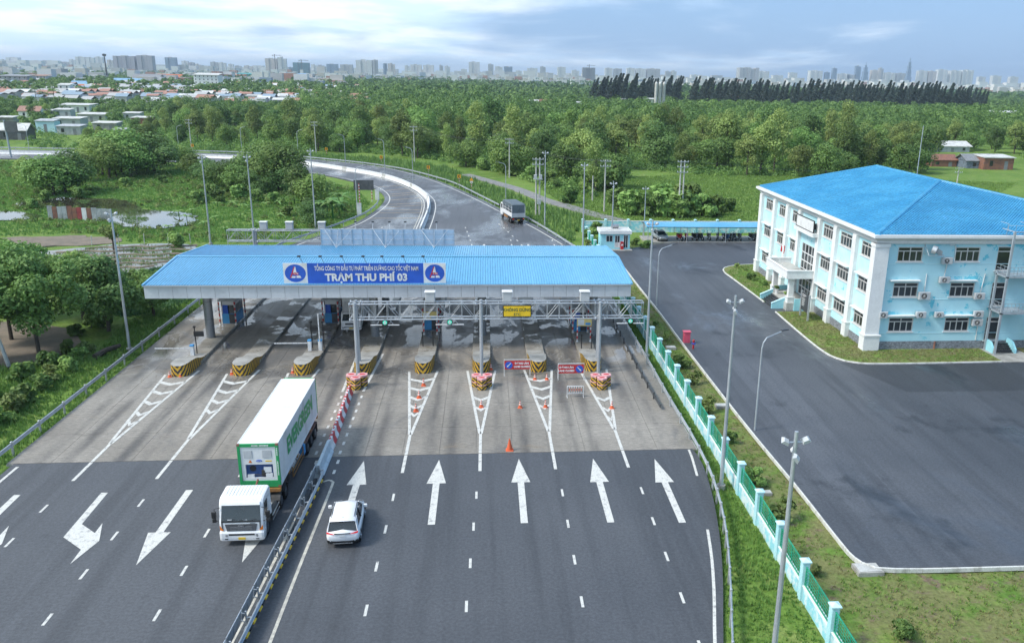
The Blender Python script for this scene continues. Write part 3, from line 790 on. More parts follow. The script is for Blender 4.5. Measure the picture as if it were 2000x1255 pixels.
# islands
def island(k):
    X=ISX[k]; o=thing('toll_island',(X,76,0),'','toll island','toll islands')
    lb=['raised toll island at the far left, with a black display panel','bare raised toll island, second from the left','raised toll island behind the container truck, with two barrier boxes','raised toll island behind the leftmost gantry post','raised toll island carrying a yellow board, right of the leftmost gantry post','raised toll island right behind the middle gantry post','raised toll island between the two red closed boards','raised toll island at the far right behind the right gantry post']
    o['label']=lb[k]
    hw=.88
    mb=MB(); mb.bbox(X-hw,X+hw,79.5,112,-.1,.27,.04); mb.build('island_base',M['concrete_w'],o)
    secs=[(75.95,.30,1.0),(76.12,.58,1.05),(76.5,.76,1.08),(77.3,.84,1.06),(78.2,.86,.98),(79.0,.87,.8),(79.8,.87,.55),(80.7,.87,.36),(81.8,.87,.29)]
    vs=[];n_=len(secs)
    for (y,h_,z) in secs: vs+=[(X-h_,y,-.1),(X-h_*.96,y+.02,z),(X+h_*.96,y+.02,z),(X+h_,y,-.1)]
    side=MB(); side.add(vs,[(0,3,2,1)]+[(4*i,4*i+1,4*i+5,4*i+4) for i in range(n_-1)][::1]+[(4*i+2,4*i+3,4*i+7,4*i+6) for i in range(n_-1)])
    nose=side.build('hazard_nose',M['hazard'],o)
    top=MB(); tv=[]
    for (y,h_,z) in secs: tv+=[(X-h_*.96,y+.02,z+.005),(X+h_*.96,y+.02,z+.005)]
    top.add(tv,[(2*i,2*i+1,2*i+3,2*i+2) for i in range(n_-1)]); top.build('nose_top',M['concrete'],nose)
    return o
m,t,b=newmat('island_concrete'); v=pos(t)
col=mixc(t,rng_(t,noise(t,v,.5,6,.65),.35,.65),(.33,.31,.27),(.2,.185,.16))
col=mixc(t,rng_(t,noise(t,v,.9,6,.7),.5,.7),col,(.2,.16,.1))
t.links.new(col,b.inputs['Base Color']); t.links.new(rng_(t,noise(t,v,.45,6,.6),.52,.58,.7,.12),b.inputs['Roughness']); bump(t,b,noise(t,v,18,4,.6),.2)
M['concrete_w']=m
for k in range(8): island(k)

# roof sign
LOGO_R=(.5,.04,.12)
def logo_panel(root,x0,x1,y,z0,z1):
    mb=MB(); mb.box(x0,x1,y-.04,y+.04,z0,z1); p=mb.build('logo_panel',M['white'],root)
    cx,cz=(x0+x1)/2,(z0+z1)/2; rx,rz=(x1-x0)*.44,(z1-z0)*.44
    L=WL[p.name]
    def flat(name,pts,mt,dy):
        mb=MB(); mb.prism([(cx+a*rx,y-.04-dy,cz+b_*rz) for a,b_ in pts],(0,-.006,0)); mb.build(name,mt,p)
    el=[(math.cos(2*PI*i/28),math.sin(2*PI*i/28)) for i in range(28)]
    flat('emblem_disc',el,M['blue'],.002)
    flat('emblem_peak',[(-.16,-.12),(.28,-.12),(.2,.12),(.12,.1),(.04,.75),(-.04,.75),(-.2,.12)],M['white'],.012)
    flat('emblem_foot',[(-.42,-.52),(-.02,-.52),(.02,-.32),(-.34,-.32)],M['white'],.012)
    flat('emblem_foot',[(.08,-.52),(.55,-.52),(.44,-.26),(.1,-.26)],M['white'],.012)
    flat('emblem_stroke',[(-.55,-.5),(-.42,-.5),(-.02,.74),(-.1,.78)],M['red'],.014)
    text_mesh('emblem_letters','VEC',.34,M['red'],p,(cx+.02-L.x,y-.06-L.y,cz-.06-L.z),(PI/2,0,0),.012)
rs_=thing('roof_sign',(-11.6,82.9,6.85),'blue lettered toll station sign between two round emblems on the canopy front','sign')
mb=MB(); mb.box(-16.98,-6.12,82.86,82.94,6.86,8.8); bp=mb.build('board',M['blue'],rs_)
Lr=WL[rs_.name]
logo_panel(rs_,-19.2,-17.0,82.9,6.86,8.8); logo_panel(rs_,-6.1,-4.0,82.9,6.86,8.8)
text_mesh('small_lettering','TỔNG CÔNG TY ĐẦU TƯ PHÁT TRIỂN ĐƯỜNG CAO TỐC VIỆT NAM',.58,M['white'],bp,(-11.45-Lr.x,82.84-Lr.y,8.28-Lr.z),(PI/2,0,0),.013,.535)
text_mesh('large_lettering','TRẠM THU PHÍ 03',.98,M['white'],bp,(-11.5-Lr.x,82.84-Lr.y,7.4-Lr.z),(PI/2,0,0),.042,.98)
for xx in (-18.5,-14,-9.5,-4.8):
    mb=MB(); mb.tube([(xx,82.98,8.6),(xx,84.6,6.95)],.04); mb.build('stay',M['galv'],rs_)
    mb=MB(); mb.box(xx-.04,xx+.04,82.95,83.03,6.75,8.75); mb.build('upright',M['galv'],rs_)
for xx in (-17.6,-15.65,-13.7,-11.7,-9.95,-8.0,-6.1):
    mb=MB(); mb.tube([(xx+.25,82.97,8.8),(xx+.05,82.5,9.5)],.022); a=mb.build('lamp_arm',M['steel_dark'],rs_)
    mb=MB(); mb.box(xx-.12,xx+.16,82.35,82.6,9.48,9.6); mb.build('lamp_head',M['black'],a)
rb=thing('roof_sign',(-11.4,102.1,6.85),'pale framed back of the sign on the far edge of the canopy','sign')
mb=MB(); mb.box(-19.1,-3.85,102.1,102.16,6.9,8.78); mb.build('board',M['signback'],rb)
for i in range(14):
    xx=-19.1+15.25*i/13; mb=MB(); mb.box(xx-.03,xx+.03,102.03,102.09,6.9,8.78); mb.build('frame_bar',M['galv_pole'],rb)
for zz in (6.9,7.5,8.15,8.72):
    mb=MB(); mb.box(-19.1,-3.85,101.98,102.028,zz,zz+.06); mb.build('frame_rail',M['galv_pole'],rb)
for xx in (-17.1,-11.6,-6.1):
    for dx in (-1.5,0,1.5):
        mb=MB(); mb.tube([(xx,100.2,6.98),(xx+dx,101.95,8.7)],.03); mb.build('stay',M['galv'],rb)
for xx in (-15.2,-13.2,-11.3,-9.5,-5.9):
    mb=MB(); mb.tube([(xx,102.2,8.7),(xx,102.6,9.5)],.025); a=mb.build('lamp_arm',M['galv'],rb)
    mb=MB(); mb.box(xx-.14,xx+.14,102.5,102.72,9.48,9.6); mb.build('lamp_head',M['black'],a)

# lattice gantries
def gantry(lab, x0, x1, y, zb, zt, posts, boxes, dep=.9):
    g=thing('lattice_gantry',((x0+x1)/2,y,0),lab,'gantry')
    for yy in (y,y+dep):
        for zz in (zb,zt):
            mb=MB(); mb.cyl((x0,yy,zz),(x1,yy,zz),.066,.066,8); mb.build('chord',M['galv'],g)
    nb=round((x1-x0)/1.12); st=(x1-x0)/nb
    for yy in (y,y+dep):
        for i in range(nb+1):
            xx=x0+i*st+(.05 if i==0 else -.05 if i==nb else 0)
            mb=MB(); mb.cyl((xx,yy,zb),(xx,yy,zt),.026,.026,5); mb.build('strut',M['galv'],g)
            if i<nb:
                a,b_=(zt,zb) if i%2 else (zb,zt)
                mb=MB(); mb.cyl((x0+i*st,yy,a),(x0+(i+1)*st,yy,b_),.026,.026,5); mb.build('brace',M['galv'],g)
    for i in range(0,nb+1,1):
        xx=x0+i*st
        for zz in (zb,zt):
            mb=MB(); mb.cyl((xx,y,zz),(xx,y+dep,zz),.028,.028,5); mb.build('cross_tie',M['galv'],g)
    for xx in posts:
        for yy in (y-.05,y+dep+.05):
            mb=MB(); mb.cyl((xx,yy,0),(xx,yy,zt+.12),.17,.15,12); p=mb.build('post',M['galv_pole'],g)
            mb=MB()
            for zz in (zb,zt): mb.cyl((xx-.5,yy,zz),(xx-.38,yy,zz),.14,.14,8); mb.cyl((xx+.38,yy,zz),(xx+.5,yy,zz),.14,.14,8)
            mb.box(xx-.3,xx+.3,yy-.2,yy+.2,0,.06); mb.build('flange',M['galv'],p)
    for xx in boxes:
        mb=MB(); mb.bbox(xx-.42,xx+.42,y+.1,y+.75,zt+.12,zt+1.0,.03); mb.mat(1); mb.bbox(xx-.48,xx+.48,y+.04,y+.8,zt+1.0,zt+1.08,.03)
        mb.build('equipment_box',[M['galv_box'],M['white']],g)
    return g
M['galv_box']=pm('equipment_grey',(.5,.52,.53),.5,grime=.06)
ga=gantry('steel lattice gantry with green lane arrows in front of the canopy',-12.2,14.15,75.75,5.2,6.62,(-11.7,-.62,10.15),(-5.1,1.75,8.75))
gb=gantry('steel lattice gantry behind the canopy at the left',-31.8,-6.0,109.6,5.9,7.25,(-28.6,-18,-8),(-27.4,-24.3,-20.4))
ysn=thing('lane_sign',(2.6,75.6,5.15),'yellow electronic lane sign with dark lettering on the gantry','sign')
mb=MB(); mb.box(1.42,3.82,75.5,75.58,5.5,6.42); mb.mat(1); mb.box(1.34,3.9,75.57,75.6,5.42,6.5); bd=mb.build('board',[M['yellow'],M['black']],ysn)
M['leaf_text']=pm('dark_green_letter',(.02,.09,.05),.5)
text_mesh('lettering','KHÔNG DỪNG',.40,M['leaf_text'],bd,(2.62-2.6,75.49-75.6,6.08-5.15),(PI/2,0,0),.006,.9)
text_mesh('lettering','ETC',.34,M['leaf_text'],bd,(2.62-2.6,75.49-75.6,5.67-5.15),(PI/2,0,0),.003)
for nm,xx in (('left of the yellow lane sign',-3.4),('nearest the leftmost gantry post',-9.1),('at the right end of the gantry',12.95)):
    o=thing('lane_signal',(xx,75.5,4.4),'round green arrow lane signal '+nm,'traffic light','lane signals')
    mb=MB(); mb.cyl((xx,75.55,4.98),(xx,75.72,4.98),.26,.26,16); h=mb.build('housing',M['steel_dark'],o)
    mb=MB(); mb.cyl((xx,75.53,4.98),(xx,75.549,4.98),.19,.19,16); mb.build('lens',M['greenlamp'],h)
    mb=MB(); mb.prism([(xx+a,75.528,4.98+b_) for a,b_ in ((-.05,.17),(.05,.17),(.05,-.02),(.14,.06),(.14,-.04),(0,-.17),(-.14,-.04),(-.14,.06),(-.05,-.02))],(0,-.01,0)); mb.build('arrow',M['white'],h)
    for s in (-1,1):
        mb=MB(); mb.box(xx+s*.75-.5,xx+s*.75+.5,75.55,75.65,4.72,4.78); mb.build('light_bar',M['white'],o)
        mb=MB(); mb.tube([(xx+s*.75,75.62,4.76),(xx+s*.5,75.62,5.12)],.02); mb.build('bracket',M['galv'],o)

# toll booths
def booth(k,lab,y0=92.4):
    X=ISX[k]; o=thing('toll_booth',(X,y0+1.4,.27),lab,'booth','toll booths')
    x0,x1=X-.7,X+.72; y1=y0+2.9
    mb=MB(); mb.box(x0,x1,y0,y1,.27,1.35); mb.build('lower_wall',M['skyblue_box'],o)
    mb=MB()
    for (a,b_,c,d) in ((x0,x0+.1,y0,y0+.1),(x1-.1,x1,y0,y0+.1),(x0,x0+.1,y1-.1,y1),(x1-.1,x1,y1-.1,y1)): mb.box(a,b_,c,d,1.35,2.75)
    mb.box(x0,x1,y0,y1,2.3,2.75); mb.build('frame',M['white'],o)
    for a,b_,c,d,nm in ((x0+.1,(x0+x1)/2-.05,y0+.02,y0+.05,'p'),((x0+x1)/2+.05,x1-.1,y0+.02,y0+.05,'g'),(x1-.05,x1-.02,y0+.1,y1-.1,'g'),(x0+.02,x0+.05,y0+.1,y1-.1,'g'),(x0+.1,x1-.1,y1-.05,y1-.02,'g')):
        mb=MB(); mb.box(a,b_,c,d,1.36,2.29); mb.build('window_pane',M['blue'] if nm=='p' else M['glass_office'],o)
    mb=MB(); mb.bbox(x0-.25,x1+.25,y0-.3,y1+.3,2.75,2.95,.04); mb.build('roof',M['galv_box'],o)
    mb=MB(); mb.box((x0+x1)/2+.02,x1-.06,y0-.02,y0-.001,.3,1.3); mb.build('dark_panel',M['steel_dark'],o)
    for sx,sy in ((x0-.12,y0-.45),(x1+.08,y0-.45),(x0-.12,y1+.4),(x1+.08,y1+.4)):
        b_=thing('bollard',(sx,sy,.27),'banded post, %s %s corner of booth on %s island'%('near' if sy<y0 else 'far','left' if sx<X else 'right',ORD[k]),'bollard','booth guard posts')
        mb=MB(); mb.cyl((sx,sy,.27),(sx,sy,2.75),.075,.075,10); mb.build('pole',M['redwhite_s'],b_)
        mb=MB(); mb.cyl((sx,sy,.27),(sx,sy,.33),.16,.12,10); mb.build('foot',M['white'],b_)
booth(0,'white and blue toll booth on the far left island'); booth(2,'toll booth beside the white box truck under the canopy')
booth(4,'toll booth behind the left yellow notice board',y0=89.4); booth(7,'toll booth behind the right yellow notice board',y0=88.4)
# notice boards
for k,yy,lab in ((4,87.6,'yellow notice board on banded posts on the fifth island'),(7,84.6,'yellow notice board on banded posts on the far right island')):
    X=ISX[k]; o=thing('notice_board',(X,yy,.27),lab,'sign','yellow notice boards')
    for s in (-1,1):
        mb=MB(); mb.cyl((X+s*.68,yy+.06,.27),(X+s*.68,yy+.06,2.6),.07,.07,10); mb.build('post',M['redwhite_s'],o)
        mb=MB(); mb.cyl((X+s*.68,yy+.06,.27),(X+s*.68,yy+.06,.36),.13,.1,10); mb.build('foot',M['white'],o)
    mb=MB(); mb.box(X-.76,X+.76,yy-.06,yy-.02,1.95,2.75); bd=mb.build('board',M['notice'] if 'notice' in M else M['yellow'],o)
    mb=MB(); mb.box(X-.66,X-.02,yy-.07,yy-.061,2.05,2.64); mb.build('paper',M['white'],bd)
    mb=MB(); mb.box(X+.12,X+.64,yy-.07,yy-.061,2.05,2.3); mb.build('picture',M['skyblue_box'],bd)
# barrier gates
def gate(X,Y,lab,boom):
    o=thing('barrier_gate',(X,Y,.27),lab,'barrier','barrier gates')
    mb=MB(); mb.bbox(X-.17,X+.17,Y-.17,Y+.17,.27,1.22,.03); mb.build('cabinet',M['white'],o)
    mb=MB(); mb.bbox(X-.19,X+.19,Y-.19,Y+.19,1.22,1.36,.04); mb.build('cap',M['skyblue_box'],o)
    if boom=='left':
        mb=MB(); mb.box(X-3.3,X-.2,Y-.26,Y-.21,1.02,1.12); bb=mb.build('boom',M['white'],o)
        for j in range(6):
            mb=MB(); mb.box(X-3.1+j*.5,X-3.04+j*.5,Y-.268,Y-.2,1.01,1.13); mb.build('band',M['galv_box'],bb)
    else:
        mb=MB(); mb.box(X-.05,X+.05,Y-.26,Y-.21,1.0,4.0); bb=mb.build('boom',M['white'],o)
        for j in range(6):
            mb=MB(); mb.box(X-.06,X+.06,Y-.268,Y-.2,1.4+j*.45,1.5+j*.45); mb.build('band',M['galv_box'],bb)
    return o
gate(-27.75,81.3,'white barrier box with lowered boom on the far left island','left')
gate(-17.2,82.6,'white barrier box with lowered boom on the third island','left')
gate(-16.2,82.6,'white barrier box with raised boom on the third island','up')
def display(X,Y,lab,w_=.9):
    o=thing('lane_display',(X,Y,.27),lab,'display','lane displays')
    mb=MB(); mb.cyl((X,Y,.27),(X,Y,2.9),.05,.05,8); mb.build('pole',M['black'],o)
    mb=MB(); mb.bbox(X-.1,X+.8,Y-.12,Y+.06,2.0,2.5,.03); mb.build('screen',M['black'],o)
    mb=MB(); mb.bbox(X-.1,X+.1,Y-.15,Y+.1,2.85,3.0,.03); mb.build('camera_head',M['black'],o)
display(-27.55,81.9,'black display panel on a pole on the far left island')
display(-17.1,83.3,'black display panel on a pole beside the lowered boom')
display(-16.0,83.3,'black display panel on a pole beside the raised boom')
for k,yy,ln in ((4,82.2,'on the fifth island'),(7,80.9,'on the far right island')):
    X=ISX[k]
    for s in (-1,1):
        o=thing('lane_sensor',(X+s*.5,yy+1.4,.27),'thin black sensor post %s, %s one'%(ln,'left' if s<0 else 'right'),'sensor','lane sensor posts')
        mb=MB(); mb.cyl((X+s*.5,yy+1.4,.27),(X+s*.5,yy+1.4,1.6),.05,.05,8); mb.build('post',M['black'],o); mb=MB(); mb.bbox(X+s*.5-.09,X+s*.5+.09,yy+1.3,yy+1.5,1.6,1.75,.02); mb.build('head',M['black'],o)
# crash cushions of three drums
for X,Y,nm in ((-11.4,72.5,'leftmost'),(-.58,72.0,'middle'),(9.9,71.6,'right')):
    o=thing('crash_cushion',(X,Y,0),'cluster of three hazard striped drums before the %s gantry post'%nm,'crash barrier','crash cushions')
    for dx,dy in ((-.48,.52),(.48,.52),(0,-.3)):
        d=thing('drum',(dx,dy,0)); d.parent=o; WL[d.name]=Vector((X+dx,Y+dy,0))
        hexp=[(.46*math.cos(PI/6+PI/3*i),.46*math.sin(PI/6+PI/3*i)) for i in range(6)]
        for zz in (0,.48):
            mb=MB(); mb.prism([(a,b_,zz+.02) for a,b_ in hexp],(0,0,.42)); mb.build('shell',M['hazard_drum'],d,local=True)
            mb=MB(); mb.prism([(a*1.04,b_*1.04,zz+.42) for a,b_ in hexp],(0,0,.08)); mb.build('rim',M['pinkplastic'],d,local=True)
        mb=MB(); mb.prism([(a*1.04,b_*1.04,.96) for a,b_ in hexp],(0,0,.1)); mb.build('lid',M['pinkplastic'],d,local=True)
        mb=MB(); mb.prism([(.26*math.cos(2*PI*i/14),.16*math.sin(2*PI*i/14),1.06) for i in range(14)],(0,0,.02)); mb.build('lid_badge',M['redplastic'],d,local=True)
# lane closed boards
for (xa,ya),(xb,yb_),lab,side,slash in (((1.39,75.18),(3.82,75.08),'red lane closed board with blue disc at its left end',-1,1),((6.21,73.86),(8.62,73.76),'red lane closed board with blue disc at its right end',1,-1)):
    cx=(xa+xb)/2; y=(ya+yb_)/2; o=thing('lane_closed_board',(cx,y,0),lab,'sign','lane closed boards')
    hw=(xb-xa)/2-.04
    mb=MB(); mb.box(cx-hw,cx+hw,y-.03,y+.0,.62,1.42); bd=mb.build('board',M['red'],o)
    for s in (-1,1):
        mb=MB(); mb.tube([(cx+s*hw,y-.1,0),(cx+s*hw,y+.04,1.55)],.025); mb.tube([(cx+s*hw,y+.35,0),(cx+s*hw,y+.04,1.5)],.025); mb.build('leg',M['white'],o)
    mb=MB(); mb.box(cx-hw,cx+hw,y+.01,y+.05,1.5,1.55); mb.build('top_rail',M['white'],o)
    dx=cx+side*(hw-.42)
    mb=MB(); mb.cyl((dx,y-.045,1.02),(dx,y-.031,1.02),.34,.34,20); mb.build('disc',M['blue'],bd)
    a=PI/4*slash
    P=[(-.26,-.035),(.1,-.035),(.1,-.09),(.27,0),(.1,.09),(.1,.035),(-.26,.035)] 
    ang=(-3*PI/4 if slash>0 else -PI/4)
    mb=MB(); mb.prism([(dx+p*math.cos(ang)-q*math.sin(ang),y-.047,1.02+p*math.sin(ang)+q*math.cos(ang)) for p,q in P],(0,-.008,0)); mb.build('disc_arrow',M['white'],bd)
    tx=cx-side*.42
    text_mesh('lettering','ĐÓNG LÀN',.24,M['white'],bd,(tx-cx,-.04,1.18),(PI/2,0,0),.012)
    text_mesh('lettering','LANE CLOSED',.24,M['white'],bd,(tx-cx,-.04,.86),(PI/2,0,0),.012,.92)
o=thing('crowd_barrier',(7.37,69.4,0),'white rack of short rails standing on the closed lane','barrier')
mb=MB(); 
for zz in (.3,.95): mb.box(6.65,8.1,69.38,69.42,zz,zz+.05)
mb.build('rail',M['white'],o)
for j in range(8):
    xx=6.67+j*.2; mb=MB(); mb.box(xx-.02,xx+.02,69.35,69.45,.02 if j in(0,7) else .32,.97); mb.build('bar',M['white'],o)
    if 0<j<7:
        mb=MB(); mb.box(xx-.03,xx+.03,69.34,69.349,.55,.8); mb.build('reflector',M['orange'],o)
for s in (6.67,8.07):
    mb=MB(); mb.box(s-.02,s+.02,69.1,69.7,0,.04); mb.build('foot',M['white'],o)
# traffic cones
def cone_proto(h,r,plain):
    o=thing('traffic_cone',(0,0,0)); 
    mb=MB(); mb.bbox(-r*1.25,r*1.25,-r*1.25,r*1.25,0,.05,.03); mb.build('base',M['orange'],o)
    mb=MB(); mb.cyl((0,0,.05),(0,0,h),r,r*.18,14); mb.build('body',M['orange'],o,local=True)
    if not plain:
        for a,b_ in ((.45,.6),(.75,.87)):
            mb=MB(); mb.cyl((0,0,h*a),(0,0,h*b_),r*(1-.82*a)+.012,r*(1-.82*b_)+.012,14,False); mb.build('band',M['white'],o,local=True)
    return o
cones=[((995.4,878.5),.9,True,'large plain orange cone alone near the concrete edge'),((827.3,753),.66,False,'orange cone nearest the nose of the fifth island'),((818.7,777),.66,False,'middle orange cone of three on the chevrons of the fifth island'),((812.5,803),.66,False,'orange cone farthest down the chevrons of the fifth island'),((940,795),.62,False,'orange cone on the chevrons before the middle gantry post'),((1016,796),.62,False,'orange cone in the closed lane before the left red board'),((1065.5,795),.62,False,'orange cone on the chevrons between the red boards'),((1195,797),.62,False,'orange cone on the chevrons at the far right island'),
 ((724,722),.6,False,'small cone at the nose of the island behind the leftmost gantry post'),((958.6,722),.6,False,'small cone right of the middle gantry post'),((1044.7,741),.55,False,'left of two thin cones below the nose between the red boards'),((1068,741),.55,False,'right of two thin cones below the nose between the red boards'),((1157,743),.55,False,'small cone left of the right crash drums'),
 ((332,736),.55,False,'cone at the left side of the far left island nose'),((353,735),.55,False,'cone before the far left island nose'),((453,731),.55,False,'cone at the left side of the second island nose'),((478,730),.55,False,'cone before the second island nose'),((572,728),.55,False,'cone at the left side of the nose behind the container'),((599,727),.55,False,'cone before the nose behind the container')]
protos={}
for (p,h,pl,lab) in cones:
    g_=G(*p); key=(h,pl)
    if key not in protos:
        o=cone_proto(h,.165*h/.66,pl); protos[key]=o; o.location=(g_.x,g_.y,.005)
    else: o=dup(protos[key],(g_.x,g_.y,.005),rz=random.uniform(0,1.5))
    tag(o,lab,'traffic cone','traffic cones on the plaza')
# red and white plastic barriers
nseg=12
def plas(L,white):
    o=thing('plastic_barrier',(0,0,0))
    mb=MB(); P=[(-.25,0,0),(.25,0,0),(.25,0,.12),(.12,0,.4),(.09,0,.78),(-.09,0,.78),(-.12,0,.4),(-.25,0,.12)]
    mb.prism([(a,-L/2+.02,c) for a,_,c in P],(0,L-.04,0)); mb.build('body',M['white'] if white else M['redplastic'],o,local=True)
    mb=MB(); mb.box(-.05,.05,-.12,.12,.78,.83); mb.build('filler_cap',M['redplastic'] if white else M['white'],o,local=True)
    return o
pr={}
for i in range(nseg):
    f=(i+.5)/nseg; x=-11.75+.3*f; y=71.0-11.9*f; wv=i%2==1
    if wv not in pr: o=pr[wv]=plas(1.0,wv); o.location=(x,y,.005)
    else: o=dup(pr[wv],(x,y,.005))
    o.rotation_euler=(0,0,-.025+random.uniform(-.03,.03))
    tag(o,'%s plastic barrier block, %s of the row from the crash drums'%('white' if wv else 'red',ORD[i]),'barrier','plastic barrier row')
M['jersey']=pm('pale_blue_concrete',(.58,.66,.7),.75,c2=(.48,.55,.58),sc_=1.2,grime=.15,bmp=.15)
for i in range(2):
    y0=58.95-2.15*i; x=-11.45
    mb=MB(); P=[(-.3,0),(.3,0),(.3,.1),(.14,.35),(.1,.95),(-.1,.95),(-.14,.35),(-.3,.1)]
    mb.prism([(x+a,y0-2.1,.004+c) for a,c in P],(0,2.08,0)); o=mb.build('concrete_barrier',M['jersey']); tag(o,'pale concrete barrier '+('next to the plastic barrier row' if i==0 else 'at the end of the steel divider'),'barrier','pale concrete barriers')
# steel divider on the approach
dv=thing('steel_divider',(-11.6,46,0),'grey steel divider fence along the middle of the approach','divider')
dpath=crom([(-11.35,54.6),(-11.45,50),(-11.6,46),(-11.75,42),(-11.9,38),(-12.1,33),(-12.3,27),(-12.4,20),(-12.4,15)],2.0)
wbeam=[(0,.0),(.05,.03),(.05,.1),(0,.14),(0,.18),(.05,.22),(.05,.29),(0,.32),(-.02,.32),(.03,.285),(.03,.225),(-.02,.185),(-.02,.135),(.03,.095),(.03,.035),(-.02,0)]
for i in range(len(dpath)-1):
    a=Vector((*dpath[i],0)); b_=Vector((*dpath[i+1],0)); u=(b_-a).normalized(); s=Vector((u.y,-u.x,0)); s=-s if s.x<0 else s
    mb=MB()
    q=[a+u*.05-s*.32+Vector((0,0,.28)),b_-u*.05-s*.32+Vector((0,0,.28)),b_-u*.05-s*.2+Vector((0,0,1.12)),a+u*.05-s*.2+Vector((0,0,1.12))]
    mb.prism([tuple(p) for p in q],tuple(s*.03)); pn=mb.build('fence_panel',M['galv'],dv)
    mb=MB()
    for f in (.25,.5,.75):
        p=q[0].lerp(q[1],f); p2=q[3].lerp(q[2],f); mb.tube([tuple(p+s*.035),tuple(p2+s*.035)],.012,4)
    mb.tube([tuple(q[3]+s*.02),tuple(q[2]+s*.02)],.03,6); mb.build('panel_rib',M['galv_pole'],pn)
    mb=MB(); mb.tube([tuple(a),tuple(a+Vector((0,0,1.0)))],.05,6); mb.tube([tuple(a+Vector((0,0,.35))),tuple(a-s*.3+Vector((0,0,.5)))],.03,5); mb.tube([tuple(a+Vector((0,0,.62))),tuple(a+s*.28+Vector((0,0,.66)))],.05,6); mb.tube([tuple(a+Vector((0,0,.85))),tuple(a-s*.24+Vector((0,0,.9)))],.03,5); mb.build('post',M['galv'],dv)
    mb=MB(); mb.bbox(a.x-.14,a.x+.14,a.y-.2,a.y+.2,-.01,.05,.02); mb.build('post_foot',M['galv'],dv)
    mb=MB(); mb.sweep([tuple(a+s*.3+Vector((0,0,.42))),tuple(b_+s*.3+Vector((0,0,.42)))],wbeam); mb.build('beam',M['galv'],dv)
    for j in range(4):
        p=a.lerp(b_,(j+.5)/4)+s*.3; mb=MB(); mb.cyl(tuple(p+Vector((0,0,.26))-u*.2),tuple(p+Vector((0,0,.26))+u*.2),.06,.06,8); mb.build('roller',M['yellow'] if j%2 else M['black'],dv)

# ------------------------------------------------------------------ guardrails
def guardrail(lab, pts, step=4.0, mt='galv', zb=.45, post='galv', side=1, name='guardrail', h2=True):
    c=crom(pts,step); root=thing(name,(c[len(c)//2][0],c[len(c)//2][1],0),lab,'guardrail')
    prof=[(side*a,zb+z) for a,z in wbeam]; prof=prof if side>0 else prof[::-1]
    for i in range(len(c)-1):
        mb=MB(); mb.sweep([(*c[i],0),(*c[i+1],0)],prof); mb.build('beam',M[mt],root)
        mb=MB(); x,y=c[i]; mb.bbox(x-.06,x+.06,y-.09,y+.09,-.5,zb+.42,.02); mb.build('post',M[post],root)
    return root
guardrail('galvanised guardrail along the left verge of the toll plaza',[(-33.5,16),(-33.5,40),(-33.45,60),(-33.45,80),(-33.4,102),(-33.3,118),(-32.6,128),(-31.6,137),(-28.1,148),(-25.4,157.5),(-22.9,168.4),(-22.3,182.3),(-23.4,194)],4.0)
guardrail('galvanised guardrail between the approach and the cyan fence',[(15.0,100),(15.0,90),(15.1,78),(15.1,66.8),(15.2,60),(15.1,54),(14.75,50),(14.2,46.2),(13.5,42.7),(12.5,38.5),(11.4,34.2),(8.9,24),(6,13)],3.0,side=-1)
guardrail('dark low guardrail at the right edge of the concrete apron',[(13.95,98),(13.95,90),(13.9,82),(13.95,74),(14.1,66)],2.4,'steel_dark',post='steel_dark',side=-1,zb=.2)
guardrail('long galvanised guardrail on the outer side of the bend',[(15.2,126),(14.7,131),(13.4,136),(11.6,145.1),(7.7,162.6),(2.8,179),(-2.0,196.4),(-7.9,217.2),(-12.8,229),(-20.5,244.5),(-28.7,256.3),(-40.6,268.7),(-58.2,282.5),(-75,292.9),(-94,297),(-130,299),(-175,301.3),(-260,306.3)],4.5,'galv',side=-1)
# white median wall on the bend
m_c=crom([p for p in MEDIAN if p[1]>=149],2.2); mw=thing('median_wall',(-11.4,170,0),'curved white concrete median wall along the bend','wall')
for i in range(len(m_c)-1):
    if m_c[i][0]<-260: break
    mb=MB(); mb.sweep([(*m_c[i],0),(*m_c[i+1],0)],[(-.36,0),(.36,0),(.34,.15),(.17,.42),(.13,1.0),(-.13,1.0),(-.17,.42),(-.34,.15)]); mb.build('wall_block',M['white'] if i%9 else M['concrete_pale'],mw)
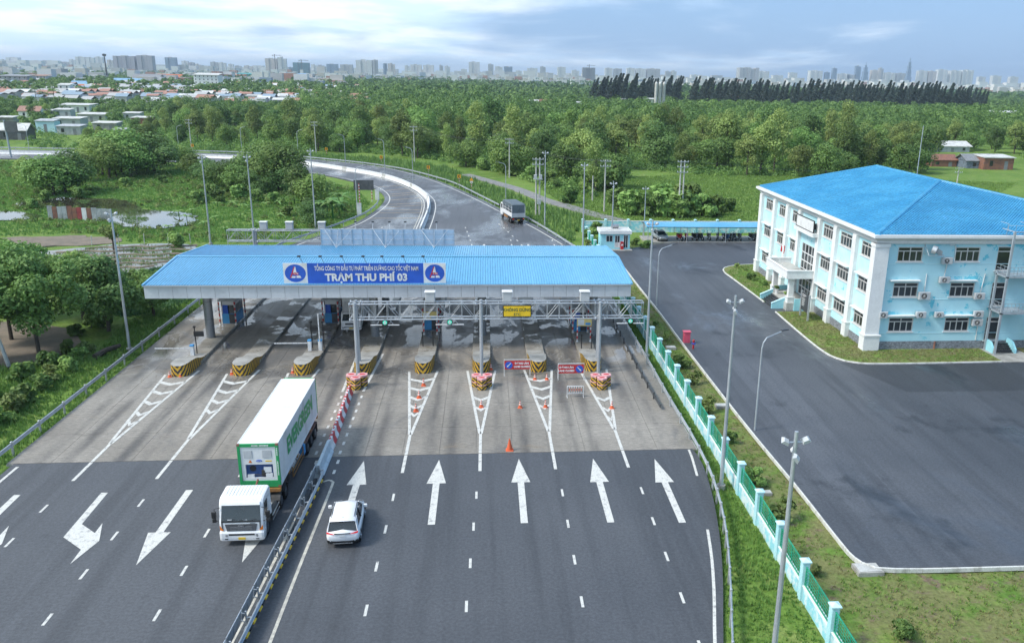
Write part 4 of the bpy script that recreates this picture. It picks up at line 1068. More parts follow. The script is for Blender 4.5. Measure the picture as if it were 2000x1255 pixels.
# ================================================================== vehicles
def pillow(mb, prof, x0, x1, b=.08, ins=.06):
    """side profile [(y,z)] carried from x0 to x1 with softened flanks"""
    cy=sum(p[0] for p in prof)/len(prof); cz=sum(p[1] for p in prof)/len(prof)
    def inset(p):
        d=Vector((p[0]-cy,p[1]-cz)); l=d.length; d=d*((l-ins)/l if l>ins else 1); return (cy+d.x,cz+d.y)
    rows=[(x0,[inset(p) for p in prof]),(x0+b,prof),(x1-b,prof),(x1,[inset(p) for p in prof])]
    n=len(prof); vs=[]
    for x,pr_ in rows: vs+=[(x,y,z) for y,z in pr_]
    fs=[tuple(range(n)),tuple(range(4*n-1,3*n-1,-1))]
    for r_ in range(3):
        for k in range(n): fs.append((r_*n+k,(r_+1)*n+k,(r_+1)*n+(k+1)%n,r_*n+(k+1)%n))
    mb.add(vs,fs)
def wheel(root,x,y,r=.5,w_=.28,dual=False,rim='grille',n=20):
    s=1 if x>0 else -1
    mb=MB(); xs_=(x,x-s*w_) if not dual else (x,x-s*w_*2.1)
    a,b_=sorted(xs_)
    mb.cyl((a,y,r),(a+.04,y,r),r*.9,r,n,False); mb.cyl((a+.04,y,r),(b_-.04,y,r),r,r,n,False); mb.cyl((b_-.04,y,r),(b_,y,r),r,r*.9,n,False)
    mb.cyl((a+.05,y,r),(b_-.05,y,r),r*.92,r*.92,n)
    wl=thing('wheel',(0,0,0)); wl.parent=root
    mb.build('tyre',M['rubber'],wl,local=True)
    mb=MB(); xo=x+s*.005
    mb.cyl((xo-s*.06,y,r),(xo,y,r),r*.58,r*.58,n); mb.cyl((xo-s*.02,y,r),(xo+s*.03,y,r),r*.2,r*.16,10)
    for k in range(8):
        t_=2*PI*k/8; mb.cyl((xo,y+r*.4*math.cos(t_),r+r*.4*math.sin(t_)),(xo+s*.012,y+r*.4*math.cos(t_),r+r*.4*math.sin(t_)),r*.06,r*.06,6)
    mb.build('rim',M[rim],wl,local=True)
    return wl
def P_(root,name,mt,fn,smooth=False):
    mb=MB(); fn(mb); return mb.build(name,mt if not isinstance(mt,str) else M[mt],root,local=True,smooth=smooth)

# --- tractor unit (front at local y = 0, towards the viewer)
tx=-14.15; TY=46.05
tr=thing('truck_tractor',(tx,TY,.003),'white cab-over tractor unit pulling the container','truck',rz=-.006)
cabp=[(.02,.62),(.0,1.42),(.03,1.56),(.3,2.5),(.46,2.74),(.7,2.83),(1.9,2.9),(2.02,2.8),(2.06,2.5),(2.06,1.05),(1.78,1.05),(1.62,1.25),(1.2,1.32),(.78,1.2),(.62,.95),(.6,.62)]
cab=P_(tr,'cab','truckwhite',lambda mb:pillow(mb,cabp,-1.21,1.21,.1,.05))
def roofribs(mb):
    for i in range(11):
        x=-.95+i*.19; mb.prism([(x-.025,.72,2.835),(x+.025,.72,2.835),(x+.025,1.88,2.902),(x-.025,1.88,2.902)],(0,0,.022))
P_(cab,'roof_rib','truckwhite',roofribs)
def wind(mb): mb.prism([(-1.1,.045,1.58),(1.1,.045,1.58),(1.05,.295,2.5),(-1.05,.295,2.5)],(0,-.022,.006))
ws=P_(cab,'windscreen','glass_fan',wind)
P_(ws,'dashboard_clutter','white',lambda mb:(mb.box(-.75,-.5,.034,.036,1.62,1.68),mb.box(.1,.35,.03,.032,1.62,1.66)))
def wip(mb):
    for x in (-.6,0,.6): mb.tube([(x-.2,-.0,1.55),(x+.25,.03,1.68)],.014,4)
P_(cab,'wiper','black',wip)
gr_=P_(cab,'grille','grille',lambda mb:(mb.prism([(-.8,-.02,.97),(.8,-.02,.97),(.9,.0,1.4),(-.9,.0,1.4)],(0,-.02,0)),))
def slats(mb):
    for z in (1.04,1.13,1.22): mb.box(-.62,.62,-.062,-.04,z,z+.035)
P_(gr_,'grille_slat','chrome',slats)
em=[(.17*math.cos(2*PI*i/20),.105*math.sin(2*PI*i/20)) for i in range(20)]
def emb(mb):
    n_=20; vs=[];fs=[]
    for k,(a,b_) in enumerate(em): vs+=[(a,-.075,1.3+b_),(a*.78,-.075,1.3+b_*.74)]
    for k in range(n_): fs.append((2*k,2*((k+1)%n_),2*((k+1)%n_)+1,2*k+1))
    mb.add(vs,fs)
    mb.box(-.1,.1,-.078,-.07,1.285,1.315); mb.prism([(-.12,-.076,1.34),(0,-.076,1.3),(.12,-.076,1.34),(.0,-.076,1.33)],(0,-.004,0)); mb.prism([(-.12,-.076,1.26),(0,-.076,1.27),(.12,-.076,1.26),(.0,-.076,1.3)],(0,-.004,0))
P_(gr_,'emblem_back','grille',lambda mb:mb.prism([(a*1.15,-.05,1.3+b_*1.2) for a,b_ in em],(0,-.022,0)))
P_(gr_,'emblem','chrome',emb)
bumper=[(-.06,.38),(-.09,.55),(-.09,.85),(-.02,.96),(.5,.96),(.55,.8),(.5,.38)]
bu=P_(cab,'bumper','truckwhite',lambda mb:pillow(mb,bumper,-1.23,1.23,.12,.05))
P_(bu,'intake','black',lambda mb:(mb.box(-.72,.72,-.1,-.085,.72,.82),mb.box(-.95,-.78,-.1,-.08,.46,.52),mb.box(.78,.95,-.1,-.08,.46,.52)))
P_(bu,'number_plate','plate_yellow',lambda mb:mb.box(-.2,.2,-.112,-.088,.45,.6))
for s in (-1,1):
    P_(bu,'headlight','tank',lambda mb,s=s:mb.prism([(s*.8,-.1,.64),(s*1.16,-.04,.64),(s*1.2,-.03,.8),(s*.78,-.1,.78)][::s],(0,-.01,0)))
    P_(cab,'indicator','amber',lambda mb,s=s:mb.prism([(s*.98,-.02,1.0),(s*1.19,.02,1.03),(s*1.19,.035,1.3)][::s],(0,-.03,0)))
    P_(cab,'door_window','glass',lambda mb,s=s:mb.prism([(s*1.205,.42,1.65),(s*1.205,1.2,1.7),(s*1.2,1.25,2.42),(s*1.2,.55,2.42)][::s],(s*.012,0,0)))
    P_(cab,'door_handle','black',lambda mb,s=s:mb.box(*sorted((s*1.2,s*1.235)),1.0,1.2,1.45,1.5))
    mi=P_(cab,'mirror','black',lambda mb,s=s:(mb.bbox(*sorted((s*1.36,s*1.62)),.06,.2,1.75,2.15,.03),mb.bbox(*sorted((s*1.38,s*1.6)),.07,.2,1.48,1.7,.03)))
    P_(mi,'mirror_arm','black',lambda mb,s=s:mb.tube([(s*1.15,.2,2.35),(s*1.45,.14,2.3),(s*1.45,.14,1.6),(s*1.18,.1,1.5)],.022,5))
    P_(cab,'step','grille',lambda mb,s=s:mb.box(*sorted((s*.98,s*1.2)),.62,.8,.4,.95))
P_(cab,'cowl_strip','black',lambda mb:mb.prism([(-1.1,.0,1.5),(1.1,.0,1.5),(1.1,.02,1.585),(-1.1,.02,1.585)],(0,-.012,0)))
P_(cab,'visor','truckwhite',lambda mb:mb.prism([(-1.08,.27,2.5),(1.08,.27,2.5),(1.06,.36,2.64),(-1.06,.36,2.64)],(0,-.09,-.01)))
for s in (-1,1):
    P_(cab,'door_seam','grille',lambda mb,s=s:(mb.box(*sorted((s*1.2,s*1.214)),.36,.375,1.1,2.45),mb.box(*sorted((s*1.2,s*1.214)),1.36,1.375,1.35,2.5),mb.box(*sorted((s*1.2,s*1.214)),.375,1.36,2.47,2.485)))
    P_(cab,'corner_panel','grille',lambda mb,s=s:mb.prism([(s*1.0,.0,1.0),(s*1.08,.005,1.0),(s*1.1,.005,1.5),(s*1.02,.0,1.5)][::s],(0,-.012,0)))
P_(cab,'rear_guard','grille',lambda mb:mb.box(-1.1,1.1,2.07,2.2,1.0,1.5))
P_(cab,'cab_badge','grille',lambda mb:mb.box(.5,.78,-.012,.012,1.43,1.455))
P_(tr,'chassis','chassis',lambda mb:(mb.box(-.5,-.3,.5,6.6,.72,.98),mb.box(.3,.5,.5,6.6,.72,.98),mb.box(-.9,.9,3.4,3.5,.7,.95),mb.box(-.4,.4,2.1,2.4,.9,1.35)))
P_(tr,'deck','concrete_pale',lambda mb:mb.box(-.6,.95,2.3,3.25,1.0,1.06))
for s in (-1,1):
    P_(tr,'fuel_tank','tank' if s<0 else 'chassis',lambda mb,s=s:mb.cyl((s*.88,2.25,.7),(s*.88,3.7,.7),.3,.3,14))
    P_(tr,'side_guard','galv',lambda mb,s=s:(mb.box(*sorted((s*1.17,s*1.21)),2.2,3.9,.42,.48),mb.box(*sorted((s*1.17,s*1.21)),2.2,3.9,.72,.78)))
    wheel(tr,s*1.14,1.2,.5,.28); wheel(tr,s*1.18,4.6,.5,.26,True); wheel(tr,s*1.18,5.85,.5,.26,True)
    for yy in (4.6,5.85):
        P_(tr,'mudguard','chassis',lambda mb,s=s,yy=yy:mb.sweep([(0,0,0),(0,.001,0)],[(0,0)]) if False else [mb.add([(s*.62,yy+.58*math.cos(a),.5+.58*math.sin(a)),(s*1.2,yy+.58*math.cos(a),.5+.58*math.sin(a)),(s*1.2,yy+.58*math.cos(b_),.5+.58*math.sin(b_)),(s*.62,yy+.58*math.cos(b_),.5+.58*math.sin(b_))],[(0,1,2,3)]) for a,b_ in [(PI*(.15+.1*k),PI*(.15+.1*(k+1))) for k in range(7)]])
P_(tr,'exhaust','rust',lambda mb:mb.tube([(.35,2.3,1.0),(.35,2.3,2.6),(.5,2.35,3.05)],.06,8))
P_(tr,'fifth_wheel','chassis',lambda mb:mb.box(-.5,.5,4.7,5.6,1.0,1.16))
# --- semi trailer
tl=thing('semi_trailer',(-14.1,50.4,.003),'orange skeletal semi-trailer under the refrigerated container','trailer',rz=-.005)
def fr(mb):
    for s in (-1,1): mb.box(*sorted((s*.4,s*.58)),.1,12.2,1.12,1.42)
    for y in (.05,2.5,5,7.3,9.5,12.0): mb.box(-1.2,1.2,y,y+.22,1.22,1.44)
P_(tl,'frame','chassis_orange',fr)
P_(tl,'front_bolster','chassis_orange',lambda mb:mb.box(-1.2,1.2,-.06,.04,1.24,1.47))
for s in (-1,1):
    for yy in (8.3,9.65,11.0): wheel(tl,s*1.2,yy,.5,.26,True)
    P_(tl,'landing_leg','chassis',lambda mb,s=s:mb.box(*sorted((s*.8,s*.95)),3.2,3.35,.35,1.2))
    P_(tl,'side_rack','chassis_orange',lambda mb,s=s:[mb.tube(q,.04,5) for q in ([(s*1.15,3.6,1.2),(s*1.15,3.6,.5),(s*1.15,6.9,.5),(s*1.15,6.9,1.2)],[(s*1.15,3.6,.85),(s*1.15,6.9,.85)])])
    P_(tl,'air_tank','tank',lambda mb,s=s:(mb.cyl((s*.85,4.1,.85),(s*.85,5.2,.85),.22,.22,12),mb.cyl((s*.85,5.4,.85),(s*.85,6.3,.85),.22,.22,12)))
    P_(tl,'mud_flap','chassis',lambda mb,s=s:mb.box(*sorted((s*.65,s*1.2)),11.75,11.8,.3,1.1))
P_(tl,'tool_box','skyblue_box',lambda mb:mb.bbox(.75,1.18,7.0,7.6,.5,1.3,.03))
P_(tl,'mudguard','rust',lambda mb:[mb.box(*sorted((s*.62,s*1.2)),7.7,11.65,1.06,1.1) for s in (-1,1)])
# --- refrigerated container
cz0,cz1=1.5,4.396
co=thing('shipping_container',(-14.1,50.5,cz0),'long white refrigerated container with green frame and lettering on the trailer','container',rz=-.005)
CL,CW,CHh=12.19,1.219,2.896
P_(co,'side_wall','cont_white',lambda mb:mb.box(-CW+.03,CW-.03,.06,CL-.04,.14,CHh-.03)) if False else None
M['cont_white']=pm('container_white',(.74,.75,.74),.4,c2=(.5,.485,.45),sc_=.7,lo=.48,hi=.8,st=(1,1,.4),grime=.08,obj=True)
M['cont_roof']=pm('container_roof',(.8,.8,.77),.5,c2=(.68,.66,.58),sc_=.7,lo=.5,hi=.75,grime=.08,obj=True)
M['reefer_blue']=pm('unit_blue',(.03,.08,.24),.5,grime=.2,obj=True)
P_(co,'body','cont_white',lambda mb:mb.box(-CW+.03,CW-.03,.3,CL-.04,.12,CHh-.05))
def ribs(mb):
    for i in range(54):
        y=.36+i*.218
        for s in (-1,1): mb.box(*sorted((s*(CW-.029),s*(CW-.012))),y,y+.1,.2,CHh-.16)
P_(co,'side_rib','cont_white',ribs)
def rf(mb):
    mb.box(-CW+.06,CW-.06,.1,CL-.08,CHh-.06,CHh-.02)
    for i in range(20): mb.box(-CW+.12,CW-.12,.4+i*.58,.7+i*.58,CHh-.02,CHh-.008)
P_(co,'roof','cont_roof',rf)
P_(co,'top_rail','cont_white',lambda mb:[mb.box(*sorted((s*(CW-.06),s*CW)),.18,CL-.16,CHh-.14,CHh) for s in (-1,1)])
P_(co,'bottom_rail','cont_white',lambda mb:[mb.box(*sorted((s*(CW-.06),s*CW)),.18,CL-.16,0,.16) for s in (-1,1)])
for y0 in (0,CL-.14):
    for s in (-1,1): P_(co,'corner_post','green_light',lambda mb,s=s,y0=y0:mb.box(*sorted((s*(CW-.16),s*CW)),y0,y0+.14,.13,CHh-.13))
    P_(co,'end_rail','green_light',lambda mb,y0=y0:mb.box(-CW+.16,CW-.16,y0+.005,y0+.13,CHh-.2,CHh-.005))
    P_(co,'end_sill','green_light',lambda mb,y0=y0:mb.box(-CW+.16,CW-.16,y0+.005,y0+.13,0,.42 if y0==0 else .15))
    for s in (-1,1):
        for zz in (0,CHh-.125): P_(co,'corner_casting','rust',lambda mb,s=s,y0=y0,zz=zz:mb.box(*sorted((s*(CW-.16),s*(CW+.004))),y0-.004,y0+.144,zz,zz+.125))
ru=P_(co,'cooling_unit','cont_white',lambda mb:(mb.box(-CW+.17,CW-.17,.06,.3,1.52,CHh-.21),mb.box(-CW+.17,-CW+.4,.06,.3,.43,1.52),mb.box(CW-.4,CW-.17,.06,.3,.43,1.52),mb.box(-CW+.4,CW-.4,.06,.3,.43,.62)))
P_(ru,'machinery_bay','reefer_blue',lambda mb:mb.box(-CW+.4,CW-.4,.2,.31,.62,1.52))
P_(ru,'fan','black',lambda mb:mb.cyl((-.42,.19,1.2),(-.42,.205,1.2),.2,.2,18))
P_(ru,'compressor','chassis',lambda mb:(mb.box(.1,.3,.09,.2,.7,1.1),mb.tube([(-.7,.15,.7),(-.2,.12,.82),(.2,.12,.75),(.6,.15,.9)],.03,5)))
P_(ru,'control_box','white',lambda mb:(mb.box(.25,.7,.1,.2,.95,1.3),mb.box(-.75,-.35,.08,.2,.62,.82),mb.box(.35,.75,.08,.2,.64,.88)))
P_(ru,'access_panel','galv_box',lambda mb:(mb.bbox(-.85,-.35,.035,.06,1.95,2.45,.02),mb.bbox(.25,.8,.035,.06,1.95,2.45,.02)))
P_(ru,'maker_plate','blue',lambda mb:mb.prism([(.02+.19*math.cos(2*PI*i/20),.055,1.76+.07*math.sin(2*PI*i/20)) for i in range(20)],(0,-.012,0)))
P_(ru,'warning_triangle','amber',lambda mb:mb.prism([(-.62,.055,1.64),(-.4,.055,1.64),(-.51,.055,1.84)],(0,-.012,0)))
P_(ru,'yellow_label','yellow',lambda mb:mb.box(.4,.78,.048,.058,1.7,1.78))
text_mesh('plate_lettering','Carrier',.1,M['white'],ru,(.02,.04,1.76),(PI/2,0,0))
text_mesh('lettering','EVERGREEN',1.5,M['green_light'],co,(CW+.012,6.35,1.62),(PI/2,0,PI/2),.055,1.02)
def marks(mb):
    rr=random.Random(3); x=-.35
    while x<.62:
        w_=rr.uniform(.04,.08); 
        if not -.02<x<.06: mb.box(x,x+w_,-.002,.004,CHh-.15,CHh-.06)
        x+=w_+.02
P_(co,'code_marks','white',marks)['kind']='stuff'
def marks2(mb):
    rr=random.Random(4); z=.8
    while z<2.6:
        h_=rr.uniform(.05,.1)
        if not 1.75<z<2.1: mb.box(CW-.11,CW-.05,-.006,-.001,z,z+h_)
        z+=h_+.025
P_(co,'code_marks','white',marks2)['kind']='stuff'

# --- passenger car builder (rear at y = 0, nose towards +y)
def car(name,lab,loc,rz,paint,cat='car',L=4.55,W=.93,H=1.66):
    o=thing(name,loc,lab,cat,rz=rz); k=L/4.6
    st=[(0.0,.74,.5,.86),(.05,.84,.42,.98),(.18,.9,.36,1.06),(.6,.93,.3,1.08),(1.6,.935,.28,1.05),(2.8,.935,.28,1.03),(3.4,.93,.28,1.02),(3.75,.92,.28,.99),(4.2,.88,.3,.9),(4.48,.78,.36,.78),(4.6,.6,.44,.66)]
    W_=W/.935
    def body(mb):
        vs=[];n_=9
        for (y,h_,zb,zt) in st:
            h_*=W_; y*=k
            vs+=[(-h_*.92,y,zb),(-h_*.99,y,zb+.18),(-h_,y,(zb+zt)/2),(-h_*.97,y,zt-.08),(0,y,zt+.03) ,(h_*.97,y,zt-.08),(h_,y,(zb+zt)/2),(h_*.99,y,zb+.18),(h_*.92,y,zb)]
        fs=[]
        for i in range(len(st)-1):
            for j in range(n_): fs.append((i*n_+j,i*n_+(j+1)%n_,(i+1)*n_+(j+1)%n_,(i+1)*n_+j))
        fs+=[tuple(range(n_-1,-1,-1)),tuple(range((len(st)-1)*n_,len(st)*n_))]
        mb.add(vs,fs)
    bd=P_(o,'body',paint,body,smooth=True)
    gst=[(.22,.80,.80,1.04),(.62,.84,.70,H-.10),(.95,.86,.68,H-.03),(1.9,.87,.68,H),(2.5,.87,.67,H-.03),(2.75,.86,.66,H-.09),(3.6,.82,.78,1.0)]
    def green(mb):
        vs=[]
        for (y,hb,ht,z) in gst: vs+=[(-hb*W_,y*k,.98),(-ht*W_,y*k,z),(ht*W_,y*k,z),(hb*W_,y*k,.98)]
        fs=[(0,3,2,1)]
        for i in range(len(gst)-1):
            for j in range(3): fs.append((i*4+j,i*4+j+1,i*4+j+5,i*4+j+4))
        mb.add(vs,fs)
    P_(o,'windows','glass',green)
    def roof(mb):
        vs=[];rows=[(.38,.72,H-.12,.0),(.62,.715,H-.07,.02),(.95,.70,H-.015,.02),(1.9,.70,H+.012,.025),(2.5,.69,H-.015,.02),(2.78,.67,H-.085,.01)]
        for (y,h_,z,c) in rows: vs+=[(-h_*W_,y*k,z-.05),(-h_*W_*.93,y*k,z+.01),(0,y*k,z+.01+c),(h_*W_*.93,y*k,z+.01),(h_*W_,y*k,z-.05)]
        fs=[]
        for i in range(5):
            for j in range(4): fs.append((i*5+j,i*5+j+1,i*5+j+6,i*5+j+5))
        mb.add(vs,fs)
    rfp=P_(o,'roof',paint,roof,smooth=True)
    P_(rfp,'aerial','black',lambda mb:mb.prism([(-.025,.72*k,H-.04),(.025,.72*k,H-.04),(0,.62*k,H+.05)],(0,.06,0)))
    for s in (-1,1):
        P_(rfp,'roof_rail','black',lambda mb,s=s:mb.tube([(s*.63*W_,.75*k,H-.03),(s*.64*W_,1.2*k,H+.03),(s*.64*W_,2.3*k,H+.03),(s*.62*W_,2.65*k,H-.03)],.018,5))
        P_(o,'rear_pillar',paint,lambda mb,s=s:mb.prism([(s*.815*W_,.2*k,1.0),(s*.85*W_,.62*k,1.0),(s*.72*W_,1.0*k,H-.08),(s*.70*W_,.5*k,H-.13)][::s],(s*.03,-.01,0)))
        P_(o,'front_pillar',paint,lambda mb,s=s:mb.tube([(s*.83*W_,3.55*k,1.0),(s*.68*W_,2.75*k,H-.08)],.04,5))
        P_(o,'centre_pillar','black',lambda mb,s=s:mb.tube([(s*.885*W_,1.95*k,1.02),(s*.705*W_,1.9*k,H-.05)],.035,5))
        mi=P_(o,'mirror',paint,lambda mb,s=s:mb.bbox(*sorted((s*.92*W_,s*1.14*W_)),3.1*k,3.25*k,1.0,1.16,.03))
        P_(o,'tail_light','taillight',lambda mb,s=s:mb.prism([(s*.42*W_,-.03,.93),(s*.86*W_,.1,.93),(s*.88*W_,.16,1.03),(s*.5*W_,-.0,.97)][::s],(0,-.02,.01)))
        P_(o,'headlight','tank',lambda mb,s=s:mb.prism([(s*.5*W_,4.56*k,.68),(s*.8*W_,4.42*k,.68),(s*.84*W_,4.32*k,.82),(s*.5*W_,4.5*k,.78)][::-s],(0,.03,.0)))
        P_(o,'sill_trim','black',lambda mb,s=s:mb.box(*sorted((s*.86*W_,s*.925*W_)),.9*k,3.6*k,.24,.42))
        for yy in (.85,3.62):
            wheel(o,s*.935*W_,yy*k,.355,.23,rim='chrome',n=18)
            P_(o,'wheel_arch','black',lambda mb,s=s,yy=yy:[mb.add([(s*.80*W_,yy*k+.40*math.cos(a),.36+.40*math.sin(a)),(s*.945*W_,yy*k+.40*math.cos(a),.36+.40*math.sin(a)),(s*.945*W_,yy*k+.40*math.cos(c),.36+.40*math.sin(c)),(s*.80*W_,yy*k+.40*math.cos(c),.36+.40*math.sin(c))],[(0,1,2,3)]) for a,c in [(PI*i/10,PI*(i+1)/10) for i in range(10)]])
    P_(o,'light_bar','black',lambda mb:mb.box(-.45*W_,.45*W_,-.035,.06,.945,.965))
    P_(o,'number_plate','white',lambda mb:mb.box(-.17,.17,-.03,.02,.76,.88))
    P_(o,'rear_bumper','black',lambda mb:mb.prism([(-.84*W_,.06,.36),(.84*W_,.06,.36),(.86*W_,.03,.56),(.4*W_,-.045,.5),(-.4*W_,-.045,.5),(-.86*W_,.03,.56)],(0,.12,0)))
    P_(o,'skid_plate','chrome',lambda mb:mb.box(-.55*W_,.55*W_,-.02,.05,.33,.39))
    P_(o,'grille','black',lambda mb:mb.box(-.55*W_,.55*W_,4.5*k,4.57*k,.48,.64))
    P_(o,'underbody','black',lambda mb:mb.box(-.7*W_,.7*W_,.3*k,4.2*k,.2,.34))
    return o
car('suv','white five-door SUV driving towards the toll lanes',(-8.42,45.35,.003),R(2.5),M['carwhite'],W=.94,L=4.6)
car('parked_car','silver hatchback parked at the left end of the shed',(28.9,146.0,.04),R(187),M['silver'],L=4.3,W=.88,H=1.5)

# --- box truck under the canopy
bt=thing('box_truck',(-14.25,89.4,.01),'white box truck facing the camera under the canopy','truck')
cp2=[(.02,.5),(0,1.15),(.03,1.25),(.35,2.0),(.55,2.12),(1.7,2.15),(1.75,.7),(.2,.5)]
c2_=P_(bt,'cab','truckwhite',lambda mb:pillow(mb,cp2,-1.02,1.02,.1,.05))
P_(c2_,'windscreen','glass_fan',lambda mb:mb.prism([(-.9,.04,1.28),(.9,.04,1.28),(.82,.33,1.94),(-.82,.33,1.94)],(0,-.02,0)))
P_(c2_,'grille','grille',lambda mb:mb.box(-.6,.6,-.03,.02,.86,1.05))
P_(c2_,'bumper','truckwhite',lambda mb:pillow(mb,[(-.08,.35),(-.1,.6),(.0,.72),(.4,.72),(.4,.35)],-1.04,1.04,.1,.04))
P_(c2_,'number_plate','plate_yellow',lambda mb:mb.box(-.2,.2,-.125,-.095,.45,.58))
P_(c2_,'intake','black',lambda mb:mb.box(-.7,.7,-.118,-.09,.61,.67))
for s in (-1,1):
    P_(c2_,'headlight','tank',lambda mb,s=s:mb.box(*sorted((s*.62,s*.95)),-.112,-.08,.5,.62))
    P_(c2_,'mirror','black',lambda mb,s=s:mb.bbox(*sorted((s*1.08,s*1.25)),.1,.2,1.3,1.75,.03))
    P_(c2_,'door_window','glass',lambda mb,s=s:mb.box(*sorted((s*1.0,s*1.025)),.5,1.4,1.3,1.95))
    wheel(bt,s*.98,1.0,.42,.24); wheel(bt,s*1.02,5.2,.42,.24,True)
bx2=P_(bt,'cargo_box','truckwhite',lambda mb:mb.bbox(-1.12,1.12,1.9,7.6,.95,3.3,.05))
P_(bx2,'wind_deflector','truckwhite',lambda mb:mb.prism([(-.85,.6,2.17),(.85,.6,2.17),(.85,1.7,2.9),(-.85,1.7,2.9)],(0,.12,.0)))
def ringf(mb):
    vs=[];fs=[]; n_=22
    for i in range(n_):
        a=2*PI*i/n_; vs+=[(.3*math.cos(a),1.16,2.62+.17*math.sin(a)),(.23*math.cos(a),1.16,2.62+.11*math.sin(a))]
    for i in range(n_): fs.append((2*i,2*i+1,2*((i+1)%n_)+1,2*((i+1)%n_)))
    mb.add(vs,fs); mb.box(-.2,.2,1.13,1.15,2.6,2.64)
P_(bx2,'emblem','red',ringf)
P_(bt,'chassis','chassis',lambda mb:mb.box(-.45,.45,.4,7.4,.55,.9))

# --- covered army-style lorry on the bend (rear at y = 0)
ct=thing('covered_lorry',(5.75,159.6,.003),'white lorry with grey tarpaulin cover leaving along the bend','truck',rz=R(13))
P_(ct,'cab','truckwhite',lambda mb:pillow(mb,[(7.0,.9),(7.0,2.9),(7.15,3.0),(8.55,2.9),(8.85,1.9),(8.95,1.1),(8.9,.6),(7.3,.6)],-1.18,1.18,.1,.05))
P_(ct,'cab_window','glass',lambda mb:[mb.box(*sorted((s*1.17,s*1.195)),7.4,8.3,1.9,2.7) for s in (-1,1)])
P_(ct,'bed_floor','chassis',lambda mb:mb.box(-1.22,1.22,.0,6.9,1.1,1.25))
for s in (-1,1):
    P_(ct,'side_board','truckwhite',lambda mb,s=s:mb.box(*sorted((s*1.2,s*1.25)),.02,6.88,1.26,2.0))
    for j in range(4): P_(ct,'side_stake','truckwhite',lambda mb,s=s,j=j:mb.box(*sorted((s*1.19,s*1.27)),.02+j*2.26,.12+j*2.26,1.2,3.1))
    P_(ct,'side_rail','truckwhite',lambda mb,s=s:mb.box(*sorted((s*1.2,s*1.24)),.05,6.85,2.42,2.47))
    P_(ct,'tarp_valance','tarp',lambda mb,s=s:mb.box(*sorted((s*1.24,s*1.265)),-.01,6.95,2.85,3.35))
    for yy in (1.3,2.6): wheel(ct,s*1.2,yy,.5,.26,True)
    wheel(ct,s*1.16,7.7,.5,.28)
    P_(ct,'side_box','chassis_orange',lambda mb,s=s:mb.box(*sorted((s*.8,s*1.15)),3.6,6.3,.6,1.05))
    P_(ct,'mirror','black',lambda mb,s=s:mb.bbox(*sorted((s*1.3,s*1.5)),8.6,8.7,2.1,2.6,.03))
P_(ct,'tarp_roof','tarp',lambda mb:pillow(mb,[(0.0,3.2),(-.02,3.45),(.3,3.62),(3.4,3.7),(6.6,3.62),(6.95,3.4),(6.95,3.2)],-1.27,1.27,.22,.12))
P_(ct,'tarp_curtain','tarp',lambda mb:(mb.box(-1.2,-.02,-.03,.02,2.0,3.4),mb.box(.0,1.2,-.045,.005,2.0,3.4)))
P_(ct,'tailgate','galv_box',lambda mb:mb.box(-1.24,1.24,-.05,.01,1.2,1.98))
P_(ct,'rear_frame','truckwhite',lambda mb:[mb.box(*sorted((s*1.2,s*1.28)),-.06,.04,1.1,3.3) for s in (-1,1)])
P_(ct,'tail_lights','taillight',lambda mb:[mb.box(*sorted((s*.85,s*1.1)),-.03,.02,.85,.97) for s in (-1,1)])
P_(ct,'chassis','chassis',lambda mb:(mb.box(-.5,.5,.1,8.2,.75,1.1),mb.box(-1.1,1.1,.0,.15,.6,.8)))
P_(ct,'number_plate','plate_yellow',lambda mb:mb.box(-.2,.2,-.04,-.005,.62,.78))
# --- delivery lorry far along the left road
fl=thing('delivery_lorry',(-112,288.3,0),'small blue and white lorry half hidden by trees on the far left road','truck',rz=R(90))
P_(fl,'cargo_box','skyblue_box',lambda mb:mb.bbox(-1.15,1.15,0,4.6,.8,2.8,.04)); P_(fl,'box_band','white',lambda mb:mb.box(-1.17,1.17,.1,4.5,2.3,2.7))
P_(fl,'cab','truckwhite',lambda mb:pillow(mb,[(4.8,.5),(4.8,2.2),(6.0,2.2),(6.4,1.3),(6.4,.5)],-1.05,1.05,.1,.05))
P_(fl,'cab_window','glass',lambda mb:[mb.box(*sorted((s*1.04,s*1.06)),5.0,5.9,1.4,2.0) for s in (-1,1)])
for s in (-1,1): wheel(fl,s*1.05,1.2,.42,.25); wheel(fl,s*1.0,5.5,.42,.25)

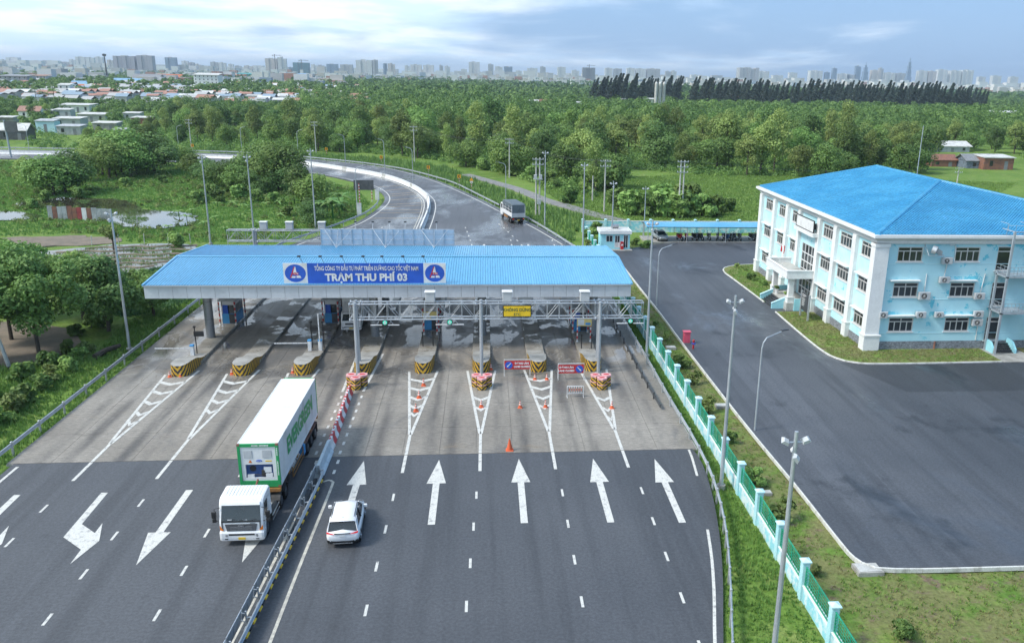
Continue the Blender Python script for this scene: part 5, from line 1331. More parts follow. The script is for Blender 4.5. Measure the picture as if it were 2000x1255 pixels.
# --- motorcycles under the shed
def bike(paint):
    o=thing('motorcycle',(0,0,0))
    for y in (-.62,.62):
        w_=thing('wheel',(0,0,0)); w_.parent=o
        mb=MB(); mb.cyl((-.05,y,.29),(.05,y,.29),.29,.29,14); mb.build('tyre',M['rubber'],w_,local=True)
        mb=MB(); mb.cyl((-.055,y,.29),(.055,y,.29),.16,.16,10); mb.build('rim',M['chrome'],w_,local=True)
    P_(o,'body',paint,lambda mb:pillow(mb,[(-.75,.62),(-.8,.75),(-.3,.78),(-.05,.55),(.2,.5),(.3,.85),(.42,1.0),(.52,.85),(.45,.45),(.3,.3),(-.2,.28),(-.4,.4)],-.14,.14,.05,.04))
    P_(o,'seat','black',lambda mb:mb.bbox(-.13,.13,-.75,-.05,.76,.86,.03))
    P_(o,'fork','chrome',lambda mb:[mb.tube([(s*.08,.62,.3),(s*.08,.42,.95)],.022,5) for s in (-1,1)])
    P_(o,'handlebar','black',lambda mb:mb.tube([(-.34,.3,1.05),(-.12,.4,1.0),(.12,.4,1.0),(.34,.3,1.05)],.02,5))
    P_(o,'headlight','tank',lambda mb:mb.ell((0,.52,.92),.09,.05,.09,8,5))
    P_(o,'mirror','black',lambda mb:[(mb.tube([(s*.28,.33,1.05),(s*.34,.36,1.25)],.01,4),mb.ell((s*.35,.36,1.28),.06,.02,.04,6,4)) for s in (-1,1)])
    P_(o,'exhaust','chrome',lambda mb:mb.tube([(.14,.1,.3),(.16,-.3,.3),(.16,-.8,.38)],.04,6))
    return o
bm=[M['black'],M['steel_dark'],M['reefer_blue'],M['red']]
bp_=[bike(m_) for m_ in bm]
used=set()
bx=[(32.4,0,'lying furthest left under the shed, beside the silver car',3),(33.6,0,'with red bodywork near the silver car',3),(35.1,0,'third from the silver car',0),(36.0,0,'fourth from the silver car',0),(37.5,1,'alone between two groups under the shed',1),(39.0,1,'fifth from the right end group',1),(39.9,0,'at the left of the crowded group',0),(40.6,0,'second in the crowded group',2),(41.3,0,'third in the crowded group',0),(42.0,1,'fourth in the crowded group',0),(42.8,0,'at the right of the crowded group',1),(45.0,0,'left of the two nearest the office',0),(45.8,0,'right of the two nearest the office',2),(46.6,0,'at the right end post of the shed',0)]
for i,(x,k,lab,c) in enumerate(bx):
    loc=(x,143.6+random.uniform(-.4,.4),.04); rz=R(180+random.uniform(-22,22))
    if c not in used: used.add(c); o=bp_[c]; o.scale=(1.25,)*3; o.location=loc; o.rotation_euler=(0,0,rz)
    else: o=dup(bp_[c],loc,rz)
    tag(o,('red' if c==3 else 'dark')+' motorcycle '+lab,'motorcycle','motorcycles under the parking shed')
# ================================================================== office building
BX0,BX1,BY0,BY1=38.5,69.6,81.6,119.2
off=thing('office_building',(BX0,BY0,0),'three storey pale blue office with bright blue tiled hip roof','building')
m,t,b=newmat('peeling_blue_render'); v=pos(t); s_=N(t,'ShaderNodeSeparateXYZ'); t.links.new(v,s_.inputs[0])
base=mixc(t,rng_(t,noise(t,v,.35,5,.6),.35,.7),(.40,.69,.77),(.48,.75,.81))
base=mixc(t,ma(t,'MULTIPLY',rng_(t,noise(t,v,.9,5,.6,st=(1,1,.15)),.5,.8),.18),base,(.28,.5,.56))
# the top coat has flaked most below the storey bands
zz_=ma(t,'MODULO',ma(t,'ADD',s_.outputs[2],-.4),3.65)
band=ma(t,'MULTIPLY',rng_(t,zz_,3.1,3.6),1.0); band2=rng_(t,zz_,.0,.0001)
band=ma(t,'ADD',rng_(t,ma(t,'ABSOLUTE',ma(t,'SUBTRACT',zz_,3.55)),.95,.1),0)
pn_=noise(t,v,1.1,7,.68); pk=ma(t,'ADD',pn_,ma(t,'MULTIPLY',band,.11))
pk2=ma(t,'MULTIPLY',rng_(t,pk,.585,.6),rng_(t,noise(t,v,.23,4,.5),.42,.52))
col=mixc(t,pk2,base,(.14,.55,.68))
t.links.new(col,b.inputs['Base Color']); b.inputs['Roughness'].default_value=.7
bump(t,b,noise(t,v,30,3,.6),.08)
M['peel']=m
m,t,b=newmat('faded_pale_render'); v=pos(t)
col=mixc(t,rng_(t,noise(t,v,.5,5,.6),.35,.7),(.46,.76,.82),(.58,.81,.85))
col=mixc(t,ma(t,'MULTIPLY',rng_(t,noise(t,v,1.2,7,.68),.6,.62),rng_(t,noise(t,v,.3,3,.5),.46,.55)),col,(.2,.6,.7))
t.links.new(col,b.inputs['Base Color']); b.inputs['Roughness'].default_value=.7; M['pale_cyan_w']=m
m,t,b=newmat('ledger_stone'); v=pos(t)
bk=N(t,'ShaderNodeTexBrick'); bk.inputs['Scale'].default_value=2.4; bk.inputs['Mortar Size'].default_value=.02
bk.inputs['Color1'].default_value=(.2,.22,.25,1); bk.inputs['Color2'].default_value=(.34,.36,.39,1); bk.inputs['Mortar'].default_value=(.08,.085,.09,1)
bk.inputs['Brick Width'].default_value=.6; bk.inputs['Row Height'].default_value=.2
cmb_=N(t,'ShaderNodeCombineXYZ'); sx_=N(t,'ShaderNodeSeparateXYZ'); t.links.new(v,sx_.inputs[0])
t.links.new(ma(t,'ADD',sx_.outputs[0],sx_.outputs[1]),cmb_.inputs[0]); t.links.new(sx_.outputs[2],cmb_.inputs[1]); t.links.new(cmb_.outputs[0],bk.inputs['Vector'])
col=mixc(t,1.0,bk.outputs[0],rng_(t,noise(t,v,5,5,.7),.25,.75,.55,1.3),'MULTIPLY'); t.links.new(col,b.inputs['Base Color']); b.inputs['Roughness'].default_value=.85
bump(t,b,bk.outputs['Fac'],-.6,.05); M['stone']=m
Z3=[(1.95,3.42),(5.6,7.07),(9.22,10.7)]
WW=[(82.5,85.4),(87.95,91.0),(93.2,96.05),(103.85,106.7),(109.05,111.85),(114.5,117.5)]
SW=[(40.6,43.22),(46.6,49.22)]
SD=[(51.08,52.58)]
SE=[(56.0,58.6),(61.5,64.1),(66,68.4)]
def facade(name,axis,plane,lo,hi,zlo,zhi,opens,mt,inward,dep=.16):
    """wall with real openings; axis 'x' = wall along x at y=plane"""
    us=sorted({lo,hi,*[o[0] for o in opens],*[o[1] for o in opens]}); zs=sorted({zlo,zhi,*[o[2] for o in opens],*[o[3] for o in opens]})
    pt=(lambda u,z,d=0:(u,plane+inward*d,z)) if axis=='x' else (lambda u,z,d=0:(plane+inward*d,u,z))
    mb=MB()
    for i in range(len(us)-1):
        for j in range(len(zs)-1):
            um,zm=(us[i]+us[i+1])/2,(zs[j]+zs[j+1])/2
            if any(o[0]<um<o[1] and o[2]<zm<o[3] for o in opens): continue
            q=[pt(us[i],zs[j]),pt(us[i+1],zs[j]),pt(us[i+1],zs[j+1]),pt(us[i],zs[j+1])]; mb.poly(q if axis=='x' else q[::-1])
    for (a,b_,c,d) in opens:
        for (u0,z0),(u1,z1) in (((a,c),(b_,c)),((b_,c),(b_,d)),((b_,d),(a,d)),((a,d),(a,c))):
            mb.poly([pt(u0,z0),pt(u1,z1),pt(u1,z1,dep),pt(u0,z0,dep)])
    return mb.build(name,mt,off)
opW=[(a,b_,c,d) for a,b_ in WW for c,d in Z3]+[(97.95,102.35,.95,7.4)]
opS=[(a,b_,c,d) for a,b_ in SW for c,d in Z3]+[(a,b_,c,d) for a,b_ in SD for c,d in ((.95,3.42),(4.6,7.07),(8.3,10.75))]+[(a,b_,c,d) for a,b_ in SE for c,d in Z3]
facade('front_wall','y',BX0,BY0,BY1,.9,11.1,opW,M['pale_cyan_w'] if 'pale_cyan_w' in M else M['pale_cyan'],1)
facade('end_wall','x',BY0,BX0,BX1,.9,11.1,opS,M['peel'],1)
mb=MB(); mb.add([(BX0,BY1,0),(BX1,BY1,0),(BX1,BY0,0),(BX0,BY0,0),(BX0,BY1,11.1),(BX1,BY1,11.1),(BX1,BY0,11.1),(BX0,BY0,11.1)],[(0,1,5,4)[::-1],(1,2,6,5)[::-1]]); mb.build('rear_walls',M['cyan'],off)
mb=MB(); mb.box(BX0-.06,BX1+.04,BY0-.06,BY0,-.1,.92); mb.box(BX0-.06,BX0,BY0,98.0,-.1,.92); mb.box(BX0-.06,BX0,102.4,BY1,-.1,.92); mb.build('stone_plinth',M['stone'],off)
def window(axis,plane,a,b_,c,d,inward,cols=4,transom=.42,dep=.12,parent=None):
    w_=thing('window',(0,0,0)); w_.parent=off; WL[w_.name]=WL[off.name]
    def bx_(mb,u0,u1,z0,z1,d0,d1):
        lo_,hi_=sorted((plane+inward*d0,plane+inward*d1))
        if axis=='x': mb.box(u0,u1,lo_,hi_,z0,z1)
        else: mb.box(lo_,hi_,u0,u1,z0,z1)
    zt=d-transom
    mb=MB(); f=.09
    bx_(mb,a,a+f,c,d,.03,dep); bx_(mb,b_-f,b_,c,d,.03,dep); bx_(mb,a+f,b_-f,c,c+f,.03,dep); bx_(mb,a+f,b_-f,d-f,d,.03,dep); bx_(mb,a+f,b_-f,zt-.05,zt+.05,.03,dep)
    st=(b_-a)/cols
    for k in range(1,cols): bx_(mb,a+k*st-.045,a+k*st+.045,c+f,zt-.05,.035,dep)
    if cols>1: bx_(mb,(a+b_)/2-.045,(a+b_)/2+.045,zt+.05,d-f,.035,dep)
    fr_=mb.build('frame',M['frame'],w_)
    for k in range(cols):
        mb=MB(); bx_(mb,a+k*st+.02,a+(k+1)*st-.02,c+.02,zt,dep-.02-(.012 if k%2 else 0),dep); mb.build('pane',M['glass_office'],w_)
    mb=MB(); bx_(mb,a+.02,b_-.02,zt,d-.02,dep-.02,dep); mb.build('pane',M['glass_office'],w_)
    mb=MB(); bx_(mb,a-.12,b_+.12,c-.09,c,-.1,.03); mb.build('sill',M['plaster_white'],w_)
for c,d in Z3:
    for a,b_ in WW: window('y',BX0,a,b_,c,d,1)
    for a,b_ in SW+SE: window('x',BY0,a,b_,c,d,1)
for c,d in ((.95,3.42),(4.6,7.07),(8.3,10.75)):
    window('x',BY0,51.08,52.58,c,d,1,cols=1,transom=.5)
# glazed entrance bay
en=thing('entrance_glazing',(0,0,0)); en.parent=off; WL[en.name]=WL[off.name]
mb=MB(); mb.box(38.62,38.66,97.95,102.35,.95,7.4); mb.build('pane',M['glass_office'],en)
mb=MB()
for yy in (97.95,99.05,100.15,101.25,102.25): mb.box(38.54,38.62,yy,yy+.1,.95,7.4)
for zz in (.95,2.0,3.1,4.2,5.2,6.2,7.3): mb.box(38.55,38.615,97.95,102.35,zz,zz+.1)
mb.build('frame',M['white'],en)
# string lines, pilasters, cornice
for zz in (1.75,5.3,8.98):
    mb=MB(); mb.box(BX0,BX1,BY0-.03,BY0,zz,zz+.05); mb.build('string_band',M['pale_cyan'],off)
PIL=[(86.1,87.0),(91.4,92.3),(96.35,97.25),(102.95,103.75),(107.45,108.35),(112.6,113.5),(118.35,119.4)]
for a,b_ in PIL:
    mb=MB(); mb.box(38.1,BX0,a,b_,1.75,11.08); p=mb.build('pilaster',M['plaster_white'],off)
    mb=MB(); mb.box(38.0,BX0,a-.06,b_+.06,-.1,1.6); mb.box(37.94,BX0,a-.12,b_+.12,1.6,1.75); mb.build('pilaster_base',M['plaster_white'],p)
mb=MB(); mb.box(38.05,39.5,81.2,82.15,1.75,11.08); p=mb.build('corner_pier',M['plaster_white'],off)
mb=MB(); mb.box(37.95,39.62,81.08,82.25,-.1,1.6); mb.box(37.88,39.7,81.0,82.32,1.6,1.75); mb.build('pier_base',M['plaster_white'],p)
mb=MB(); mb.box(37.98,39.58,81.12,82.22,10.75,11.08); mb.build('pier_capital',M['plaster_white'],p)
mb=MB(); mb.box(68.2,69.9,81.2,82.15,-.1,11.08); mb.build('corner_pier',M['plaster_white'],off)
prof=[(0,11.05),(.25,11.05),(.35,11.25),(.35,11.35),(.75,11.65),(.85,11.7),(.85,11.98),(0,11.98)]
def corn(mb,pth):
    n_=len(prof); vs=[]
    dirs=[(-1,0),(-1,-1),(1,-1),(1,0)]
    for (x,y,dx,dy) in pth:
        for o,z in prof: vs.append((x+dx*o,y+dy*o,z))
    fs=[]
    for i in range(len(pth)-1):
        for k in range(n_): fs.append((i*n_+k,i*n_+(k+1)%n_,(i+1)*n_+(k+1)%n_,(i+1)*n_+k))
    fs+=[tuple(range(n_-1,-1,-1)),tuple(range((len(pth)-1)*n_,len(pth)*n_))]
    mb.add(vs,fs)
mb=MB(); corn(mb,[(BX0,BY0,-1,-1),(BX1,BY0,1,-1),(BX1,BY1,1,1),(BX0,BY1,-1,1),(BX0,BY0,-1,-1)]); mb.build('cornice',M['plaster_white'],off)
mb=MB(); mb.box(BX0+.01,BX1-.01,BY0+.01,BY1-.01,11.0,11.9); mb.build('roof_slab',M['concrete'],off)
# tiled hip roof, real courses and waves
RZ0,RZ1=12.0,15.1; RX=54.0; RYF,RYB=100.4,118.0
ex0,ex1,ey0,ey1=BX0-.45,BX1+.45,BY0-.45,BY1+.3
m,t,b=newmat('blue_roof_tile'); v=pos(t)
col=mixc(t,rng_(t,noise(t,v,.25,5,.6),.35,.68),(.045,.27,.48),(.07,.33,.54))
col=mixc(t,ma(t,'MULTIPLY',rng_(t,noise(t,v,.5,6,.65),.6,.78),.5),col,(.16,.42,.74))
col=mixc(t,ma(t,'MULTIPLY',rng_(t,noise(t,v,.8,6,.7,st=(.25,1.2,1)),.52,.76),.4),col,(.03,.16,.3))
col=mixc(t,1.0,col,rng_(t,noise(t,v,3,4,.65),.25,.75,.76,1.14),'MULTIPLY')
t.links.new(col,b.inputs['Base Color']); b.inputs['Roughness'].default_value=.5; M['bluetile']=m
def tile_plane(P0,P1,Q0,Q1,courses,tw):
    """eave P0->P1, top Q0->Q1; waves run along the eave"""
    P0,P1,Q0,Q1=map(Vector,(P0,P1,Q0,Q1)); L=(P1-P0).length; up=(P1-P0).cross(Q0-P0); up.normalize(); up=up if up.z>0 else -up
    eu=(P1-P0).normalized(); vs=[];fs=[]
    for i in range(courses):
        t0,t1=i/courses,(i+1.12)/courses; t1=min(t1,1)
        a0,a1=P0.lerp(Q0,t0),P1.lerp(Q1,t0); b0,b1=P0.lerp(Q0,t1),P1.lerp(Q1,t1)
        s0=(a0-P0).dot(eu); s1=(a1-P0).dot(eu); s=s0; us=[]
        k=math.ceil(s0/(tw/4)); us=[s0]+[j*tw/4 for j in range(k,int(s1/(tw/4))+1) if s0<j*tw/4<s1]+[s1]
        base=len(vs)
        for u in us:
            w_=.045*math.sin(2*PI*u/tw)
            f=(u-s0)/max(s1-s0,1e-6)
            # upper row keeps the same u so that the waves run straight up the slope
            top_s0=(b0-P0).dot(eu); top_s1=(b1-P0).dot(eu); uu=min(max(u,top_s0),top_s1) if top_s1>top_s0 else top_s0
            row0=P0+eu*u+(a0-P0-eu*s0); row1=P0+eu*uu+(b0-P0-eu*top_s0)
            vs+=[row0+up*(w_+.1),row1+up*(w_+.012)]
            vs+=[row0+up*(w_*.2)]
        n_=len(us)
        for j in range(n_-1):
            q=base+3*j; fs.append((q,q+3,q+4,q+1)); fs.append((q+2,q+5,q+3,q))
    mb=MB(); mb.add(vs,fs); return mb
tile_plane((ex0,ey1,RZ0),(ex0,ey0,RZ0),(RX,RYB,RZ1),(RX,RYF,RZ1),36,.34).build('tile_field',M['bluetile'],off)['kind']='stuff'
tile_plane((ex0,ey0,RZ0),(ex1,ey0,RZ0),(RX,RYF,RZ1),(RX,RYF,RZ1),50,.34).build('tile_field',M['bluetile'],off)['kind']='stuff'
mb=MB(); mb.poly([(ex1,ey0,RZ0),(ex1,ey1,RZ0),(RX,RYB,RZ1),(RX,RYF,RZ1)]); mb.poly([(ex1,ey1,RZ0),(ex0,ey1,RZ0),(RX,RYB,RZ1)]); mb.build('rear_roof',M['bluetile'],off)
def capline(a,b_,wd=.3,h=.2,up=.05):
    a=Vector(a);b_=Vector(b_); n_=int((b_-a).length/.42); u=(b_-a).normalized(); sd=u.cross(Vector((0,0,1))).normalized(); nv=sd.cross(u)
    mb=MB()
    for i in range(n_):
        p=a.lerp(b_,i/n_); q=a.lerp(b_,(i+1.1)/n_); k=.02
        ring=lambda c,e:[c-sd*(wd+e)-nv*.06,c-sd*(wd*.6+e)+nv*(h*.75+e),c+nv*(h+e),c+sd*(wd*.6+e)+nv*(h*.75+e),c+sd*(wd+e)-nv*.06]
        vs=ring(p,k)+ring(q,0); mb.add(vs,[(j,j+1,j+6,j+5) for j in range(4)]+[(4,3,2,1,0)])
    return mb
for a,b_ in (((ex0,ey0,RZ0),(RX,RYF,RZ1)),((RX,RYF,RZ1),(ex1,ey0,RZ0)),((RX,RYF,RZ1),(RX,RYB,RZ1)),((ex0,ey1,RZ0),(RX,RYB,RZ1))):
    capline(a,b_).build('ridge_cap',M['bluetile'],off)
mb=MB(); mb.cyl((61.5,121,0),(61.5,121,20.5),.09,.05,8); o=mb.build('lightning_mast',M['galv']); tag(o,'tall thin lightning mast rising behind the office roof','mast')
# porch with balcony, steps and side walls
po=thing('porch',(0,0,0)); po.parent=off; WL[po.name]=WL[off.name]
mb=MB(); mb.box(35.4,38.4,97.3,104.3,-.1,.93); mb.build('porch_floor',M['concrete_pale'],po)
for yy in (97.55,103.35):
    mb=MB(); mb.box(35.62,36.22,yy,yy+.6,1.65,4.0); mb.box(35.52,36.32,yy-.1,yy+.7,-.1,1.5); mb.box(35.47,36.37,yy-.15,yy+.75,1.5,1.65); mb.build('porch_column',M['plaster_white'],po)
mb=MB(); mb.box(35.0,38.1,96.8,104.5,4.0,4.3); mb.build('balcony_floor',M['concrete_pale'],po)
mb=MB(); mb.box(34.9,35.05,96.7,104.6,4.0,4.9); mb.box(35.05,38.1,96.7,96.85,4.0,4.9); mb.box(35.05,38.1,104.45,104.6,4.0,4.9); mb.build('parapet',M['plaster_white'],po)
mb=MB(); mb.box(34.82,35.13,96.62,104.68,4.9,5.0); mb.box(35.13,38.1,96.62,96.93,4.9,5.0); mb.box(35.13,38.1,104.37,104.68,4.9,5.0); mb.build('parapet_cap',M['plaster_white'],po)
M['granite']=pm('dark_granite',(.03,.032,.035),.25,c2=(.05,.052,.055),sc_=2,grime=.1)
for i in range(5):
    mb=MB(); mb.box(34.1+i*.27,35.4,98.6,102.7,.17*i-.1,.17*i+.16); mb.build('step',M['granite'],po)
for yy in (98.3,102.75):
    mb=MB(); mb.prism([(33.95,yy,-.1),(35.5,yy,-.1),(35.5,yy,1.3),(33.95,yy,.62)][::1],(0,.24,0)); w_=mb.build('side_wall',M['cyan'],po)
    mb=MB(); mb.prism([(33.9,yy-.03,.62),(35.5,yy-.03,1.3),(35.5,yy-.03,1.38),(33.9,yy-.03,.7)],(0,.3,0)); mb.build('coping',M['pale_cyan'],w_)
mb=MB(); mb.box(36.3,38.4,97.15,97.3,-.1,1.45); mb.box(36.3,38.4,104.3,104.45,-.1,1.45); mb.build('porch_wall',M['cyan'],po)
# blank board and flags
bb=thing('blank_board',(37.9,99.7,9.4),'blank white rectangular board with black frame high on the office front','sign')
mb=MB(); mb.box(37.62,37.68,96.9,102.6,9.45,10.72); mb.build('panel',M['white'],bb)
mb=MB(); mb.box(37.58,37.7,96.8,96.9,9.4,10.78); mb.box(37.58,37.7,102.6,102.68,9.4,10.78); mb.box(37.58,37.7,96.9,102.6,9.38,9.45); mb.box(37.58,37.7,96.9,102.6,10.72,10.79); mb.build('frame',M['black'],bb)
for yy in (97.4,102.0): mb=MB(); mb.box(37.68,BX0,yy,yy+.1,9.7,10.4); mb.build('bracket',M['steel_dark'],bb)
mb=MB(); mb.box(37.5,BX0,96.6,103,8.9,9.35); mb.build('lintel',M['plaster_white'],off)
for yy,lab in ((101.7,'left'),(100.6,'right')):
    f=thing('flag',(35.6,yy,4.3),'small red flag on a thin pole at the balcony, %s one'%lab,'flag','flags on the balcony')
    mb=MB(); mb.cyl((35.6,yy,4.3),(35.6,yy,7.3),.025,.02,6); mb.build('pole',M['white'],f)
    mb=MB(); n_=6; vs=[]
    for i in range(n_+1): 
        u=i/n_; vs+=[(35.6+.1*math.sin(u*5+yy),yy-u*.55,7.25-.25*u),(35.6+.12*math.sin(u*5+yy+.6),yy-u*.45,6.65-.35*u)]
    mb.add(vs,[(2*i,2*i+1,2*i+3,2*i+2) for i in range(n_)]); mb.build('cloth',M['red'],f)
ds=thing('directory_sign',(36.25,93.6,.1),'dark directory board with white strips on two steel posts','sign')
for yy in (94.83,92.35):
    mb=MB(); mb.bbox(36.15,36.35,yy-.1,yy+.1,.05,3.1,.02); mb.build('post',M['galv'],ds)
mb=MB(); mb.box(36.2,36.3,92.45,94.73,.95,3.0); bd=mb.build('board',M['steel_dark'],ds)
for i,(a,l) in enumerate(((2.8,1.2),(2.62,.9),(2.35,1.0),(2.15,.9),(1.95,.8),(1.75,.9),(1.55,.7))):
    mb=MB(); mb.box(36.185,36.198,94.55-l,94.55,a-.06,a); mb.build('name_strip',M['white'],bd)
# air conditioners, awnings, pipes, duct
AC=[((45.14,9.72),(46.23,9.08),'below the metal duct'),((45.18,7.75),(46.26,7.13),'left of the upper right awning'),((43.24,6.17),(44.42,5.42),'beside the middle storey left window'),((49.16,6.06),(50.24,5.43),'beside the middle storey right window'),((39.35,4.15),(40.2,3.51),'nearest the corner pier'),((43.24,4.13),(44.27,3.52),'right of the lower left awning'),((45.24,4.09),(46.15,3.54),'left of the lower right awning'),((49.4,4.18),(50.42,3.53),'right of the lower right awning'),((49.35,3.33),(50.48,2.63),'lowest of all on the end wall')]
def ac(x0,z1,x1,z0,lab):
    o=thing('air_conditioner',((x0+x1)/2,BY0,z0),'white air conditioner unit '+lab,'air conditioner','air conditioners on the office end wall')
    mb=MB(); mb.bbox(x0,x1,BY0-.48,BY0-.12,z0,z1,.03); c=mb.build('case',M['galv_box'],o)
    cx,cz=x0+(x1-x0)*.42,(z0+z1)/2; r=(z1-z0)*.4
    mb=MB(); mb.cyl((cx,BY0-.49,cz),(cx,BY0-.479,cz),r,r,18); g=mb.build('fan_well',M['steel_dark'],c)
    mb=MB(); mb.cyl((cx,BY0-.505,cz),(cx,BY0-.492,cz),r*.3,r*.3,10)
    for k in range(6):
        a=PI*k/6; mb.box(cx-.008,cx+.008,BY0-.5,BY0-.493,cz-r,cz+r) if k==0 else mb.tube([(cx-r*math.cos(a),BY0-.497,cz-r*math.sin(a)),(cx+r*math.cos(a),BY0-.497,cz+r*math.sin(a))],.008,3)
    mb.build('fan_guard',M['frame'],c)
    for xx in (x0+.15,x1-.15):
        mb=MB(); mb.box(xx-.03,xx+.03,BY0-.45,BY0,z0-.06,z0); mb.build('bracket',M['white'],o)
for a,b_,lab in AC: ac(a[0],a[1],b_[0],b_[1],lab)
for x0,x1,z in ((40.1,43.2,7.3),(46.2,49.2,7.3),(40.2,43.15,3.66),(46.2,49.35,3.66)):
    mb=MB(); mb.box(x0,x1,BY0-.5,BY0,z,z+.1); mb.build('awning',M['plaster_white'],off)
for c,d in Z3[:2]:
    for a,b_ in WW:
        mb=MB(); mb.box(BX0-.45,BX0,a-.25,b_+.25,d+.22,d+.32); mb.build('awning',M['plaster_white'],off)
for pts in ([(43.9,BY0-.06,8.0),(43.9,BY0-.06,6.2)],[(50.1,BY0-.06,8.0),(49.9,BY0-.06,6.1)],[(45.9,BY0-.06,9.0),(45.75,BY0-.06,7.7)],[(46.6,BY0-.08,9.3),(46.5,BY0-.08,10.9),(45.8,BY0-.3,10.95)],[(50.2,BY0-.05,2.6),(50.2,BY0-.05,1.0)],[(45.8,BY0-.1,.9),(45.8,BY0-.1,-.1)]):
    mb=MB(); mb.tube(pts,.05 if pts[0][2]>1 else .1,8); mb.build('pipe',M['white'] if pts[0][2]>1 else M['rust'],off)
du=thing('exhaust_duct',(44,BY0-.5,10.1),'grey metal exhaust fan duct under the office cornice','duct')
mb=MB(); mb.cyl((43.75,BY0-.7,10.62),(44.1,BY0-.95,10.5),.42,.42,18); mb.build('fan_drum',M['galv'],du)
mb=MB(); mb.prism([(44.0,BY0-1.0,10.85),(44.0,BY0-.5,10.85),(44.7,BY0-.5,10.45),(44.7,BY0-1.0,10.45)],(0,0,-.5)); mb.build('outlet',M['tin'],du)
mb=MB()
for q in ([(43.3,BY0-.02,11.0),(43.3,BY0-.02,10.05),(43.3,BY0-1.1,10.05),(43.3,BY0-.02,11.0)],[(43.3,BY0-1.1,10.05),(44.9,BY0-1.1,10.05),(44.9,BY0-.02,10.0)]): mb.tube(q,.03,5)
mb.build('bracket',M['galv_pole'],du)
# outside fire stair
fs_=thing('fire_stair',(54,80,0),'grey steel outside fire stair at the right end of the office','stair')
for xx,yy in ((51.15,79.4),(51.15,81.2),(58.2,79.4)):
    mb=MB(); mb.box(xx-.1,xx+.1,yy-.1,yy+.1,0,12.6 if yy<80 else 8.4); mb.build('post',M['galv_pole'],fs_)
for zz in (4.45,8.15):
    mb=MB(); mb.box(51.05,54.2,79.3,81.55,zz-.14,zz); mb.build('landing',M['galv_pole'],fs_)
    mb=MB()
    for h in (.3,.6,.95): mb.tube([(51.1,81.3,zz+h),(51.1,79.36,zz+h),(54.2,79.36,zz+h)],.025,5)
    for yy in (80,80.7): mb.tube([(51.1,yy,zz),(51.1,yy,zz+.95)],.02,4)
    for j in range(8): mb.tube([(51.3+j*.4,79.36,zz),(51.3+j*.4,79.36,zz+.95)],.02,4)
    mb.build('railing',M['galv'],fs_)
for z0,z1,xa,xb,yo in ((.4,4.45,58.0,54.2,79.5),(4.45,8.15,58.0,54.2,80.6)):
    for j in range(15):
        f=(j+.5)/15; mb=MB(); x=xb+(xa-xb)*(1-f); mb.box(x-.13,x+.13,yo,yo+.95,z0+(z1-z0)*f-.02,z0+(z1-z0)*f+.02); mb.build('tread',M['galv_pole'],fs_)
    mb=MB()
    for yy in (yo,yo+.95):
        mb.prism([(xa,yy-.02,z0-.15),(xb,yy-.02,z1-.15),(xb,yy-.02,z1+.08),(xa,yy-.02,z0+.08)],(0,.04,0)); mb.tube([(xa,yy,z0+.95),(xb,yy,z1+.95)],.025,5); mb.tube([(xa,yy,z0+.5),(xb,yy,z1+.5)],.02,5)
    mb.build('stringer',M['galv'],fs_)
mb=MB()
for xx in (51.15,53.2): mb.tube([(xx,80.6,12.5),(xx,80.6,13.2),(xx,82.0,13.2)],.03,5)
mb.tube([(51.15,79.4,12.6),(51.15,81.5,12.6)],.05,5); mb.tube([(51.15,79.4,12.6),(58.2,79.4,12.6)],.05,5)
for j in range(8): mb.tube([(51.2+j*.9,80.8,12.0),(51.2+j*.9,80.8,13.0)],.02,4)
mb.tube([(51.2,80.8,13.0),(58,80.8,13.0)],.025,5); mb.build('roof_rail',M['galv'],fs_)
for i in range(5):
    mb=MB(); mb.box(51.5,53.5,79.9+i*.28,81.5,.16*i,.16*i+.15); mb.build('entry_step',M['granite'],fs_)
for xx in (51.2,53.55):
    mb=MB(); mb.prism([(xx,79.8,0),(xx,81.5,0),(xx,81.5,1.2),(xx,80.5,1.1),(xx,79.8,.45)],(.22,0,0)); mb.build('entry_wall',M['cyan'],fs_)
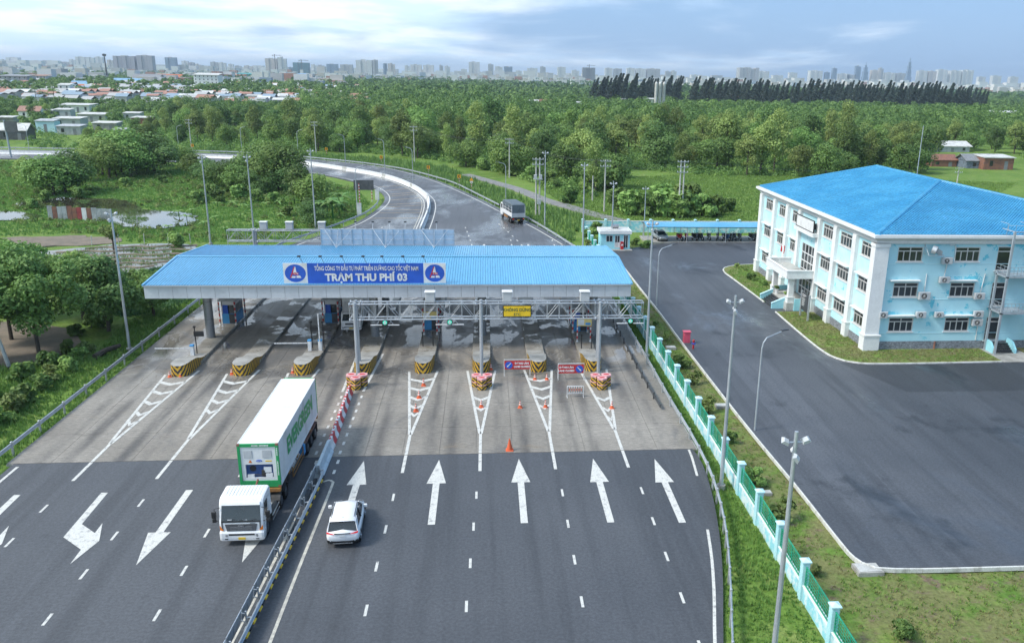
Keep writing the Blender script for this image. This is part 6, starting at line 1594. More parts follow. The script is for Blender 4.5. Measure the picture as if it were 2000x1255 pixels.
# ================================================================== yard furniture
# cyan fence with green mesh
def fence(lab,pts_posts,name='boundary_fence',open_=True):
    P=[Vector((*p,0)) for p in pts_posts]; root=thing(name,tuple(P[0]),lab,'fence')
    for i,p in enumerate(P):
        mb=MB(); mb.bbox(p.x-.2,p.x+.2,p.y-.2,p.y+.2,-.4,2.0,.02); q=mb.build('post',M['cyan_post'],root)
        mb=MB(); mb.box(p.x-.26,p.x+.26,p.y-.26,p.y+.26,2.0,2.07); mb.add([(p.x-.24,p.y-.24,2.07),(p.x+.24,p.y-.24,2.07),(p.x+.24,p.y+.24,2.07),(p.x-.24,p.y+.24,2.07),(p.x,p.y,2.2)],[(0,1,4),(1,2,4),(2,3,4),(3,0,4)]); mb.build('post_cap',M['pale_cyan'],q)
        if i==len(P)-1: break
        a,b_=p,P[i+1]; u=(b_-a).normalized(); a2=a+u*.21; b2=b_-u*.21
        hb=.62 if open_ else 1.75
        mb=MB(); mb.sweep([tuple(a2+Vector((0,0,-.4))),tuple(b2+Vector((0,0,-.4)))],[(-.1,0),(.1,0),(.1,.4+hb),(-.1,.4+hb)]); wl_=mb.build('wall_panel',M['fence_wall'],root)
        mb=MB(); mb.sweep([tuple(a2+Vector((0,0,hb))),tuple(b2+Vector((0,0,hb)))],[(-.13,.002),(.13,.002),(.13,.06),(-.13,.06)]); mb.build('coping',M['plaster_white'],wl_)
        if open_:
            pa=MB(); n_=14; L=(b2-a2).length
            for z in (.72,1.78): pa.tube([tuple(a2+Vector((0,0,z))),tuple(b2+Vector((0,0,z)))],.04,5)
            for f in (0.01,.5,.99): pa.tube([tuple(a2.lerp(b2,f)+Vector((0,0,.7))),tuple(a2.lerp(b2,f)+Vector((0,0,1.8)))],.04,5)
            pl_=pa.build('panel_frame',M['green'],root)
            pa=MB()
            for j in range(1,n_): pa.cyl(tuple(a2.lerp(b2,j/n_)+Vector((0,0,.72))),tuple(a2.lerp(b2,j/n_)+Vector((0,0,1.78))),.017,.017,3,False)
            for z in (.9,1.08,1.26,1.44,1.62): pa.cyl(tuple(a2+Vector((0,0,z))),tuple(b2+Vector((0,0,z))),.017,.017,3,False)
            pa.build('wire_mesh',M['green'],pl_)
    return root
m,t,b=newmat('fence_wall_paint'); v=pos(t); s_=N(t,'ShaderNodeSeparateXYZ'); t.links.new(v,s_.inputs[0])
col=mixc(t,rng_(t,noise(t,v,1.3,6,.65),.42,.56),(.62,.74,.76),(.27,.62,.70))
col=mixc(t,ma(t,'MULTIPLY',rng_(t,noise(t,v,.7,6,.7,st=(1,1,.4)),.55,.72),.5),col,(.35,.36,.33))
t.links.new(col,b.inputs['Base Color']); b.inputs['Roughness'].default_value=.8; M['fence_wall']=m
fence('cyan post and green mesh fence between the toll road and the office yard',[(16.6,35.1-8.2+4.05*k) for k in range(0,30)])
fence('cyan fence with blank wall panels behind the parking shed',[(16.9+4.05*k,152.5) for k in range(20)],open_=False)
# guard house
gh=thing('guard_house',(20.2,136.5,0),'small pale blue guard house with white flat roof by the gate','building')
x0,x1,y0,y1=17.9,22.5,134.9,138.3
def opn(mb,a,b_,c,d): pass
ops=[(18.75,19.7,1.3,2.25),(20.15,20.85,.35,2.25),(21.55,22.15,.35,2.3)]
us=sorted({x0,x1,*[o[0] for o in ops],*[o[1] for o in ops]}); zs=sorted({.1,2.55,*[o[2] for o in ops],*[o[3] for o in ops]})
mb=MB()
for i in range(len(us)-1):
    for j in range(len(zs)-1):
        if any(o[0]<(us[i]+us[i+1])/2<o[1] and o[2]<(zs[j]+zs[j+1])/2<o[3] for o in ops): continue
        mb.box(us[i],us[i+1],y0,y0+.15,zs[j],zs[j+1])
mb.build('front_wall',M['cyan'],gh)
mb=MB(); mb.box(x0,x0+.15,y0+.15,y1,.1,2.55); mb.box(x1-.15,x1,y0+.15,y1,.1,2.55); mb.box(x0+.15,x1-.15,y1-.15,y1,.1,2.55); mb.build('walls',M['cyan'],gh)
mb=MB(); mb.box(x0-.25,x1+.25,y0-.25,y1+.2,2.55,3.05); r_=mb.build('roof',M['plaster_white'],gh)
mb=MB(); mb.box(x0-.1,x1+.1,y0-.1,y1+.05,3.05,3.07); mb.build('roof_deck',M['roof_white'],r_)
mb=MB(); mb.cyl((19.7,136.8,3.5),(20.9,136.8,3.5),.32,.32,14); mb.box(19.8,20.8,136.5,137.1,3.05,3.2); mb.build('water_tank',M['tank'],r_)
mb=MB(); mb.box(x0-.3,x1+.3,y0-1.0,y1+.1,-.2,.12); mb.build('platform',M['concrete'],gh)
for a,b_,c,d in ops:
    w_=MB(); w_.box(a,b_,y0+.08,y0+.12,c,d); dd=w_.build('window' if c>1 else 'door',M['glass_office'],gh)
    mb=MB(); f=.07; mb.box(a-f,a,y0-.02,y0+.07,c,d+f); mb.box(b_,b_+f,y0-.02,y0+.07,c,d+f); mb.box(a,b_,y0-.02,y0+.07,d,d+f); mb.box((a+b_)/2-.03,(a+b_)/2+.03,y0+.03,y0+.075,c,d); 
    if c<1 and a<21: mb.box(a,b_,y0+.03,y0+.078,c,1.2)
    mb.build('frame',M['white'],dd)
o=thing('fire_cabinet',(21.25,134.7,.12),'red fire cabinet against the guard house wall','cabinet')
mb=MB(); mb.bbox(21.0,21.48,134.62,134.88,.12,1.35,.02); mb.build('case',M['red'],o); mb=MB(); mb.box(21.12,21.36,134.6,134.619,.7,1.0); mb.build('label_plate',M['white'],o)
# parking shed
sh=thing('parking_shed',(36.5,144,0),'long open shed with curved blue roof over motorcycles','shed')
mb=MB(); vs=[];n_=9; xs_=np.arange(26.3,47.6,.12)
for i,x in enumerate(xs_):
    for k in range(n_):
        f=k/(n_-1); vs.append((x,141.2+5.2*f,2.62+.55*math.sin(PI*(.12+.75*f))-.2+(.02 if i%2 else 0)))
fs=[(i*n_+k,(i+1)*n_+k,(i+1)*n_+k+1,i*n_+k+1) for i in range(len(xs_)-1) for k in range(n_-1)]
mb.add(vs,fs); mb.build('roof_sheet',M['blueroof'],sh)
for x in (26.6,33.2,39.8,47.0):
    for y in (141.4,146.2):
        mb=MB(); mb.cyl((x,y,0),(x,y,2.66),.06,.06,8); mb.build('post',M['galv_pole'],sh)
    mb=MB(); mb.tube([(x,141.4,2.6),(x,143.8,2.9),(x,146.2,2.62)],.045,6); mb.build('rafter',M['steel_dark'],sh)
for y in (141.35,146.25):
    mb=MB(); mb.box(26.3,47.3,y-.05,y+.05,2.5,2.6); mb.build('eave_beam',M['steel_dark'],sh)
# hydrant box, hydrant
o=thing('equipment_cabinet',(20.45,84.6,0),'pink red metal cabinet on the kerb of the yard','cabinet')
mb=MB(); mb.bbox(20.12,20.78,84.3,84.9,.12,1.25,.02); mb.build('case',M['pinkred'],o); mb=MB(); mb.box(20.05,20.85,84.24,84.96,1.25,1.3); mb.build('lid',M['pinkred'],o); mb=MB(); mb.box(20.15,20.75,84.33,84.87,-.2,.12); mb.build('plinth',M['concrete'],o)
o=thing('fire_hydrant',(20.75,82.7,0),'red fire hydrant with blue outlet beside the pink cabinet','hydrant')
mb=MB(); mb.cyl((20.75,82.7,-.1),(20.75,82.7,.8),.09,.09,12); mb.ell((20.75,82.7,.85),.13,.13,.12); mb.build('barrel',M['red'],o)
mb=MB(); mb.cyl((20.55,82.7,.55),(20.95,82.7,.55),.07,.07,10); mb.cyl((20.75,82.5,.55),(20.75,82.7,.55),.08,.08,10); mb.build('outlet',M['blue'],o)
# inspection covers
for x,y,s,lab in ((21.3,41.4,.75,'large concrete cover at the yard corner'),(18.6,83.5,.5,'square concrete cover near the pink cabinet'),(19.6,67.0,.55,'concrete cover beside the yard kerb by the curved lamp'),(18.4,51.0,.35,'small framed inspection pit in the planted strip')):
    o=thing('inspection_cover',(x,y,-.2),lab,'cover','concrete covers in the grass strip')
    mb=MB(); mb.box(x-s,x+s,y-s*.7,y+s*.7,-.3,-.02); mb.build('frame',M['concrete'],o); mb=MB(); mb.box(x-s*.86,x+s*.86,y-s*.58,y+s*.58,-.03,.015); mb.build('lid',M['concrete_pale'],o)
# ------------------------------------------------------------------ poles
def flood(x,y,h,lab,heads=3,rad=.14):
    o=thing('floodlight_pole',(x,y,0),lab,'lamp post','floodlight poles')
    mb=MB(); mb.cyl((x,y,-.3),(x,y,h),rad,rad*.55,10); p=mb.build('pole',M['galv_pole'],o)
    mb=MB(); mb.cyl((x,y,-.3),(x,y,.06),.3,.3,10); mb.build('base',M['concrete'],o)
    mb=MB(); mb.tube([(x-.45,y,h-.45),(x+.45,y,h-.45)],.035,5); mb.tube([(x,y-.4,h-.95),(x,y+.4,h-.95)],.035,5); mb.build('crossarm',M['galv'],o)
    for dx,dy,dz,a in ((-.42,-.05,-.38,.5),(.4,0,-.36,-.4),(-.05,-.42,-.95,.9),(.1,.4,-.9,-.8))[:heads]:
        hd=MB(); c=Vector((x+dx,y+dy,h+dz)); r_=Matrix.Rotation(a,3,'Y')@Matrix.Rotation(.6 if dy<=0 else -.6,3,'X')
        vs=[c+r_@Vector(q) for q in ((-.17,-.15,-.05),(.17,-.15,-.05),(.17,.15,-.05),(-.17,.15,-.05),(-.1,-.1,.07),(.1,-.1,.07),(.1,.1,.07),(-.1,.1,.07))]
        hd.add(vs,[(0,3,2,1),(4,5,6,7),(0,1,5,4),(1,2,6,5),(2,3,7,6),(3,0,4,7)]); hd.build('floodlight',M['galv_box'],o)
flood(-34.75,84.65,13.5,'floodlight pole on the left verge beside the canopy')
flood(-43.1,139.8,13.5,'floodlight pole in the field, first left of the rear gantry')
flood(-37,142.1,13.5,'floodlight pole in the field behind the left end of the canopy')
flood(-29.7,154.4,13.5,'floodlight pole beside the small trees at the bend')
flood(15.6,52.1,13.2,'floodlight pole beside the fence right of the approach arrows',4)
p_=G(1556,842,13.2); flood(p_.x,p_.y,13.2,'nearest floodlight pole beside the fence at the lower right',4)
flood(15.6,80.8,13.4,'floodlight pole beside the right end of the gantry')
flood(10.4,156.5,13.5,'floodlight pole on the grass verge behind the covered lorry')
flood(15.05,135.2,13.5,'floodlight pole at the corner of the guard house fence')
flood(19.85,136.6,10.6,'floodlight pole rising in front of the guard house',4)
flood(27,147.5,8.5,'slim pole beside the left end of the parking shed',2,.1)
def lamp(x,y,h,lab,ang,arm=1.8,r=.09):
    o=thing('street_lamp',(x,y,0),lab,'street lamp','street lamps')
    d=Vector((math.cos(ang),math.sin(ang),0)); b0=Vector((x,y,0))
    mb=MB(); mb.tube([tuple(b0+Vector((0,0,-.3))),tuple(b0+Vector((0,0,h-1.0))),tuple(b0+d*.1+Vector((0,0,h-.55))),tuple(b0+d*.4+Vector((0,0,h-.2))),tuple(b0+d*arm+Vector((0,0,h+.12)))],[r,r*.72,r*.66,r*.6,r*.5],8); mb.build('pole',M['galv_pole'],o)
    c=b0+d*(arm+.3)+Vector((0,0,h+.16)); s=Vector((-d.y,d.x,0))
    mb=MB(); vs=[c-d*.35-s*.1,c-d*.35+s*.1,c+d*.35+s*.09,c+d*.35-s*.09]; mb.prism([tuple(q) for q in vs],(0,0,.08)); mb.build('lantern',M['steel_dark'],o)
lamp(20.75,61.4,7.7,'curved arm lamp beside the yard near the fence',R(25),1.9)
lamp(20.15,99.6,7.2,'curved arm lamp beside the yard behind the gantry end',R(25),1.9)
LM=[((349,287),245,'farthest left street lamp in the trees beyond the bend',0),((473,298),248,'street lamp above the far bend, second from the left',0),((583,306),254,'street lamp above the far bend, third from the left',0),((675,322),263,'street lamp on the median of the far bend',180),((752,339),272,'street lamp on the median at the middle of the bend',180),((807,360),288,'street lamp at the near end of the white median wall',180),((988,392),318,'street lamp behind the covered lorry',180),((698,416),325,'street lamp beside the grey board inside the bend',0),((57,290),243,'street lamp at the left edge beyond the far road',180)]
def hgt(b,top):
    lo,hi=0,60
    for _ in range(40):
        m_=(lo+hi)/2; d=Vector((b.x,b.y,m_-CAM_H)); k=d.dot(FW); yy=PY-F_PX*d.dot(UP)/k
        if yy>top: lo=m_
        else: hi=m_
    return lo
for p,ty,lab,ang in LM:
    g_=G(*p); lamp(g_.x,g_.y,hgt(g_,ty),lab,R(ang),1.6,.1)
# concrete utility poles with crossarms
def upole(p,ty,lab,double=False,arms=2,tr_=False,lean=0):
    g_=G(*p); h=hgt(g_,ty); o=thing('utility_pole',(g_.x,g_.y,0),lab,'utility pole','concrete utility poles')
    for dx in ((-.35,.35) if double else (0,)):
        mb=MB(); mb.cyl((g_.x+dx,g_.y,-.4),(g_.x+dx+lean,g_.y,h),.19,.12,8); mb.build('pole',M['concrete_pale'],o)
    for k in range(arms):
        z=h-.3-1.0*k; mb=MB(); mb.box(g_.x-1.1+lean,g_.x+1.1+lean,g_.y-.2,g_.y-.1,z-.06,z+.06); a=mb.build('crossarm',M['galv'],o)
        mb=MB()
        for q in (-1,-.4,.4,1): mb.cyl((g_.x+q+lean,g_.y-.15,z+.06),(g_.x+q+lean,g_.y-.15,z+.3),.05,.04,6)
        mb.build('insulator',M['white'],a)
    if tr_:
        mb=MB(); mb.bbox(g_.x-.9,g_.x+.9,g_.y-.7,g_.y-.2,h*.62,h*.62+.1,.01); mb.bbox(g_.x-.8,g_.x-.2,g_.y-.7,g_.y-.2,h*.62+.1,h*.62+.9,.03); mb.bbox(g_.x+.2,g_.x+.8,g_.y-.7,g_.y-.2,h*.62+.1,h*.62+.9,.03); mb.build('transformer',M['galv_box'],o)
        mb=MB(); mb.bbox(g_.x-.1,g_.x+.6,g_.y-.5,g_.y-.2,1.9,3.0,.03); mb.build('meter_box',M['galv_box'],o)
    return (g_.x+lean,g_.y,h)
U={}
U[1]=upole((617.5,297),237,'utility pole in the reeds beyond the far bend'); U[2]=upole((810,318),246,'utility pole in the reeds right of the bend'); U[3]=upole((995,345),270,'utility pole in the bushes left of the gravel track')
U[4]=upole((1050,417),308,'twin utility pole with transformer behind the covered lorry',True,2,True); U[5]=upole((1180,411),312,'utility pole beside the gravel track')
U[6]=upole((1328,423),313,'tall twin utility pole behind the parking shed',True,3); U[7]=upole((1868,364),327,'utility pole behind the office roof near the pond',arms=2)
upole((1157,390),343,'short slim post in the grass near the gravel track',arms=0); U[8]=upole((374,290),233,'utility pole left of the far bend'); upole((18,712),616,'leaning concrete pole at the left edge by the dirt path',arms=0,lean=-.9)
wm=M['steel_dark']
for i,(a,b_) in enumerate(((1,2),(2,3),(3,5),(4,5),(5,6),(8,1),(6,7))):
    A_,B_=Vector(U[a]),Vector(U[b_])
    mb=MB()
    for q in (-.9,.9):
        pts=[]
        for k in range(15):
            f=k/14; p=A_.lerp(B_,f)+Vector((q,-.15,-.05-(1.6*4*f*(1-f)))); pts.append(tuple(p))
        mb.tube(pts,.018,3)
    o=mb.build('power_line',wm); tag(o,'pair of power wires strung %s'%['above the reeds of the far bend','between the bend and the gravel track','across the bushes to the gravel track','from the twin transformer pole to the track','from the track to the tall twin pole','at the far left of the bend','behind the office roof'][i],'wire','power wires')
# ------------------------------------------------------------------ signs on the bend
def warn(p,lab,kind):
    g_=G(*p); x,y=g_.x,g_.y; o=thing('curve_sign',(x,y,0),lab,'road sign','yellow signs along the bend')
    mb=MB(); mb.cyl((x,y,-.3),(x,y,1.7),.06,.06,8); mb.build('post',M['redwhite_s'],o)
    if kind=='c':
        mb=MB(); mb.box(x-.4,x+.4,y-.05,y-.0,1.5,2.4); bd=mb.build('board',M['amber_sign'],o)
        mb=MB(); mb.prism([(x+.22,y-.06,2.3),(x+.0,y-.06,2.3),(x-.28,y-.06,1.95),(x+.0,y-.06,1.6),(x+.22,y-.06,1.6),(x-.04,y-.06,1.95)],(0,-.01,0)); mb.build('chevron',M['black'],bd)
    else:
        mb=MB(); mb.prism([(x-.5,y-.03,2.0),(x+.5,y-.03,2.0),(x,y-.03,2.85)],(0,.03,0)); mb.build('board',M['amber_sign'],o); mb=MB(); mb.box(x-.35,x+.35,y-.03,y,1.55,1.95); mb.build('plate',M['white'],o)
M['amber_sign']=pm('amber_sign',(.85,.38,.01),.45,grime=.05)
for p,lab,k in (((638,303),'yellow chevron sign farthest along the bend','c'),((745,320),'yellow chevron sign, second farthest along the bend','c'),((837,341),'yellow chevron sign near the middle of the bend','c'),((897,360),'yellow chevron sign nearest on the outside of the bend','c'),((921,370),'yellow triangular warning sign left of the covered lorry','t'),((377,296),'small yellow chevron sign at the far left bend','c')): warn(p,lab,k)
o=thing('road_sign',(-28,184,0),'grey back of a large road sign on two banded posts inside the bend','road sign'); a=G(703,399); b_=G(727,392)
for q in (a,b_):
    mb=MB(); mb.cyl((q.x,q.y,-.3),(q.x,q.y,4.2),.1,.1,8); mb.build('post',M['redwhite_s'],o)
mb=MB(); mb.box(a.x-1.1,b_.x+1.1,a.y+.2,a.y+.28,2.9,4.9); mb.build('board',M['grille'],o)
for p,lab in (((737,388),'white roadside cabinet at the inner guardrail of the bend'),((702,417),'white roadside cabinet below the lamp inside the bend')):
    g_=G(*p); mb=MB(); mb.bbox(g_.x-.42,g_.x+.42,g_.y-.25,g_.y+.25,-.3,1.9,.03); mb.mat(1); mb.bbox(g_.x-.46,g_.x+.46,g_.y-.29,g_.y+.29,1.9,1.98,.02); o=mb.build('roadside_cabinet',[M['white'],M['galv_box']]); tag(o,lab,'cabinet','roadside cabinets')
o=thing('gantry_sign',(-128,268,0),'dark road sign on a tall grey post at the far left road','road sign'); q=G(22,307)
o.location=(q.x,q.y,0); WL[o.name]=Vector((q.x,q.y,0))
mb=MB(); mb.cyl((q.x,q.y,-.3),(q.x-.4,q.y,10.5),.3,.22,10); mb.build('post',M['galv_pole'],o); mb=MB(); mb.box(q.x-.2,q.x+3.2,q.y-.3,q.y-.2,7.2,10.2); mb.build('board',M['grille'],o)
# tin fence, field posts, log
tf=thing('tin_fence',(-72,163,0),'patchwork fence of grey and red tin sheets by the pond','fence')
for i in range(13):
    x=-78.2+i*.92; y=164.2-.21*i; hh=random.uniform(1.7,2.3); mb=MB()
    vs=[];n_=8
    for k in range(n_+1): vs+=[(x+k*.115,y+(.03 if k%2 else 0),-.3),(x+k*.115,y+(.03 if k%2 else 0),hh)]
    mb.add(vs,[(2*k,2*k+2,2*k+3,2*k+1) for k in range(n_)]); mb.build('tin_sheet',M['rust'] if i in(1,4,5,8) else M['red_tin'] if i==6 else M['white'] if i in (7,) else M['tin'],tf)
for i,(x,y) in enumerate([(-60.5,139),(-57,140.2),(-53.5,141),(-50,141.3),(-46.5,141),(-43.5,140.6),(-40.5,139.8),(-64,160),(-61,159)]):
    mb=MB(); mb.cyl((x,y,-.5),(x+random.uniform(-.1,.1),y,1.3),.07,.06,6); o=mb.build('field_post',M['concrete_pale']); tag(o,'short concrete field post, %s from the left along the plot'%ORD[i],'post','concrete field posts')
a=G(208,688); mb=MB(); mb.tube([(a.x-.5,a.y-1.4,.0),(a.x,a.y,.25),(a.x+.6,a.y+1.6,.2)],[.3,.25,.2],8); o=mb.build('fallen_log',M['bark']); tag(o,'broken fallen log lying in the left verge','log')
# ================================================================== vegetation
def leafmat(name, dark, light, trans=.28, rnd=.45, hue=.03):
    m,t,b=newmat(name)
    at_=N(t,'ShaderNodeAttribute'); at_.attribute_name='tint'; at_.attribute_type='GEOMETRY'
    oi=N(t,'ShaderNodeObjectInfo')
    col=mixc(t,at_.outputs['Fac'],dark,light)
    hs=N(t,'ShaderNodeHueSaturation')
    t.links.new(rng_(t,oi.outputs['Random'],0,1,.5-hue*.35,.5+hue,False),hs.inputs['Hue'])
    r2=ma(t,'FRACT',ma(t,'MULTIPLY',oi.outputs['Random'],7.13))
    t.links.new(rng_(t,r2,0,1,1-rnd,1+rnd*.8,False),hs.inputs['Value']); hs.inputs['Saturation'].default_value=.95
    t.links.new(col,hs.inputs['Color'])
    t.links.new(hs.outputs[0],b.inputs['Base Color']); b.inputs['Roughness'].default_value=.6; b.inputs['Specular IOR Level'].default_value=.3
    tr_=N(t,'ShaderNodeBsdfTranslucent'); t.links.new(hs.outputs[0],tr_.inputs[0])
    mx_=N(t,'ShaderNodeMixShader'); mx_.inputs[0].default_value=trans
    t.links.new(b.outputs[0],mx_.inputs[1]); t.links.new(tr_.outputs[0],mx_.inputs[2]); t.links.new(mx_.outputs[0],t.nodes['Material Output'].inputs[0])
    return m
M['leaf']=leafmat('leaf_green',(.082,.17,.034),(.275,.41,.095),hue=.016)
M['leaf_y']=leafmat('leaf_yellow_green',(.14,.21,.044),(.37,.46,.125),hue=.014)
M['leaf_d']=leafmat('leaf_dark',(.058,.13,.034),(.195,.32,.085),rnd=.25,hue=.014)
M['leaf_c']=leafmat('needle_dark',(.03,.052,.042),(.06,.095,.07),rnd=.2,trans=.1)
M['leaf_b']=leafmat('banana_leaf',(.08,.19,.04),(.26,.4,.1),rnd=.2)
M['grass']=leafmat('grass_blade',(.105,.2,.032),(.27,.39,.085),rnd=.0)
M['grass_dry']=leafmat('dry_grass_blade',(.18,.18,.06),(.32,.29,.13),rnd=.0)
M['reed']=leafmat('reed_blade',(.085,.175,.032),(.24,.36,.1),rnd=.0)
M['crop']=leafmat('crop_leaf',(.045,.12,.04),(.13,.24,.08),rnd=.0)
def words(n):
    a=ORD[:19]; t_=['','','twenty','thirty','forty','fifty','sixty','seventy','eighty','ninety']
    if n>=100: return 'one hundredth' if n==100 else 'hundred and '+words(n-100)
    if n<=19: return a[n-1]
    q,r_=divmod(n,10); return (t_[q][:-1]+'ieth') if r_==0 else t_[q]+'-'+a[r_-1]
def unit(n,r):
    v=r.normal(size=(n,3)); return v/np.linalg.norm(v,axis=1)[:,None]
def leaves(centres, normals, size, r, aspect=.55):
    n=len(centres); a=np.cross(normals,unit(n,r)); a/=np.linalg.norm(a,axis=1)[:,None]+1e-9; b_=np.cross(normals,a)
    s=(size*r.uniform(.6,1.35,n))[:,None]
    bend=normals*s*.25
    return np.stack([centres-a*s-bend,centres+b_*s*aspect,centres+a*s-bend,centres-b_*s*aspect],1).reshape(-1,3)
def crown_data(seed, rx=4.2, rz=3.6, cz=6.2, lobes=16, n=1300, size=.36, up=.35, fill=.8, lobe_r=(.28,.46)):
    r=np.random.default_rng(seed)
    d=unit(lobes,r); rad=r.uniform(.35,.78,lobes)[:,None]
    c=d*rad*np.array([rx,rx,rz])+np.array([0,0,cz]); c[0]=(0,0,cz+rz*.45); 
    lr=r.uniform(*lobe_r,lobes)*min(rx,rz)*1.15
    p=lr**2/np.sum(lr**2); k=r.choice(lobes,n,p=p)
    dd=unit(n,r); dd[:,2]=np.abs(dd[:,2])*np.where(r.uniform(size=n)<.78,1,-1)
    C=c[k]+dd*(lr[k]*r.uniform(fill,1.12,n))[:,None]*np.array([1,1,.85])
    C[:,2]=np.maximum(C[:,2],cz-rz*.98+r.uniform(0,.5,n))
    nn=dd*.75+np.array([0,0,up])+unit(n,r)*.65; nn/=np.linalg.norm(nn,axis=1)[:,None]
    lt=r.uniform(.1,.9,lobes)
    tint=np.clip(lt[k]*.6+r.uniform(0,.5,n),0,1)
    return leaves(C,nn,size,r), tint, c, lr
def trunk_mesh(h, r0, tips, seed, bend=.3):
    rr=random.Random(seed); mb=MB()
    bx,by=rr.uniform(-bend,bend),rr.uniform(-bend,bend)
    top=(bx,by,h)
    mb.tube([(0,0,-.5),(bx*.2,by*.2,h*.35),(bx*.6,by*.6,h*.7),top],[r0*1.25,r0,r0*.8,r0*.55],7)
    for q in tips:
        z0=h*rr.uniform(.55,.95); s=(bx*z0/h,by*z0/h,z0); m_=[(s[i]*.55+q[i]*.45) for i in range(3)]; m_[2]+=.3
        mb.tube([s,tuple(m_),tuple(q)],[r0*.45,r0*.28,r0*.12],5)
    return mb
PROTO=[]
def tree_proto(name, seed, mt, rx, rz, cz, lobes, n, size, th, tr0=.2, limbs=5, **k):
    o=thing(name,(0,0,-.3))
    V,ti,c,lr=crown_data(seed,rx,rz,cz,lobes,n,size,**k)
    npmesh('crown',V,None,M[mt],o,ti)
    trunk_mesh(th,tr0,[tuple(c[i]) for i in range(1,1+limbs)],seed).build('trunk',M['bark'],o,local=True)
    return o
def unused(o):
    for ch in list(o.children): unused(ch)
    bpy.data.objects.remove(o)
KIND=[('broadleaf_tree',3,'leaf',4.4,4.6,4.9,26,4200,.25,5.5,.2,5,{}),
      ('broadleaf_tree',4,'leaf',3.9,5.4,5.7,26,4200,.25,6.5,.2,5,{}),
      ('broadleaf_tree',5,'leaf_d',4.8,4.6,4.8,28,4600,.25,5.2,.22,5,{}),
      ('broadleaf_tree',6,'leaf_y',3.5,5.6,5.9,30,4000,.23,6.8,.17,6,dict(up=.2,lobe_r=(.22,.38))),
      ('broadleaf_tree',8,'leaf_y',4.1,4.6,5.0,32,4000,.23,5.8,.18,6,dict(lobe_r=(.22,.4))),
      ('broadleaf_tree',9,'leaf_d',3.7,5.8,5.9,30,4400,.24,6.5,.2,5,dict(lobe_r=(.24,.4))),
      ('broadleaf_tree',10,'leaf_y',2.7,6.4,6.9,30,3600,.22,7.5,.15,6,dict(up=.15,lobe_r=(.3,.5))),
      ('broadleaf_tree',12,'leaf',5.6,3.2,3.9,30,4600,.25,4.2,.2,7,dict(lobe_r=(.35,.6)))]
protos=[tree_proto(*k[:12],**k[12]) for k in KIND]
KL=['rounded mid green tree','upright mid green tree','broad dark green tree','upright yellowish green tree','loose yellowish green tree','tall dark green tree','narrow feathery light green tree','low wide green tree']
used_p=set()
def put_tree(i,x,y,s,zone,sz=1.0,z=-.3):
    global protos
    rz=random.uniform(0,6.28)
    if i not in used_p: used_p.add(i); o=protos[i]
    else: o=copy_tree(protos[i])
    o.location=(x,y,z); o.rotation_euler=(random.uniform(-.04,.04),random.uniform(-.04,.04),rz); o.scale=(s*random.uniform(.9,1.1),s*random.uniform(.9,1.1),s*sz)
    tag(o,KL[i]+' '+zone,'tree',KL[i].split(' tree')[0]+' trees '+zone)
    return o
AVOID=[]     # (x, y, radius) kept clear of trees: houses and poles
for k_,u in U.items(): AVOID.append((u[0],u[1],2.5))
def inpoly(x,y,P):
    c=False; j=len(P)-1
    for i in range(len(P)):
        if (P[i][1]>y)!=(P[j][1]>y) and x<(P[j][0]-P[i][0])*(y-P[i][1])/(P[j][1]-P[i][1])+P[i][0]: c=not c
        j=i
    return c
pth_np=np.array(pth); oc_np=np.array(outer_c); ic_np=np.array(inner_c)
def clear_of(x,y,dr=4.0):
    for a,b_,r_ in AVOID:
        if (x-a)**2+(y-b_)**2<r_*r_: return False
    for c in (pth_np,oc_np,ic_np):
        if np.min((c[:,0]-x)**2+(c[:,1]-y)**2)<dr*dr: return False
    return True
def scatter(P,sp,n,seed,ok=None):
    r=random.Random(seed); xs_=[p[0] for p in P]; ys_=[p[1] for p in P]; out_=[]; tries=0
    while len(out_)<n and tries<n*60:
        tries+=1; x=r.uniform(min(xs_),max(xs_)); y=r.uniform(min(ys_),max(ys_))
        if not inpoly(x,y,P) or (ok and not ok(x,y)): continue
        if any((x-a)**2+(y-b_)**2<sp*sp for a,b_ in out_): continue
        out_.append((x,y))
    return out_
